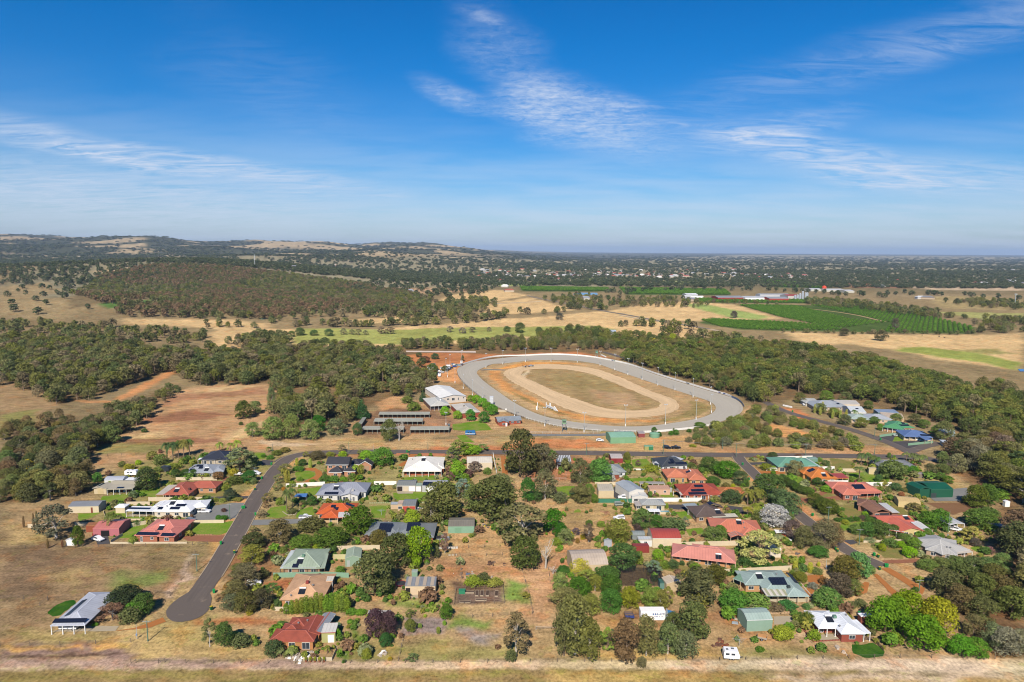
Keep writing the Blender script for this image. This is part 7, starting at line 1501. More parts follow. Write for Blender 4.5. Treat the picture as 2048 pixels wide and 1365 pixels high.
for lb, pts, h, c in [('long cream panel fence behind the long pink house', [(1306,1096),(1400,1093),(1492,1091)], 1.9, CREAMF), ('cream panel fence above the pale green hillside house', [(1436,1149),(1500,1146),(1583,1141)], 1.8, CREAMF),
    ('white panel fence left of the big grey roofed house', [(572,975),(650,971)], 1.8, WHITEF), ('cream wall fence under the hedge of light grey house', [(352,961),(434,961)], 1.5, CREAMF), ('long white fence below the four array red house', [(1293,1004),(1404,1003.5)], 1.8, WHITEF),
    ('white fence right of the pale gum near the corner', [(1533,942.5),(1578,942.5)], 1.7, WHITEF), ('white fence behind the orange tiled street house', [(1632,940),(1669,939.5)], 1.7, WHITEF), ('white fence behind the single palm lawn', [(1676,944),(1712,944)], 1.7, CREAMF),
    ('white fence right of the dusty pink house', [(1728,972),(1783,972)], 1.8, WHITEF), ('white fence left of the dusty pink house', [(1640,969),(1696,968)], 1.8, WHITEF), ('cream fence left of the white roofed patio house', [(253,1011),(300,1010.5)], 1.6, CREAMF),
    ('long cream fence behind the white roofed patio house', [(297,1002.5),(360,1001.5),(420,1002)], 1.7, CREAMF), ('cream fence between the patio house lawn and pink house', [(262,1055),(308,1046),(318,1046)], 1.6, CREAMF), ('cream fence along the pink house front lawn', [(376,1047.5),(448,1046.5)], 1.4, CREAMF),
    ('pale green panel fence between green and brown houses', [(547,1156),(640,1154),(698,1156)], 1.8, GREENF), ('cream fence behind the pale green gabled shed', [(672,1101),(760,1099)], 1.7, CREAMF), ('cream gate fence beside the pale green gabled shed', [(667,1119),(692,1119)], 1.9, A(222,214,160)),
    ('dark green panel fence at the top of the bare paddock', [(1196,1006),(1277,1006)], 1.9, A(70,140,110)), ('white fence behind the two ring shed', [(748,970.5),(793,970.5)], 1.9, WHITEF), ('cream fence between the white grey house and the barn', [(1190,971),(1252,971)], 1.6, CREAMF),
    ('cream panel fence corner beside the silver wagon', [(1252,998),(1258,1017)], 1.8, CREAMF), ('pale green fence along the green roofed house drive', [(1759,875),(1812,868)], 1.5, GREENF), ('pale green fence below the blue roofed house', [(1816,892),(1866,887)], 1.5, GREENF),
    ('low white retaining wall in front of the pink roofed house', [(221,1088),(374,1087.5)], .7, CREAMF), ('cream garden wall left of the big open gum', [(56,1056),(92,1056)], 1.6, CREAMF), ('cream garden wall right of the big open gum', [(150,1053),(184,1053)], 1.6, CREAMF),
    ('low cream terrace wall below the front dark red house', [(607,1322),(664,1322),(674,1300)], 1.0, CREAMF), ('cream fence left of the curved red barn', [(1340,1029),(1298,1029)], 1.1, CREAMF), ('low cream wall along the salmon house back yard', [(1255,941),(1330,940)], .8, WHITEF),
    ('cream wall below the brown tiled house hedge', [(550,1222),(582,1222)], 1.3, CREAMF), ('low cream wall beside the coral skirted house garden', [(1727,1086),(1815,1083)], .9, CREAMF), ('white wall along the green corner house back verge', [(1545,918),(1625,916)], 1.2, WHITEF),
    ('low stone coloured terrace wall of the hillside house', [(1534,1206),(1624,1204)], 1.2, A(214,200,170)), ('tan brick wall along the road behind cream roofed house', [(793,911),(818,911)], 1.2, A(196,130,96)), ('tan brick wall right of the cream house gateway', [(838,911),(890,912)], 1.2, A(196,130,96)),
    ('cream fence right of the plain cream shed', [(986,910),(993,948)], 1.7, WHITEF), ('white rail fence around the pink house left lawn', [(222,1086),(246,1072)], 1.2, CREAMF), ('low cream wall around the lawn of the patio house', [(207,1024),(210,1036),(225,1041),(322,1041)], .7, CREAMF)]:
    fence(lb, pts, h, c)
for lb, pts in [('dark timber picket fence beside the bright green lawn', [(1729,1280),(1747,1281),(1767,1303)])]: fence(lb, pts, 1.0, A(110, 92, 80), 'picket')
WOODG = A(140, 122, 104)
def wirefence(label, pts, gap=7.5, h=1.2, rails=0, col=WOODG, name='wire_fence'):
    P = wpts(pts); o = thing(name, label, 'fence', P[0]); wires = MB()
    for a_, b_ in zip(P, P[1:]):
        L = (b_ - a_).length; n_ = max(1, round(L / gap))
        for i in range(n_ + 1): part('post', post_mesh(h, .14, col), o, a_.lerp(b_, i / n_) - P[0])
        for z in ((.35, .7, 1.05) if not rails else [h * (k_ + 1) / (rails + .3) for k_ in range(rails)]):
            wires.tube([a_ - P[0] + Vector((0, 0, z)), b_ - P[0] + Vector((0, 0, z))], .012 if not rails else .05, 4, cap=False)
    part('wire' if not rails else 'rail', wires.mesh('wire', solid(A(150, 140, 130) if not rails else col, .7, .1)), o)
for lb, pts, gp in [('post and wire fence along the bottom dirt track, left half', [(262,1327),(700,1327),(1030,1325)], 7.6), ('post and wire fence along the bottom dirt track, right half', [(1060,1325),(1440,1321),(1800,1316),(1990,1318)], 7.6),
    ('wire fence above the drain at the far left bottom', [(0,1292),(120,1291),(262,1285)], 9), ('wire fence across the left paddock above the carport house', [(0,1198),(95,1199),(170,1193)], 10), ('wire paddock fence below the pink roofed house', [(0,1096),(150,1096),(385,1091)], 8),
    ('wire fence down the street side of the left paddock', [(390,1105),(362,1160),(340,1192)], 9), ('wire fence left of the dirt lane', [(1044,1142),(1058,1190),(1066,1228)], 7), ('wire fence under the vegetable garden', [(905,1238),(1064,1229)], 6), ('short post fence across the bare middle paddock', [(880,1113),(940,1113),(1005,1111)], 6.5),
    ('upper post fence across the middle paddock', [(905,1097),(1000,1094)], 6.5), ('wire fence across the tree dotted paddock', [(1120,1048),(1240,1047),(1290,1043)], 7), ('paddock fence at the foot of the tree strip', [(160,913),(215,912),(300,909)], 8),
    ('tall wire fence along the grey path by the racetrack', [(1056,873),(1130,873),(1220,873)], 5), ('wire fence in front of the small red shed', [(1115,918),(1210,915),(1300,913),(1425,914)], 9), ('dark post fence beside the purple trees', [(797,1322),(806,1282)], 3), ('wire fence on the right of the dirt lane', [(1097,1140),(1100,1165)], 5)]:
    wirefence(lb, pts, gp)
for lb, pts, gp, rl in [('wooden rail fence by the drain at bottom', [(272,1326),(330,1325)], 6, 2), ('pale rail gate across the dirt lane', [(1072,1260),(1114,1259)], 8, 2), ('rail fence corner by the cul-de-sac', [(310,1187),(340,1190)], 9, 2), ('rail fence at the corner of the pink house paddock', [(396,1091),(415,1089)], 9, 2),
    ('white rail yard in front of the striped stable', [(1104,937),(1140,937)], 4, 2), ('white rail yard under the pepper trees', [(1105,960),(1132,960),(1132,947)], 4, 2), ('white rails under the tall gums by the lane', [(1046,962),(1070,962)], 4, 2), ('rail fence of the left carport paddock', [(80,1212),(96,1200)], 8, 2)]:
    wirefence(lb, pts, gp, 1.2, rl, A(200, 190, 176) if 'white' in lb or 'pale' in lb else WOODG, 'rail_fence')
# vegetable garden with timber edging and raised beds
p0 = G(960, 1195); vg = thing('garden_enclosure', 'fenced vegetable garden with raised beds in the middle block', 'garden', (p0.x, p0.y, 0))
P = wpts([(912,1181),(1006,1178),(1009,1207),(908,1209)]); mb = MB(); rl = MB()
for a_, b_ in zip(P, P[1:] + P[:1]):
    n_ = max(2, round((b_ - a_).length / 3))
    for i in range(n_): q = a_.lerp(b_, i / n_) - Vector((p0.x, p0.y, 0)); part('post', post_mesh(1.4, .12, WOODG), vg, q)
    for z in (.7, 1.3): rl.tube([a_ - Vector((p0.x, p0.y, -z)), b_ - Vector((p0.x, p0.y, -z))], .03, 4)
part('rail', rl.mesh('rail', solid(WOODG, .8, .2)), vg)
mb = MB()
for c, s_ in (((0, -.5, .2), (3.4, .08, .4)), ((0, .5, .2), (3.4, .08, .4)), ((-1.7, 0, .2), (.08, 1, .4)), ((1.7, 0, .2), (.08, 1, .4))): mb.box(c, s_)
BEDM = mb.mesh('garden_bed', solid(A(196, 176, 150), .8, .15)); mb = MB(); mb.box((0, 0, .17), (3.3, .95, .3)); SOILM = mb.mesh('soil', solid(A(92, 72, 58), .95, .3))
for x, y, rz in [(938,1186,0), (954,1188,1.57), (964,1188,1.57), (975,1188,1.57), (993,1189,1.57), (930,1205,0), (962,1201,0)]:
    p = G(x, y); o = part('garden_bed', BEDM, vg, (p.x - p0.x, p.y - p0.y, .02), (0, 0, rz)); part('soil', SOILM, o)
p = G(924, 1187); mb = MB(); mb.box((0, 0, .6), (2.0, 1.2, 1.2)); mb.box((0, 0, 1.24), (2.2, 1.4, .08)); setp(part('storage_box', mb.mesh('storage_box', solid(A(60,150,110), .6, .1)), None, (p.x, p.y, 0)), 'green storage box inside the vegetable garden', 'box')
# netted orchard cage
p = G(1284, 1172); nt = thing('net_cage', 'black netted fruit cage behind the round olive trees', 'net cage', (p.x, p.y, 0)); w_, d_ = 14.5, 10
m, n = newmat('net'); finish(n, n.node('ShaderNodeMixShader', {0: .55, 1: n.node('ShaderNodeBsdfTransparent').outputs[0], 2: n.node('ShaderNodeBsdfDiffuse', {'Color': (.02, .02, .025, 1)}).outputs[0]}).outputs[0])
mb = MB(); mb.quad([(-w_ / 2, 0, 2.6), (w_ / 2, 0, 2.6), (w_ / 2, d_, 2.6), (-w_ / 2, d_, 2.6)])
mb.quad([(-w_ / 2, 0, 0), (w_ / 2, 0, 0), (w_ / 2, 0, 2.6), (-w_ / 2, 0, 2.6)]); mb.quad([(w_ / 2, 0, 0), (w_ / 2, d_, 0), (w_ / 2, d_, 2.6), (w_ / 2, 0, 2.6)]); mb.quad([(-w_ / 2, 0, 0), (-w_ / 2, d_, 0), (-w_ / 2, d_, 2.6), (-w_ / 2, 0, 2.6)])
part('net', mb.mesh('net', m), nt)
for i in range(4):
    for j in range(3): part('post', post_mesh(2.6, .1, WOODG), nt, (-w_ / 2 + w_ * i / 3, d_ * j / 2, 0))
# ---------------------------------------------------------------- poles
POLEG, POLEW, STEEL = A(110, 140, 118), A(150, 130, 112), A(206, 210, 212)
def pole_h(px, py, yt):
    p = G(px, py); lo, hi = 1, 60
    for _ in range(40):
        md = (lo + hi) / 2
        if proj((p.x, p.y, md))[1] > yt: lo = md
        else: hi = md
    return p, lo
_poles = {}
def power_pole(label, px, py, yt, arms=1, col=POLEG, rz=0.0):
    p, h = pole_h(px, py, yt); o = thing('power_pole', label, 'power pole', (p.x, p.y, 0), rot=rz)
    mb = MB(); mb.tube([(0, 0, -.2), (0, 0, h * .5), (0, 0, h)], [.17, .15, .11], 8); part('pole', mb.mesh('pole', solid(col, .8, .2)), o)
    for i in range(arms):
        z = h - .35 - i * 1.4; mb = MB(); mb.box((0, -.14, z), (2.3, .12, .14)); part('crossarm', mb.mesh('crossarm', solid(A(170, 176, 168), .7, .1)), o)
        for x in (-1.0, -.4, .4, 1.0): mb = MB(); mb.lathe([(.05, z + .07), (.07, z + .15), (.04, z + .28), (.01, z + .28)], 6, (x, -.14)); part('insulator', mb.mesh('insulator', solid(A(120, 90, 80), .3, .1)), o)
    return o, p, h
PP = [power_pole(*a) for a in [('green based power pole beside the drain near the carport house', 296, 1283, 1241), ('power pole on the verge beside the left paddock corner', 394, 1143, 1107), ('power pole in the drive gap below the white patio house', 460, 1040, 1008),
  ('power pole behind the white boat', 510, 948, 935), ('power pole behind the clipped shrubs at the bend', 545, 909, 887, 0), ('green power pole on the main road behind the two storey house', 698, 906, 884.6, 0), ('power pole in front of the horse stalls by the road', 856, 904, 885, 0),
  ('green power pole on the road by the dirt verge', 1173, 910, 886), ('double arm power pole beside the two black vehicles', 1326, 911, 879.5, 2), ('plain green pole in front of the bushland', 1445, 898, 874, 0), ('power pole at the top of the right street', 1472, 915, 887), ('green power pole behind the green corner house', 1611, 912, 888),
  ('green power pole by the dark hedge on the right street', 1656, 1045, 1013), ('green power pole at the driveway above the street end', 1718, 1090, 1058), ('thin green pole beside the dense tree on the right street', 1491, 974, 956, 0), ('power pole on the dry verge near the back road junction', 1749, 909, 889), ('power pole above the yellow green trees by the orange track', 1838, 1184, 1159), ('power pole by the round bush on the back road', 1749, 874, 853, 0)]]
for lb, x, y, yt, cl_ in [('thin steel pole with a meter box by the drain', 274, 1278, 1249, STEEL), ('very tall thin white mast behind the two storey house', 747, 926, 888, STEEL), ('tall radio mast in the garden of pale grey house', 1895, 1077, 1022, A(150,170,150)), ('tall thin mast in front of the big grey roofed house', 701, 1004, 976, A(170,160,150)), ('white lamp post on the verge by the golden cypresses', 1652, 1140, 1118, STEEL)]:
    p, h = pole_h(x, y, yt); o = thing('mast', lb, 'mast', (p.x, p.y, 0)); mb = MB(); mb.tube([(0, 0, -.2), (0, 0, h)], [.09, .05], 6); part('pole', mb.mesh('pole', solid(cl_, .5, .1)), o)
    mb = MB(); mb.box((0, -.12, 1.3), (.4, .25, .6)); part('meter_box', mb.mesh('meter_box', solid(A(150,170,200), .5, .1)), o)
# ---------------------------------------------------------------- racetrack fittings
LIGHTS = '972 736 708;1005.6 729 702;1051 724.5 697;1102 723.5 697;1154.5 725.3 699;1200 731.5 703;1229.5 740.5 709;1255.6 749.8 718;1284 760.3 727;1315.5 771 736;1349.7 780.5 746;1386 795 758;1421 809.5 775;1423 826 790;1392 840 801;1330.5 849.5 810;1250.7 853 811;1168 865 826;1089.6 853 816;1029 835 802;964.5 798 776;945 792 761;926.5 778 750;910 766.5 738;895 755 737;892 745 718;900 735 710;923.6 728 702;892 851 826'
mb = MB(); mb.tube([(0, 0, 0), (0, 0, 1)], [.02, .012], 8); 
mb2 = MB(); mb2.box((0, 0, 0), (2.4, .12, .12)); FBAR = mb2.mesh('head_bar', solid(STEEL, .4, .1))
mb2 = MB(); mb2.box((0, -.1, .15), (.7, .35, .6)); FLAMP = mb2.mesh('lamp', solid(A(225, 228, 230), .3, .1))
lampn = ['track floodlight pole', 0]
tc_ = Vector((sum(p[0] for p in IN_W) / len(IN_W), sum(p[1] for p in IN_W) / len(IN_W), 0))
LS = [tuple(map(float, q.split())) for q in LIGHTS.split(';')]
LAB = ['at the left bend nearest the parked cars', 'second along the far bend', 'third along the far bend behind the horse team', 'fourth along the far straight', 'fifth along the far straight', 'at the green tower side of the far bend', 'first on the long right straight', 'second on the long right straight', 'third on the long right straight', 'fourth on the long right straight', 'fifth on the long right straight', 'sixth on the long right straight', 'rear one of the pair inside the right bend', 'front one of the pair inside the right bend', 'on the infield grass of the right bend', 'on the near bend above the green tank', 'on the near straight above the green shed', 'outside the near straight by the tower', 'beside the white arrow sign', 'behind the brick office', 'beside the white tower box', 'first above the clubhouse on the outside', 'second above the clubhouse on the outside', 'third along the outer bend', 'by the white caravan', 'among the parked cars', 'behind the parked cars', 'behind the judges box', 'in the stall yard']
for (x, y, yt), lb in zip(LS, LAB):
    p, h = pole_h(x, y, yt); rz = math.atan2((tc_ - p).y, (tc_ - p).x) + math.pi / 2
    o = thing('floodlight_pole', 'tall white floodlight pole ' + lb, 'floodlight pole', (p.x, p.y, 0), 'floodlight poles around the racetrack', rz)
    mb = MB(); mb.tube([(0, 0, -.2), (0, 0, h * .45), (0, 0, h)], [.17, .13, .09], 8); part('pole', mb.mesh('pole', solid(A(200, 206, 202), .5, .1)), o)
    mb = MB(); mb.tube([(0, 0, 0), (0, 0, 1.6)], .3, 8); part('base', mb.mesh('base', solid(WHITE, .6, .1)), o)
    part('head_bar', FBAR, o, (0, 0, h)); 
    for dx_ in (-.8, .8): part('lamp', FLAMP, o, (dx_, 0, h))
def railrun(label, pts, h=1.25, col=WHITEF, name='track_fence', t=.12, solidp=True, world=False):
    P = [Vector((p[0], p[1], 0)) for p in (pts if world else smoothl(PW(pts), 2))]; o = thing(name, label, 'fence', P[0]); mb = MB()
    for a_, b_ in zip(P, P[1:]):
        c_ = (a_ + b_) / 2 - P[0]; L = (b_ - a_).length; rz = math.atan2((b_ - a_).y, (b_ - a_).x)
        me_ = MB()
        if solidp: me_.box((0, 0, h / 2 + .08), (L + .02, t, h - .1))
        else: me_.box((0, 0, h - .1), (L + .02, t, .12)); me_.box((0, 0, h * .5), (L + .02, .05, .08))
        part('panel' if solidp else 'rail', me_.mesh('panel', solid(col, .5, .08)), o, c_, (0, 0, rz)); part('post', post_mesh(h + .1, .12, col), o, a_ - P[0], (0, 0, rz))
    return o, P
o1, P1_ = railrun('long white solid fence around the far side of the racetrack', [(906,732.5),(920,731.5),(934,729.5),(946,726),(975,719.5),(1005,716),(1040,713.5),(1090,712),(1130,712.5),(1180,716),(1220,722),(1260,732),(1300,745),(1340,758),(1380,770),(1420,782),(1450,790)], 1.5)
o2, P2_ = railrun('blue grey advertising fence at the right bend of the racetrack', [(1463,795.5),(1474,800),(1483,807),(1488,815)], 1.5, A(96, 124, 164), 'advertising_fence')
railrun('white solid fence joining the adverts at the right bend', [(1450,790),(1457,792.5),(1463,795.5)], 1.5)
railrun('white solid fence along the near right bend of the racetrack', [(1287,866.5),(1320,865),(1350,862),(1390,858),(1425,851.5),(1440,848)], 1.4)
railrun('white rail fence opposite the green racecourse shed', [(1228,863.5),(1250,865.5),(1272,865.5)], 1.2, WHITEF, 'rail_fence', .1, False)
railrun('white rail along the near straight of the racetrack', [(1052,838),(1080,846.5),(1110,853),(1150,859.5),(1205,864)], 1.1, WHITEF, 'track_rail', .1, False)
railrun('dark rail along the left straight of the racetrack', [(913,742),(917,755),(929,769),(946,784),(966,799.5),(990,814.5),(1020,828),(1048,837)], 1.1, A(96, 78, 66), 'track_rail', .1, False)
railrun('long white rail beside the grey path', [(1058,867),(1130,867.5),(1200,867)], 1.1, A(226, 214, 200), 'track_rail', .08, False)
railrun('coloured block wall beside the far road', [(812,706.5),(880,706.5),(952,706)], 1.6, A(222, 206, 196), 'boundary_wall', .2)
# advert marks on the far fence, each board as it stands
def advert(label, px, py, wd, col, h=.8):
    p = G(px, py, .85); mb = MB(); mb.box((0, 0, 0), (wd, .06, h)); P__ = min(range(len(P1_) - 1), key=lambda i: (P1_[i].xy - p.xy).length); a_, b_ = P1_[P__], P1_[P__ + 1]
    rz = math.atan2((b_ - a_).y, (b_ - a_).x); f_ = max(0, min(1, (p - a_).dot(b_ - a_) / (b_ - a_).length_squared)); q = a_.lerp(b_, f_); nrm = Vector((math.sin(rz), -math.cos(rz), 0)); q = q + nrm * .12
    if (q - tc_).length > (a_.lerp(b_, f_) - tc_).length: q = q - nrm * .24
    part('advert_mark', mb.mesh('advert_mark', solid(col, .5, .05)), o1, (q.x - P1_[0].x, q.y - P1_[0].y, .85), (0, 0, rz))
for a_ in [(0, 1215, 720.5, 2.2, A(50,60,160)), (0, 1218.5, 721.5, 1.4, A(130,150,190)), (0, 1221, 722, 1.2, A(170,180,190)), (0, 1223, 722.5, .9, A(90,140,100)), (0, 1434, 785, 1.6, A(50,50,150)), (0, 1437, 786, .5, A(110,130,110)), (0, 1442, 787.5, 2.4, A(110,130,190)), (0, 1448, 789.5, 2.4, A(70,90,160)), (0, 1370, 766.5, 2.2, A(70,80,90)), (0, 1374, 767.5, 1.6, A(110,120,130))]: advert(*a_)
# winning post, arrow sign, towers, tank
p = G(1075, 820.5); o = thing('winning_post', 'white winning post with a flat board beside the arrow sign', 'post', (p.x, p.y, 0)); part('post', post_mesh(5.6, .3, WHITE), o); mb = MB(); mb.box((-.45, 0, 1.4), (.9, .3, 2.8)); part('board', mb.mesh('board', solid(WHITE, .5, .05)), o)
pa, pb = G(1092, 815), G(1116, 824); L = (pb - pa).length; rz = math.atan2((pb - pa).y, (pb - pa).x); o = thing('arrow_sign', 'large white arrow shaped sign on the infield', 'sign', (pa.x, pa.y, 0), rot=rz)
mb = MB(); t = .18
def slab(pts):
    for y in (-t, t): mb.quad([(x, y, z) for x, z in (pts if y < 0 else pts[::-1])])
    for i in range(len(pts)): (x1, z1), (x2, z2) = pts[i], pts[(i + 1) % len(pts)]; mb.quad([(x1, -t, z1), (x1, t, z1), (x2, t, z2), (x2, -t, z2)])
slab([(0, .5), (L * .66, .5), (L * .66, 2.1), (0, 2.1)]); slab([(0, 2.1), (.5, 2.1), (.3, 3.6), (0, 3.6)]); slab([(L * .27, 2.1), (L * .40, 2.1), (L * .37, 4.2), (L * .30, 4.2)]); slab([(L * .66, .1), (L, .3), (L * .69, 3.0), (L * .64, 2.4)])
part('arrow_board', mb.mesh('arrow_board', solid(WHITE, .5, .05)), o)
for i in range(9): mb = MB(); mb.box((0, 0, 0), (.45 + .25 * (i % 3), .03, .45)); part('letter_mark', mb.mesh('letter_mark', solid(A(130, 150, 180), .5, .05)), o, (.8 + i * L * .62 / 9.6, -.2, 1.35 - .02 * i))
for i in range(5): part('post', post_mesh(.6, .14, A(140, 80, 60)), o, (.3 + i * L * .16, .0, 0))
def tower(label, px, py, yt, col, boxc, wd=2.6):
    p, h = pole_h(px, py, yt); o = thing('observation_tower', label, 'tower', (p.x, p.y, 0)); hb = h - 2.4
    for sx in (-1, 1):
        for sy in (-1, 1):
            mb = MB(); mb.tube([(sx * wd * .5, sy * wd * .5, -.1), (sx * wd * .36, sy * wd * .36, hb)], .09, 5); part('leg', mb.mesh('leg', solid(col, .6, .1)), o)
    for z0, z1 in ((.2, hb * .5), (hb * .5, hb - .1)):
        for s_ in (-1, 1):
            mb = MB(); mb.tube([(-wd * .47, s_ * wd * .44, z0), (wd * .42, s_ * wd * .42, z1)], .05, 4); mb.tube([(s_ * wd * .45, -wd * .44, z0), (s_ * wd * .42, wd * .42, z1)], .05, 4); part('brace', mb.mesh('brace', solid(col, .6, .1)), o)
    mb = MB(); mb.box((0, 0, hb + .06), (wd * 1.15, wd * 1.15, .12)); part('platform', mb.mesh('platform', solid(col, .6, .1)), o)
    mb = MB(); mb.box((0, 0, hb + 1.1), (wd * .9, wd * .9, 2.0)); part('cabin', mb.mesh('cabin', solid(boxc, .6, .1)), o)
    mb = MB(); mb.box((0, -wd * .455, hb + 1.35), (wd * .7, .05, .7)); part('window', mb.mesh('window', glassmat()), o)
    mb = MB(); mb.box((0, 0, hb + 2.2), (wd * 1.1, wd * 1.1, .18)); part('roof', mb.mesh('roof', solid(boxc, .5, .1)), o)
tower('green cabin observation tower on lattice legs by the near straight', 1128, 864, 840, A(150, 156, 160), A(150, 184, 140)); tower('small green cabin tower behind the far fence', 1193, 716, 702, A(150, 156, 150), A(130, 190, 160), 2.2); tower('white judges box on a rusty base by the parked cars', 923, 732, 722, A(130, 70, 56), WHITE, 2.2); tower('small dark lamp tower at the stall corner', 898, 862, 848, A(120, 130, 130), A(120, 134, 140), 1.6)
p, h = pole_h(983, 811, 793); o = thing('camera_tower', 'tall white cabinet tower beside the left straight', 'tower', (p.x, p.y, 0)); mb = MB(); mb.box((0, 0, h * .5 + .8), (2.6, 2.2, h - 1.6)); part('cabinet', mb.mesh('cabinet', solid(A(232, 236, 240), .5, .08)), o); mb = MB(); mb.box((0, 0, .8), (3.0, 2.6, 1.2)); part('base', mb.mesh('base', solid(A(150, 156, 160), .6, .1)), o)
for i in range(4): mb = MB(); mb.box((0, -1.12, 2.4 + i * h * .17), (2.3, .05, .1)); part('rib', mb.mesh('rib', solid(A(190, 196, 200), .5, .05)), o)
p = G(1005, 823); o = thing('finish_dais', 'small white dais beside the left straight rail', 'dais', (p.x, p.y, 0)); mb = MB(); mb.box((0, 0, .4), (6, 2.6, .8)); part('platform', mb.mesh('platform', solid(CREAMF, .6, .1)), o); mb = MB(); mb.box((2.4, .6, 1.3), (.8, .8, 1.0)); part('lectern', mb.mesh('lectern', solid(WHITE, .6, .1)), o)
def tank(label, px, py, wp, hp, col):
    p = G(px, py); mpp = proj(p)[2] / F; r_ = wp * mpp / 2; h = hp * mpp * .95; o = thing('water_tank', label, 'water tank', (p.x, p.y + r_, 0)); mb = MB()
    pr = [(r_, 0)]
    for i in range(6): pr += [(r_, h * (i + .9) / 6), (r_ * 1.012, h * (i + 1) / 6)]
    mb.lathe(pr, 24); part('shell', mb.mesh('shell', solid(col, .5, .12)), o); mb = MB(); mb.lathe([(r_ * 1.04, h), (r_ * .5, h + r_ * .14), (.02, h + r_ * .2)], 24); part('roof', mb.mesh('roof', solid(tuple(c * 1.1 for c in col), .5, .1)), o)
tank('round green water tank behind the racecourse shed', 1311, 877, 20, 8, A(140, 186, 150)); tank('dark green water tank behind the salmon house yard', 1320, 963, 5, 8, A(60, 100, 90)); tank('small green water tank by the cream workshop', 1206, 995, 6, 7, A(90, 130, 100)); tank('dark tank beside the cream workshop wall', 1211, 995, 5, 7, A(70, 74, 78)); tank('silver tank behind the pink outbuilding', 1342, 985, 6, 8, A(196, 200, 200)); tank('cream tank on the hillside house terrace', 1498, 1179, 6, 7, A(230, 222, 200)); tank('rusty red tank beside the pink garage', 187, 1073, 9, 5, A(160, 70, 56)); tank('green tank outside the dark green sheds', 1889, 990, 5, 8, A(40, 104, 80)); tank('green tank second along the dark green shed wall', 1896, 990, 5, 8, A(40, 106, 82))
# silos and the orange balloon at the packing plant
for i, (x, hh_) in enumerate([(1590, 9), (1595, 10), (1600, 13), (1605, 18), (1611, 15), (1614, 15)]):
    p = GT(x, 599); r_ = 2.6; o = thing('silo', ['first and shortest silo at the packing plant', 'second silo from the left at the packing plant', 'third silo at the packing plant', 'tallest steel silo at the packing plant', 'left one of the two joined silos', 'right one of the two joined silos'][i], 'silo', p, 'silos of the packing plant')
    mb = MB(); mb.lathe([(r_, 0), (r_, hh_)], 12); part('shell', mb.mesh('shell', solid(A(196, 204, 212), .35, .1)), o); mb = MB(); mb.lathe([(r_, hh_), (.1, hh_ + 1.4)], 12); part('cone', mb.mesh('cone', solid(A(210, 214, 220), .4, .1)), o)
p = GT(1648, 583); o = thing('balloon', 'large orange ball standing over the farm sheds', 'ball', p); mb = MB(); n_ = 12; mb.lathe([(6.2 * math.sin(math.pi * i / n_) + .02, 10 - 6.2 * math.cos(math.pi * i / n_)) for i in range(n_ + 1)], 16); part('ball', mb.mesh('ball', solid(A(240, 84, 40), .5, .08)), o); part('post', post_mesh(5, 1.0, A(160,150,140)), o)
p, h = pole_h(2028, 616, 592); 
p = GT(2029, 616); o = thing('telecom_mast', 'tall lattice mast on the far right plain', 'mast', p); mb = MB(); mb.tube([(0, 0, 0), (0, 0, 28)], [.9, .6], 6); part('pole', mb.mesh('pole', solid(A(190, 200, 200), .5, .1)), o); mb = MB(); mb.box((0, 0, 28), (5, 2, 1.6)); part('head', mb.mesh('head', solid(A(200, 210, 210), .5, .1)), o)
p = GT(510, 535); o = thing('telecom_mast', 'thin pale mast rising from the left forest', 'mast', p); mb = MB(); mb.tube([(0, 0, 0), (0, 0, 40)], [.9, .6], 6); part('pole', mb.mesh('pole', solid(A(220, 226, 226), .5, .1)), o)
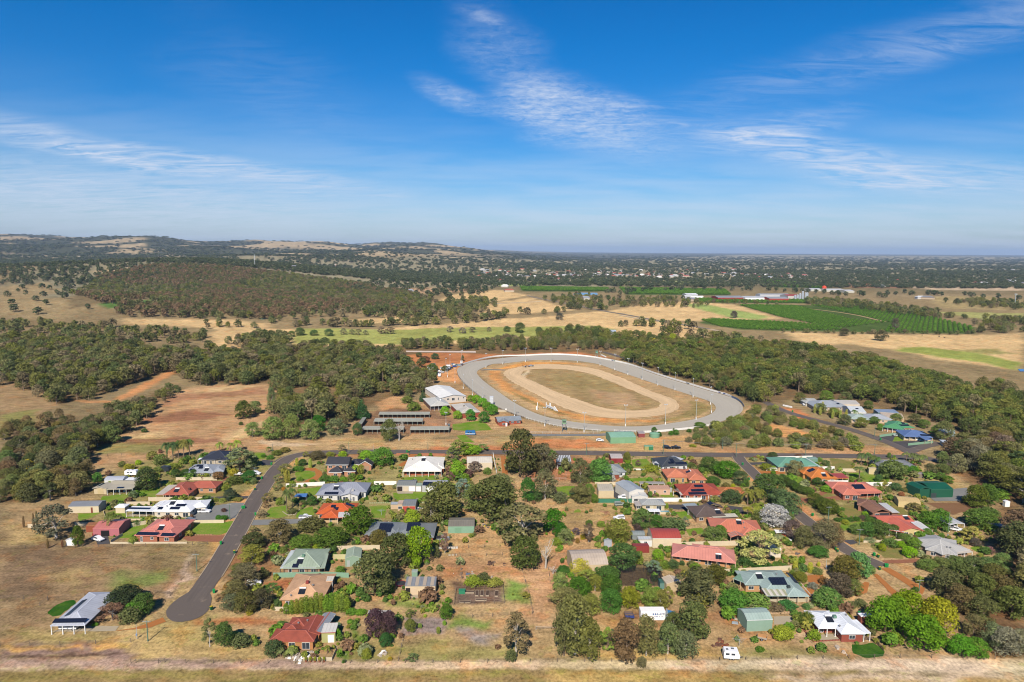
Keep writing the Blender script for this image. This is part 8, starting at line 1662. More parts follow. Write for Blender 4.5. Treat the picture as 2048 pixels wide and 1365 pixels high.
# ---------------------------------------------------------------- vehicles
TYRE, DGLASS = solid((.02, .02, .02), .8, .1), glassmat()
mb = MB(); mb.tube([(0, -.11, 0), (0, .11, 0)], .34, 12); mb.cur = 1; mb.tube([(0, -.12, 0), (0, .12, 0)], .19, 10); WHEEL = mb.mesh('wheel', (TYRE, solid(A(170, 172, 176), .35, .05)))
_carm = {}
def prism(mb, prof, w0, wt=None, zt=None):
    """side outline (x, z) extruded across the car, narrowing above zt"""
    def hw(z): return w0 / 2 if wt is None or z <= zt else w0 / 2 - (z - zt) * wt
    n_ = len(prof); A_ = [(x, -hw(z), z) for x, z in prof]; B_ = [(x, hw(z), z) for x, z in prof]
    mb.quad(A_); mb.quad(B_[::-1])
    for i in range(n_): j = (i + 1) % n_; mb.quad([A_[i], B_[i], B_[j], A_[j]][::-1])
def carmesh(kind, col):
    kk = (kind, tuple(round(c, 3) for c in col))
    if kk in _carm: return _carm[kk]
    pm = solid(col, .3, .04, spec=.5); body, glass, tray = MB(), MB(), None
    if kind == 'ute':
        prism(body, [(-2.55, .42), (2.45, .42), (2.52, .78), (2.35, 1.0), (1.15, 1.08), (.5, 1.72), (-.75, 1.76), (-.85, 1.1), (-2.55, 1.05)], 1.82, .16, 1.08)
        prism(glass, [(1.02, 1.13), (.52, 1.63), (-.70, 1.67), (-.78, 1.13)], 1.85, .16, 1.08); tray = MB(); tray.box((-1.72, 0, 1.12), (1.7, 1.9, .32))
    elif kind == 'suv':
        prism(body, [(-2.3, .42), (2.25, .42), (2.32, .8), (2.15, 1.05), (1.15, 1.14), (.5, 1.74), (-2.0, 1.78), (-2.32, 1.15)], 1.84, .15, 1.12)
        prism(glass, [(1.02, 1.18), (.5, 1.65), (-1.95, 1.68), (-2.2, 1.2)], 1.87, .15, 1.12)
    else:
        prism(body, [(-2.15, .38), (2.1, .38), (2.15, .68), (1.95, .86), (1.0, .94), (.25, 1.42), (-1.2, 1.45), (-1.9, 1.0), (-2.18, .95)], 1.76, .2, .92)
        prism(glass, [(.88, .97), (.25, 1.34), (-1.15, 1.37), (-1.75, 1.0)], 1.79, .2, .92)
    b_ = body.mesh('body', pm); g_ = glass.mesh('window', DGLASS); t_ = tray.mesh('tray', solid(A(150, 152, 154) if col[0] > .3 else A(60, 60, 64), .5, .1)) if tray else None
    _carm[kk] = (b_, g_, t_); return _carm[kk]
HL = MB(); HL.box((0, 0, 0), (.06, .36, .16)); HLM = HL.mesh('headlight', solid(A(236, 238, 240), .2, .05)); TL = MB(); TL.box((0, 0, 0), (.05, .3, .2)); TLM = TL.mesh('tail_light', solid(A(170, 30, 26), .3, .05))
def car(label, px, py, kind='car', col=(.75, .75, .75), rz=0, group=None, name=None):
    p = G(px, py); o = thing(name or {'ute': 'parked_ute', 'suv': 'parked_wagon', 'car': 'parked_car'}[kind], label, {'ute': 'ute', 'suv': 'wagon', 'car': 'car'}[kind], (p.x, p.y, .13), group, R(rz))
    b_, g_, t_ = carmesh(kind, col); part('body', b_, o); part('window', g_, o)
    if t_: part('tray', t_, o)
    L = 2.4 if kind != 'car' else 2.12
    for x in (1.45, -1.45):
        for y in (-.82, .82): part('wheel', WHEEL, o, (x, y, .34))
    for y in (-.6, .6): part('headlight', HLM, o, (L, y, .72)); part('tail_light', TLM, o, (-L - (.13 if kind == 'ute' else -.05), y, .85))
    return o
CW, CS, CB, CN, CG = A(246, 246, 246, .78), A(180, 186, 190), A(38, 40, 46), A(50, 60, 96), A(140, 148, 158)
for a_ in [('white ute on the asphalt beside the pink garage', 196, 1082, 'ute', CW, -22), ('white ute with a canopy on the grey gravel drive', 409, 1026, 'ute', CW, 0), ('small grey car in front of the white roofed patio house', 381, 1043, 'car', CG, -12), ('white ute parked inside the end carport', 139, 1259, 'ute', CW, 0),
    ('silver white wagon behind the white boat', 512, 950, 'suv', CW, -8), ('white crew cab ute by the bright orange tiled house', 611, 1038, 'ute', CW, 3), ('white wagon half hidden in the left garden trees', 508, 1171, 'suv', CW, 20), ('silver ute under the thin brown tree', 886, 1081, 'ute', CS, 5), ('white wagon in the open paddock', 1238, 1040, 'suv', CW, 186),
    ('silver green wagon beside the cream fence corner', 1239, 1012, 'suv', A(176, 186, 170), 4), ('white ute in the dark workshop yard', 1247, 998, 'ute', CW, 180), ('navy car in front of the green corner house', 1547, 927, 'suv', CN, -10), ('white ute under the white tin carport', 1911, 1062, 'ute', CW, -30), ('white car in the blue house carport', 1840, 882, 'car', CW, -20), ('white car beside the first in the blue house carport', 1847, 884, 'car', CW, -20),
    ('pale silver car on the blue house driveway', 1793, 873, 'car', A(196, 210, 200), 8), ('white car at the grey roofed cypress house', 1612, 812, 'suv', CW, 0), ('white car parked beside the green racecourse shed', 1200, 883, 'car', CW, -12), ('black wagon nearest the double arm pole', 1334, 898, 'suv', CB, -30), ('black ute on the verge by the bushland', 1352, 898, 'ute', CB, 4), ('white car tucked under the brown trees by the orange trailer', 1571, 1083, 'car', CW, -35)]: car(*a_)
PK = [(860,741,'suv',CW,70),(867,738,'suv',CW,90),(872,741.5,'car',CB,40),(876,742,'suv',CB,80),(880,744,'car',CW,60),(884,746,'car',CW,10),(885,738.5,'suv',CW,5),(889,738,'ute',CW,0),(895,738,'ute',CW,-10),(898,740,'car',CN,20),(901,737.5,'suv',CB,5),(909,734.5,'car',A(50,80,170),0),(918,733,'ute',CS,0),(907,731,'suv',CS,0),(914,732,'car',A(120,150,120),30),(857,744,'car',CW,20),(876,748,'car',CW,90),(863,747,'car',A(226,190,170),0)]
PL_ = ['white wagon at the far left of the racecourse car park', 'white wagon facing the track near the white trailer', 'black car in the middle of the racecourse car park', 'dark wagon beside the black car in the car park', 'white car just right of the dark wagon', 'white car nearest the white caravan', 'white wagon in the rear row by the bushes', 'white ute in the rear row by the bushes', 'white ute by the left floodlight pole', 'navy car between the two floodlight poles', 'black wagon at the end of the rear row', 'bright blue car by the white fence end', 'silver ute beside the judges box', 'silver wagon behind the bright blue car', 'green grey car left of the judges box', 'white car half under the left trees', 'white car towing the white caravan', 'pale pink car under the left trees']
for q, lb in zip(PK, PL_): car(lb, *q, group='vehicles parked at the racecourse')
def caravan(label, px, py, rz=0, L=5.4, col=CW, h=2.1, name='caravan', cat='caravan', stripe=None):
    p = G(px, py); o = thing(name, label, cat, (p.x, p.y, .13), rot=R(rz)); mb = MB(); prism(mb, [(-L / 2, .45), (L / 2 - .2, .45), (L / 2, 1.2), (L / 2 - .5, .45 + h), (-L / 2 + .25, .45 + h), (-L / 2, h)], 2.3); part('body', mb.mesh('body', solid(col, .35, .06)), o)
    for x in (-1.2, .3): mb = MB(); mb.box((0, 0, 0), (1.0, 2.34, .55)); part('window', mb.mesh('window', DGLASS), o, (x, 0, 1.7))
    for y in (-1.0, 1.0): part('wheel', WHEEL, o, (-.4, y, .34)); part('wheel', WHEEL, o, (.4, y, .34))
    mb = MB(); mb.tube([(L / 2 - .3, -.5, .5), (L / 2 + 1.1, 0, .5)], .05, 4); mb.tube([(L / 2 - .3, .5, .5), (L / 2 + 1.1, 0, .5)], .05, 4); part('drawbar', mb.mesh('drawbar', solid((.05, .05, .05), .6, .1)), o)
    mb = MB(); mb.box((.3, .3, h + .5), (.8, .6, .14)); mb.box((-1.2, -.2, h + .5), (.6, .6, .14)); part('roof_hatch', mb.mesh('roof_hatch', solid(A(120, 124, 130), .5, .05)), o)
    if stripe: mb = MB(); mb.box((0, 0, .9), (L - .3, 2.33, .35)); part('stripe', mb.mesh('stripe', solid(stripe, .4, .05)), o)
    return o
caravan('white caravan parked behind the blue white shed', 264, 951, 0, 6); caravan('dark covered caravan by the light grey hedge house', 333, 943, -10, 4.6, A(60, 66, 70)); caravan('white pop top caravan alone by the bottom track', 1462, 1317, -6, 4.3); caravan('white caravan beside the racetrack car park', 879, 753.5, 90, 4.6)
caravan('blue horse float with a white roof on the green patch', 941, 870.5, 0, 6.2, A(60, 130, 190), 2.2, 'horse_float', 'horse float', WHITE)
for lb, x, y, c, rz in [('white truck body parked in the racecourse car park', 897, 736, CW, 0), ('white horse trailer at the back of the car park', 859, 738, CW, 60), ('pale grey box trailer behind the parked cars', 867, 733, A(206,206,206), 0)]: caravan(lb, x, y, rz, 4.2, c, 2.3, 'box_trailer', 'trailer')
def trailer(label, px, py, rz, col, load=None):
    p = G(px, py); o = thing('box_trailer', label, 'trailer', (p.x, p.y, .13), rot=R(rz)); mb = MB()
    for c, s_ in (((0, 0, .55), (2.6, 1.6, .08)), ((0, -.8, .8), (2.6, .05, .5)), ((0, .8, .8), (2.6, .05, .5)), ((-1.3, 0, .8), (.05, 1.6, .5)), ((1.3, 0, .8), (.05, 1.6, .5))): mb.box(c, s_)
    part('tray', mb.mesh('tray', solid(col, .6, .1)), o)
    for y in (-.9, .9): part('wheel', WHEEL, o, (0, y, .34))
    mb = MB(); mb.tube([(1.3, 0, .5), (2.5, 0, .5)], .05, 4); part('drawbar', mb.mesh('drawbar', solid((.08, .08, .08), .6, .1)), o)
    if load: mb = MB(); mb.box((0, 0, .98), (2.3, 1.4, .5)); part('load', mb.mesh('load', solid(load, .8, .25)), o)
trailer('grey box trailer beside the small cream pavilion', 228, 1011, 80, A(120, 126, 130), A(90, 94, 96)); trailer('timber loaded trailer in the dry yard', 1524, 1280, -25, A(196, 180, 160), A(220, 160, 100)); trailer('rusty trailer frame left of the white container', 1257, 1233, 0, A(130, 110, 96)); trailer('blue trailer in front of the rusty trailer frame', 1259, 1238, 0, A(60, 80, 150)); trailer('trailer with blue tarp right of the white container', 1340, 1232, -30, A(150, 150, 156), A(60, 140, 200))
p = G(478, 954); o = thing('motor_boat', 'white motor boat on a trailer by the left street', 'boat', (p.x, p.y, .05), rot=R(10)); mb = MB()
prof = [(-2.6, .9), (0, .95), (1.6, .8), (2.9, .12)]
for (x1, w1), (x2, w2) in zip(prof, prof[1:]):
    for s_ in (1, -1): mb.quad([(x1, s_ * w1, 1.35), (x2, s_ * w2, 1.5), (x2, 0, .75 + (.5 if x2 > 2 else 0)), (x1, 0, .6)])
    mb.quad([(x1, -w1, 1.3), (x2, -w2, 1.45), (x2, w2, 1.45), (x1, w1, 1.3)])
part('hull', mb.mesh('hull', solid(WHITE, .3, .06)), o); mb = MB(); mb.box((.3, 0, 1.75), (1.6, 1.3, .8), taper=.7); part('cabin', mb.mesh('cabin', solid(WHITE, .4, .06)), o); mb = MB(); mb.box((.75, 0, 1.85), (.6, 1.25, .35)); part('window', mb.mesh('window', DGLASS), o)
for y in (-.8, .8): part('wheel', WHEEL, o, (-.6, y, .34))
# shipping containers
def container(label, x1, y1, x2, y2, h, d, col, name='shipping_container'):
    a_, b_ = G(x1, y1), G(x2, y2); L = (b_ - a_).length; rz = math.atan2((b_ - a_).y, (b_ - a_).x); o = thing(name, label, 'container', (a_.x, a_.y, 0), rot=rz); mb = MB(); mb.box((L / 2, d / 2, h / 2 + .1), (L, d, h)); 
    part('body', mb.mesh('body', solid(col, .5, .12, .5)), o); mb = MB()
    for i in range(int(L / .6)): mb.box((.3 + i * .6, -.03, h / 2 + .1), (.22, .05, h - .3))
    part('corrugation', mb.mesh('corrugation', solid(col, .5, .1)), o)
    for x in (0.05, L - .05): mb = MB(); mb.box((x, 0, h / 2 + .1), (.14, .14, h + .02)); part('corner_post', mb.mesh('corner_post', solid(col, .5, .1)), o)
    return o, L
container('rusty red shipping container left of the cream fence', 1266, 1106.5, 1298, 1106.5, 2.6, 2.4, A(160, 70, 64))
o, L = container('white container with faded blue lettering by the gum row', 1281, 1241.5, 1330, 1241.5, 2.9, 2.6, A(248, 246, 242, .78))
BLU = [A(206, 212, 232), A(200, 208, 232), A(170, 186, 220), A(90, 130, 190), A(70, 112, 184), A(90, 130, 190), A(60, 120, 180), A(60, 110, 180), A(30, 84, 160)]
for i, (x, wd, z, hh_) in enumerate([(.06, .07, 2.1, .45), (.14, .05, 1.85, .3), (.22, .04, 2.05, .5), (.51, .05, 2.05, .55), (.595, .05, 2.05, .55), (.67, .045, 2.05, .55), (.745, .035, 1.95, .35), (.82, .045, 2.1, .45), (.92, .08, 2.15, .3)]):
    mb = MB(); mb.box((0, 0, 0), (L * wd, .04, hh_)); part('letter_mark', mb.mesh('letter_mark', solid(BLU[i], .5, .1)), o, (L * x, -.075, z), (0, .15 * ((i % 3) - 1), 0))
for x, wd, c in [(.35, .02, A(150,150,150)), (.44, .02, A(196,130,130)), (.55, .03, A(150,150,210)), (.65, .10, A(170,176,214)), (.76, .03, A(150,140,200)), (.88, .07, A(220,210,232))]:
    mb = MB(); mb.box((0, 0, 0), (L * wd, .04, .22)); part('letter_mark', mb.mesh('letter_mark', solid(c, .5, .1)), o, (L * x, -.075, 1.35))
p = G(1335, 1238); o = thing('leaning_panel', 'pale sheet panel leaning beside the white container', 'panel', (p.x, p.y, 0), rot=R(65)); mb = MB(); mb.box((0, 0, 1.3), (3.2, .08, 2.6)); part('sheet', mb.mesh('sheet', solid(A(214, 222, 224), .5, .1)), o, rot=(R(-14), 0, 0)); part('prop', post_mesh(1.6, .1, WOODG), o, (0, .7, 0))
p = G(1560, 1077); o = thing('market_trailer', 'bright orange trailer stall with a white roof', 'trailer', (p.x, p.y, 0), rot=R(-8)); mb = MB(); mb.box((0, 0, .95), (3.8, 2.4, 1.5)); part('body', mb.mesh('body', solid(A(240, 96, 36), .5, .1)), o); mb = MB(); mb.box((0, 0, 2.75), (4.1, 2.7, .2)); part('roof', mb.mesh('roof', solid(WHITE, .5, .06)), o)
for x in (-1.8, 1.8):
    for y in (-1.1, 1.1): part('post', post_mesh(2.65, .09, WHITE), o, (x, y, 0))
for y in (-1.2, 1.2): part('wheel', WHEEL, o, (-.3, y, .34))
p = G(1126, 931); o = thing('tractor', 'red tractor under the striped stable roof', 'tractor', (p.x, p.y, 0)); mb = MB(); mb.box((.7, 0, 1.0), (1.8, .8, .8)); mb.box((-.7, 0, 1.3), (.9, 1.0, 1.0)); part('body', mb.mesh('body', solid(A(200, 50, 44), .4, .1)), o)
for x, s_ in ((-.8, 2.0), (1.2, 1.2)):
    for y in (-.8, .8): part('wheel', WHEEL, o, (x, y, .34 * s_), scale=(s_, s_ * 1.2, s_))
# horses pulling sulkies on the training track, a car ahead of them
def skinned(V, E, rad, root, mat):
    b = bmesh.new(); ly = b.verts.layers.skin.verify(); vs = [b.verts.new(v) for v in V]
    for i, j in E: b.edges.new((vs[i], vs[j]))
    for v, r_ in zip(vs, rad): v[ly].radius = (r_, r_)
    vs[root][ly].use_root = True; me = bpy.data.meshes.new('body'); b.to_mesh(me); b.free(); me.materials.append(mat); return me
def horse_mesh(col):
    V = [(-.75, 0, 1.25), (-.3, 0, 1.22), (.35, 0, 1.22), (.7, 0, 1.32), (1.05, 0, 1.72), (1.2, 0, 1.95), (1.62, 0, 1.78), (-.95, 0, 1.2), (-1.05, 0, .7),
         (.55, .18, .95), (.62, .18, .5), (.55, .18, .05), (.55, -.18, .95), (.42, -.18, .52), (.3, -.18, .12), (-.72, .18, .95), (-.85, .18, .55), (-.72, .18, .05), (-.72, -.18, .95), (-.95, -.18, .58), (-1.05, -.18, .12)]
    E = [(0, 1), (1, 2), (2, 3), (3, 4), (4, 5), (5, 6), (0, 7), (7, 8), (3, 9), (9, 10), (10, 11), (3, 12), (12, 13), (13, 14), (0, 15), (15, 16), (16, 17), (0, 18), (18, 19), (19, 20)]
    rad = [.32, .33, .33, .3, .19, .15, .09, .07, .04, .13, .07, .05, .13, .07, .05, .15, .08, .05, .15, .08, .05]
    return skinned(V, E, rad, 1, solid(col, .6, .1))
for i, (x, y, c) in enumerate([(1047, 735.5, A(52, 40, 36)), (1053.5, 734.8, A(84, 52, 40))]):
    p = G(x, y); o = thing('harness_horse', ['dark leading horse pulling a sulky on the training track', 'brown following horse pulling a sulky behind the car'][i], 'horse', (p.x, p.y, .12), rot=R(186)); h_ = part('body', horse_mesh(c), o)
    md = h_.modifiers.new('skin', 'SKIN'); md.branch_smoothing = .5; h_.modifiers.new('sub', 'SUBSURF').levels = 1
    q = thing('racing_sulky', ['light two wheeled sulky behind the leading dark horse', 'light two wheeled sulky behind the brown horse'][i], 'sulky', p + Matrix.Rotation(R(186), 3, 'Z') @ Vector((-2.1, 0, 0)) + Vector((0, 0, .12)), rot=R(186))
    for yy_ in (-.6, .6): mb = MB(); mb.tube([(0, -.03, 0), (0, .03, 0)], .62, 14); part('wheel', mb.mesh('wheel', TYRE), q, (0, yy_, .62)); mb = MB(); mb.tube([(0, yy_ * .75, .7), (2.6, yy_ * .45, 1.0)], .03, 4); part('shaft', mb.mesh('shaft', solid(A(190, 190, 196), .4, .1)), q)
    mb = MB(); mb.box((-.1, 0, .95), (.5, .6, .1)); part('seat', mb.mesh('seat', solid((.03, .03, .03), .7, .1)), q)
    # driver: one skinned body, seated
    V = [(0, 0, 0), (0, 0, .25), (.02, 0, .5), (.04, 0, .66), (.08, 0, .82), (.05, .2, .5), (.25, .26, .32), (.5, .14, .36), (.05, -.2, .5), (.25, -.26, .32), (.5, -.14, .36), (.35, .16, .06), (.72, .2, -.1), (.85, .2, .02), (.35, -.16, .06), (.72, -.2, -.1), (.85, -.2, .02)]
    E = [(0, 1), (1, 2), (2, 3), (3, 4), (2, 5), (5, 6), (6, 7), (2, 8), (8, 9), (9, 10), (0, 11), (11, 12), (12, 13), (0, 14), (14, 15), (15, 16)]
    rad = ([.15, .15, .17, .06, .11, .08, .05, .04, .08, .05, .04, .09, .06, .05, .09, .06, .05])
    sk = skinned(V, E, rad, 0, solid([A(70, 90, 160), A(180, 60, 60)][i], .7, .1)); d_ = thing('person', ['driver in a blue jacket seated on the leading sulky', 'driver in a red jacket seated on the following sulky'][i], 'person', q.location + Vector((0, 0, 1.08)), rot=R(186)); bd = part('body', sk, d_)
    bd.modifiers.new('skin', 'SKIN'); bd.modifiers.new('sub', 'SUBSURF').levels = 1; mb = MB(); mb.lathe([(.13, .8), (.12, .92), (.06, .98), (.01, .99)], 10, (.08, 0)); part('helmet', mb.mesh('helmet', solid([WHITE, A(60, 60, 140)][i], .4, .1)), d_)
car('silver car driving ahead on the far training track', 1062, 733.5, 'ute', CS, 184)
# ---------------------------------------------------------------- bins, pool, yard things
mb = MB(); mb.box((0, 0, .55), (.52, .56, .9), taper=1.15); BIN = mb.mesh('body', solid(A(30, 160, 80), .5, .08)); BIND = mb.mesh('body', solid(A(34, 110, 66), .5, .08)); mb = MB(); mb.box((0, 0, 1.04), (.64, .70, .08)); mb.tube([(-.3, .36, 1.0), (.3, .36, 1.0)], .03, 5)
LIDS = {c: mb.mesh('lid', solid(cc, .5, .08)) for c, cc in (('yellow', A(226, 190, 40)), ('green', A(40, 176, 90)))}; mb = MB(); mb.tube([(-.3, .25, .1), (.3, .25, .1)], .1, 8); BW = mb.mesh('wheels', TYRE)
BINS = [(543,931,'green','on the kerb by the dark short drive'),(524,959,'green','on the kerb below the white boat'),(510,981,'yellow','on the kerb by the dark red tiled house'),(485,1018.5,'green','beside its twin at the gravel drive mouth'),(489,1018,'green','nearest the road at the gravel drive mouth'),(511,1032,'green','lying at the lawn edge by the orange house drive'),(516,1031.5,'yellow','beside the green bin at the orange house drive'),
        (442,1090,'green','at the mouth of the brick paved drive'),(469,1108,'yellow','opposite the brick drive on the right verge'),(428,1187,'green','at the top of the cul-de-sac circle'),(423,1221,'yellow','at the right side of the cul-de-sac circle'),(814,906,'green','at the cream roofed house gateway'),(818,906,'yellow','beside the green bin at the gateway'),
        (1485,931,'green','at the green corner house drive'),(1521,955,'green','on the dirt drive of the orange street house'),(1498,961,'green','across the street from the dirt drive'),(1625,1033,'green','alone on the orange verge of right street'),(1671,1101,'green','on the verge under the big brown trees'),(1675,1105,'yellow','next to the green bin under the brown trees'),(1748,1113,'green','left of a pair on the street end lawn'),(1756,1116,'yellow','right of a pair on the street end lawn'),
        (1771,1135,'green','first of two at the street end'),(1774,1135.5,'green','second of two at the street end'),(1759,1141,'yellow','by the shrub at the street end'),(1761,881,'green','at the blue house driveway'),(1585,825,'green','at the orange dirt yard by the back road'),(1586,1031,'green','in the shade of the gums on right street'),(1718,1232,'green','beside the white garage roof')]
for x, y, lc, wh in BINS:
    p = G(x, y); o = thing('wheelie_bin', ('yellow lidded' if lc == 'yellow' else 'green lidded') + ' bin ' + wh, 'bin', (p.x, p.y, .13), 'household bins on the verges', rv.uniform(-.5, .5)); o.scale = (1.15, 1.15, 1.15)
    part('body', BIN if lc == 'green' else BIND, o); part('lid', LIDS[lc], o); part('wheels', BW, o)
p = G(1327, 1025); o = thing('swimming_pool', 'small blue swimming pool beside the pool shelter', 'pool', (p.x, p.y, 0)); mb = MB(); mb.box((0, 0, .06), (6, 3.6, .12)); part('coping', mb.mesh('coping', solid(A(220, 206, 186), .7, .1)), o); mb = MB(); mb.box((0, 0, .08), (5.2, 2.9, .12)); part('water', mb.mesh('water', solid(A(80, 176, 210), .1, .08)), o)
p = G(597 + 0, 0 + 1000); 
p = G(602, 1002); o = thing('shade_sail', 'blue shade sail on posts beside the twin palms', 'shade sail', (p.x, p.y, 0)); mb = MB(); mb.quad([(-2.6, -1.8, 2.5), (2.8, -1.6, 2.3), (2.4, 2.0, 2.7), (-2.4, 1.8, 2.6)]); part('sail', mb.mesh('sail', solid(A(90, 140, 200), .6, .1)), o)
for x, y in ((-2.6, -1.8), (2.8, -1.6), (2.4, 2.0), (-2.4, 1.8)): part('post', post_mesh(2.5, .1, STEEL), o, (x, y, 0))
p = G(802, 1172); o = thing('trampoline', 'red edged trampoline left of the striped cream shed', 'trampoline', (p.x, p.y, 0)); mb = MB(); mb.lathe([(1.75, .8), (1.95, .84), (1.95, .9), (1.75, .9)], 16); part('pad', mb.mesh('pad', solid(A(200, 50, 60), .6, .1)), o); mb = MB(); mb.lathe([(1.75, .86), (.01, .86)], 16); part('mat', mb.mesh('mat', solid((.03, .03, .035), .8, .1)), o)
for i in range(6): part('leg', post_mesh(.82, .07, STEEL), o, (1.8 * math.cos(i), 1.8 * math.sin(i), 0))
def clothesline(label, px, py):
    p = G(px, py); o = thing('clothesline', label, 'clothesline', (p.x, p.y, 0)); part('post', post_mesh(2.2, .09, STEEL), o)
    for i in range(4): a_ = i * math.pi / 2; mb = MB(); mb.tube([(0, 0, 2.1), (2.0 * math.cos(a_), 2.0 * math.sin(a_), 2.3)], .03, 4); part('arm', mb.mesh('arm', solid(STEEL, .4, .1)), o)
    mb = MB()
    for r_ in (.7, 1.2, 1.7):
        for i in range(4): a_, b_ = i * math.pi / 2, (i + 1) * math.pi / 2; mb.tube([(r_ * math.cos(a_), r_ * math.sin(a_), 2.2), (r_ * math.cos(b_), r_ * math.sin(b_), 2.2)], .015, 3, cap=False)
    part('line', mb.mesh('line', solid(A(200, 200, 200), .5, .1)), o)
clothesline('rotary clothesline in the dry yard above the caravan', 1478, 1293); clothesline('rotary clothesline on the lawn by the red door shed', 763, 1031); clothesline('rotary clothesline in the bare yard right of the red door shed', 830, 1032)
def heap(label, px, py, cols, n_=14, r_=2.2, name='scrap_heap', cat='scrap heap'):
    p = G(px, py); o = thing(name, label, cat, (p.x, p.y, 0)); q = random.Random(int(px))
    for i in range(n_):
        mb = MB(); s_ = q.uniform(.3, .9); mb.box((0, 0, s_ * .3), (s_ * q.uniform(.8, 2.4), s_, s_ * .6), q.uniform(0, 3), q.uniform(.6, 1)); part('piece', mb.mesh('piece', solid(q.choice(cols), .8, .2)), o, (q.gauss(0, r_ * .5), q.gauss(0, r_ * .4), 0))
RUST, TIM, STN = A(176, 96, 50), A(150, 124, 100), A(206, 190, 170)
heap('rusty scrap heap behind the pop top caravan', 1443, 1290, [RUST, A(150, 90, 60), A(120, 84, 66)], 18); heap('scrap timber pile left of the pale green curved shed', 1480, 1238, [TIM, STN, RUST, A(170, 180, 190)], 22, 3.4); heap('cut log pile in the open paddock', 1215, 1027, [A(196, 150, 110), A(170, 120, 84)], 16, 2, 'log_pile', 'log pile'); heap('rubble pile above the vegetable garden', 940, 1153, [STN, A(120, 130, 150), TIM], 26, 6); heap('stone edging pile by the front terrace', 600, 1315, [STN, WHITE], 24, 3, 'stone_pile', 'stone pile'); heap('junk beside the red door shed', 836, 1018, [WHITE, A(130, 140, 160), TIM], 18, 2); heap('dark branch pile by the lane paddock', 985, 1128, [A(104, 76, 60), TIM], 14, 3, 'branch_pile', 'branch pile'); heap('rock pair on the verge under the brown trees', 1595, 1109, [A(120, 110, 106)], 4, 1, 'rock_pile', 'rocks'); heap('pale rocks on the slope by the bright green lawn', 1690, 1306, [STN, A(220, 196, 170)], 4, 1.2, 'rock_pile', 'rocks'); heap('pale rock above the bright green lawn slope', 1671, 1297, [STN], 3, .9, 'rock_pile', 'rocks'); heap('stone pile in the dry middle paddock', 725, 1034, [STN, A(130, 110, 96)], 12, 2, 'stone_pile', 'stone pile'); heap('pale timber stack by the wood heap drive', 775, 1045, [TIM, STN], 8, 1.5); heap('yellow and grey junk under the big gums', 985, 1052, [A(220, 190, 60), STN, A(90, 90, 96)], 16, 6); heap('white pavers by the round purple tree garden', 768, 1307, [WHITE, STN, TIM], 12, 1.4, 'paver_pile', 'pavers')
def lowwall(label, pts, col, h=.3, w_=.35, name='garden_edge', cat='garden edge'):
    P = wpts(pts); o = thing(name, label, cat, P[0])
    for a_, b_ in zip(P, P[1:]):
        n_ = max(1, min(60, int((b_ - a_).length / .9)))
        for i in range(n_):
            kk = ('edge', tuple(round(c, 2) for c in col), h)
            if kk not in _pm: mb = MB(); mb.box((0, 0, h / 2), (.82, w_, h), taper=.9); _pm[kk] = mb.mesh('block', solid(col, .8, .2, 2))
            part('block', _pm[kk], o, a_.lerp(b_, (i + .5) / n_) - P[0], (0, 0, math.atan2((b_ - a_).y, (b_ - a_).x)))
lowwall('stone block edge along the pink house lawn drive', [(378,1071),(425,1070.5)], A(200, 150, 110)); lowwall('red stone edge in front of the white roofed brick house', [(1605,1258),(1626,1284),(1682,1281)], A(170, 100, 80)); lowwall('pale stone edge of the orange circular drive', [(1612,1151),(1600,1166),(1622,1192),(1640,1186)], A(226, 206, 180)); lowwall('pale log edge right of the vegetable garden lane', [(896,1112),(915,1111)], A(220, 206, 180), .5); lowwall('stone edge of the garden island by the palms', [(565,1024),(575,1031),(590,1030),(600,1020)], A(190, 180, 150)); lowwall('timber edge below the two ring shed lawn', [(738,1007),(800,1006.5),(865,1006)], A(190, 200, 150), .3); lowwall('white log lying along the paddock by the silver ute', [(872,1098),(916,1097)], A(226, 220, 206), .6, .6, 'long_log', 'log'); lowwall('white blocks along the orange yard by the back road', [(1566,812),(1584,816)], WHITE, .9, .8); lowwall('white blocks at the far road corner', [(1203,711),(1212,715)], WHITE, .9, .8); lowwall('kerb stones above the curved green shed', [(1540,1228),(1625,1225)], A(214, 180, 140), .35)
# garden chairs on patios
mb = MB(); mb.box((0, 0, .45), (.5, .5, .06)); CHS = mb.mesh('seat', solid(WHITE, .5, .05)); CHR = mb.mesh('seat', solid(A(200, 50, 40), .5, .05)); mb = MB(); mb.box((0, .23, .75), (.5, .05, .55)); CBK = mb.mesh('backrest', solid(WHITE, .5, .05)); CBR = mb.mesh('backrest', solid(A(200, 50, 40), .5, .05)); mb = MB(); mb.box((0, 0, .21), (.05, .05, .42)); CLG = mb.mesh('leg', solid(STEEL, .5, .05))
def chair(label, px, py, red=False, group=None):
    p = G(px, py); o = thing('garden_chair', label, 'chair', (p.x, p.y, .02), group, rv.uniform(-.6, .6)); part('seat', CHR if red else CHS, o); part('backrest', CBR if red else CBK, o)
    for x in (-.2, .2):
        for y in (-.2, .2): part('leg', CLG, o, (x, y, 0))
for i, (x, y, r_) in enumerate([(231,986,0),(237,986,0),(243,986,1),(248,985.5,0),(254,985.5,1),(259,985,1)]): chair(['first white', 'second white', 'first red', 'third white', 'second red', 'third red'][i] + ' chair from the left under the beige patio roof', x, y, r_, 'chairs on the beige patio')
for i, (x, y) in enumerate([(327,1083),(333,1083)]): chair(['left', 'right'][i] + ' white chair in front of the pink roofed house', x, y)
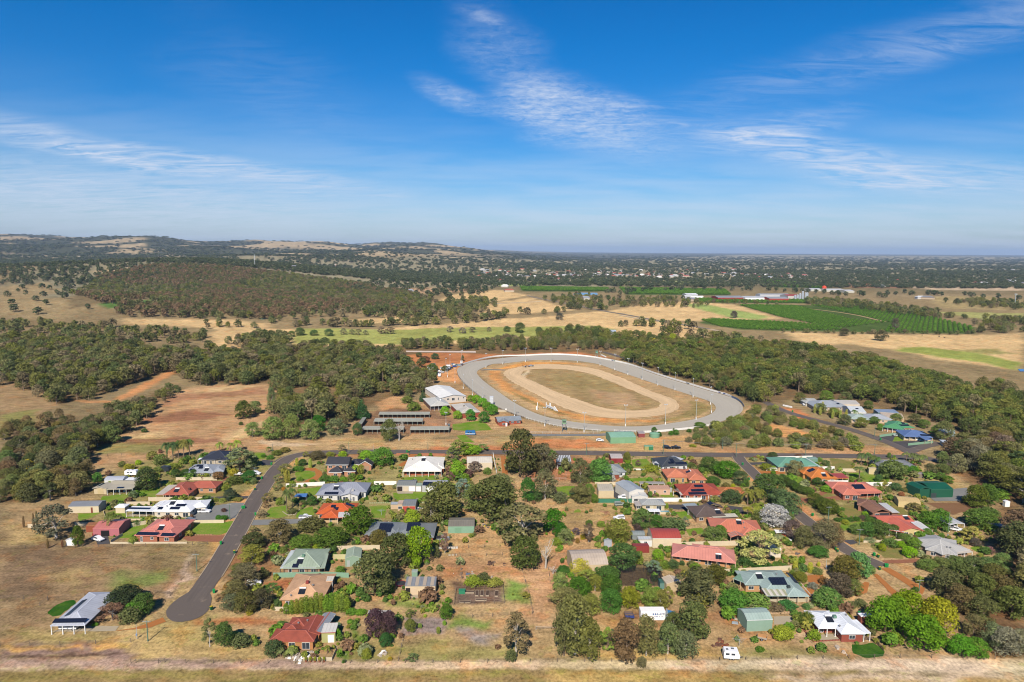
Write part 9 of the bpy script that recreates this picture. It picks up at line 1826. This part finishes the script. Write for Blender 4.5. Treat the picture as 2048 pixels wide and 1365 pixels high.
for i in range(5): 
    p = G(612 + i * 9, 1324.5); o = thing('potted_plant', ['first', 'second', 'third', 'fourth', 'fifth'][i] + ' potted plant from the left below the terrace wall', 'potted plant', (p.x, p.y, 0), 'potted plants below the terrace wall'); mb = MB(); mb.lathe([(.24, 0), (.36, .6), (.3, .6), (.02, .5)], 10); part('pot', mb.mesh('pot', solid(A(180, 110, 80), .7, .1)), o)
    part('foliage', PROTO['shrub'][i % 4][0], o, (0, 0, .45), scale=(.09, .09, .12), color=leafc((140, 140, 50)))
# animals far off: cattle as dark specks in the paddocks
def cow(label, px, py, col, rz):
    p = GT(px, py); o = thing('cow', label, 'cow', p, 'cattle in the dry paddocks', rz); V = [(-.8, 0, 1.0), (0, 0, 1.0), (.7, 0, 1.05), (1.1, 0, 1.15), (1.5, 0, .9), (-.7, .2, .55), (-.72, .2, .05), (-.7, -.2, .55), (-.72, -.2, .05), (.6, .2, .55), (.6, .2, .05), (.6, -.2, .55), (.6, -.2, .05)]
    E = [(0, 1), (1, 2), (2, 3), (3, 4), (0, 5), (5, 6), (0, 7), (7, 8), (2, 9), (9, 10), (2, 11), (11, 12)]; rad = [.34, .4, .36, .2, .14, .12, .07, .12, .07, .12, .07, .12, .07]; sk = skinned(V, E, rad, 1, solid(col, .7, .1)); b_ = part('body', sk, o); b_.modifiers.new('skin', 'SKIN')
for i, (x, y) in enumerate([(716,621),(724,622),(713,628),(722,629),(937,632),(947,632),(1878,676),(1889,677),(1844,674)]): cow('dark cow grazing in a dry paddock beyond the racetrack', x, y, (.02, .018, .016), i * 1.3)
# power lines along the main road
o = thing('power_line', 'overhead wires strung along the main road past the bushland', 'power line', (PP[8][1].x, PP[8][1].y, 0)); B0 = Vector((PP[8][1].x, PP[8][1].y, 0))
for off in (-.9, -.3, .3, .9):
    mb = MB(); seq = [PP[8], PP[10], PP[11], PP[15]]
    for a_, b_ in zip(seq, seq[1:]):
        pa, pb = Vector((a_[1].x + off, a_[1].y, a_[2] - .1)), Vector((b_[1].x + off, b_[1].y, b_[2] - .1)); L = (pb - pa).length
        mb.tube([pa.lerp(pb, t / 8) - B0 - Vector((0, 0, L * .018 * 4 * (t / 8) * (1 - t / 8))) for t in range(9)], .018, 3, cap=False)
    part('wire', mb.mesh('wire', solid((.25, .25, .25), .5, .05)), o)
# ---------------------------------------------------------------- air
hb = MB(); X0, Y0 = 150000, 52000
zt = max(float(ZZ.max()) + 40, 160.0); print('haze top', zt)
hb.box((0, Y0 / 2 - 6000, (zt - 3) / 2), (2 * X0, Y0 + 4000 + 8000, zt + 3))
m, n = newmat('haze'); pv = n.node('ShaderNodeVolumePrincipled', {'Color': (.52, .70, .97, 1), 'Density': HAZE, 'Anisotropy': 0.0}); n.l.new(pv.outputs[0], n.node('ShaderNodeOutputMaterial').inputs['Volume'])
hz_o = setp(part('haze', hb.mesh('haze', m)), kind='stuff')
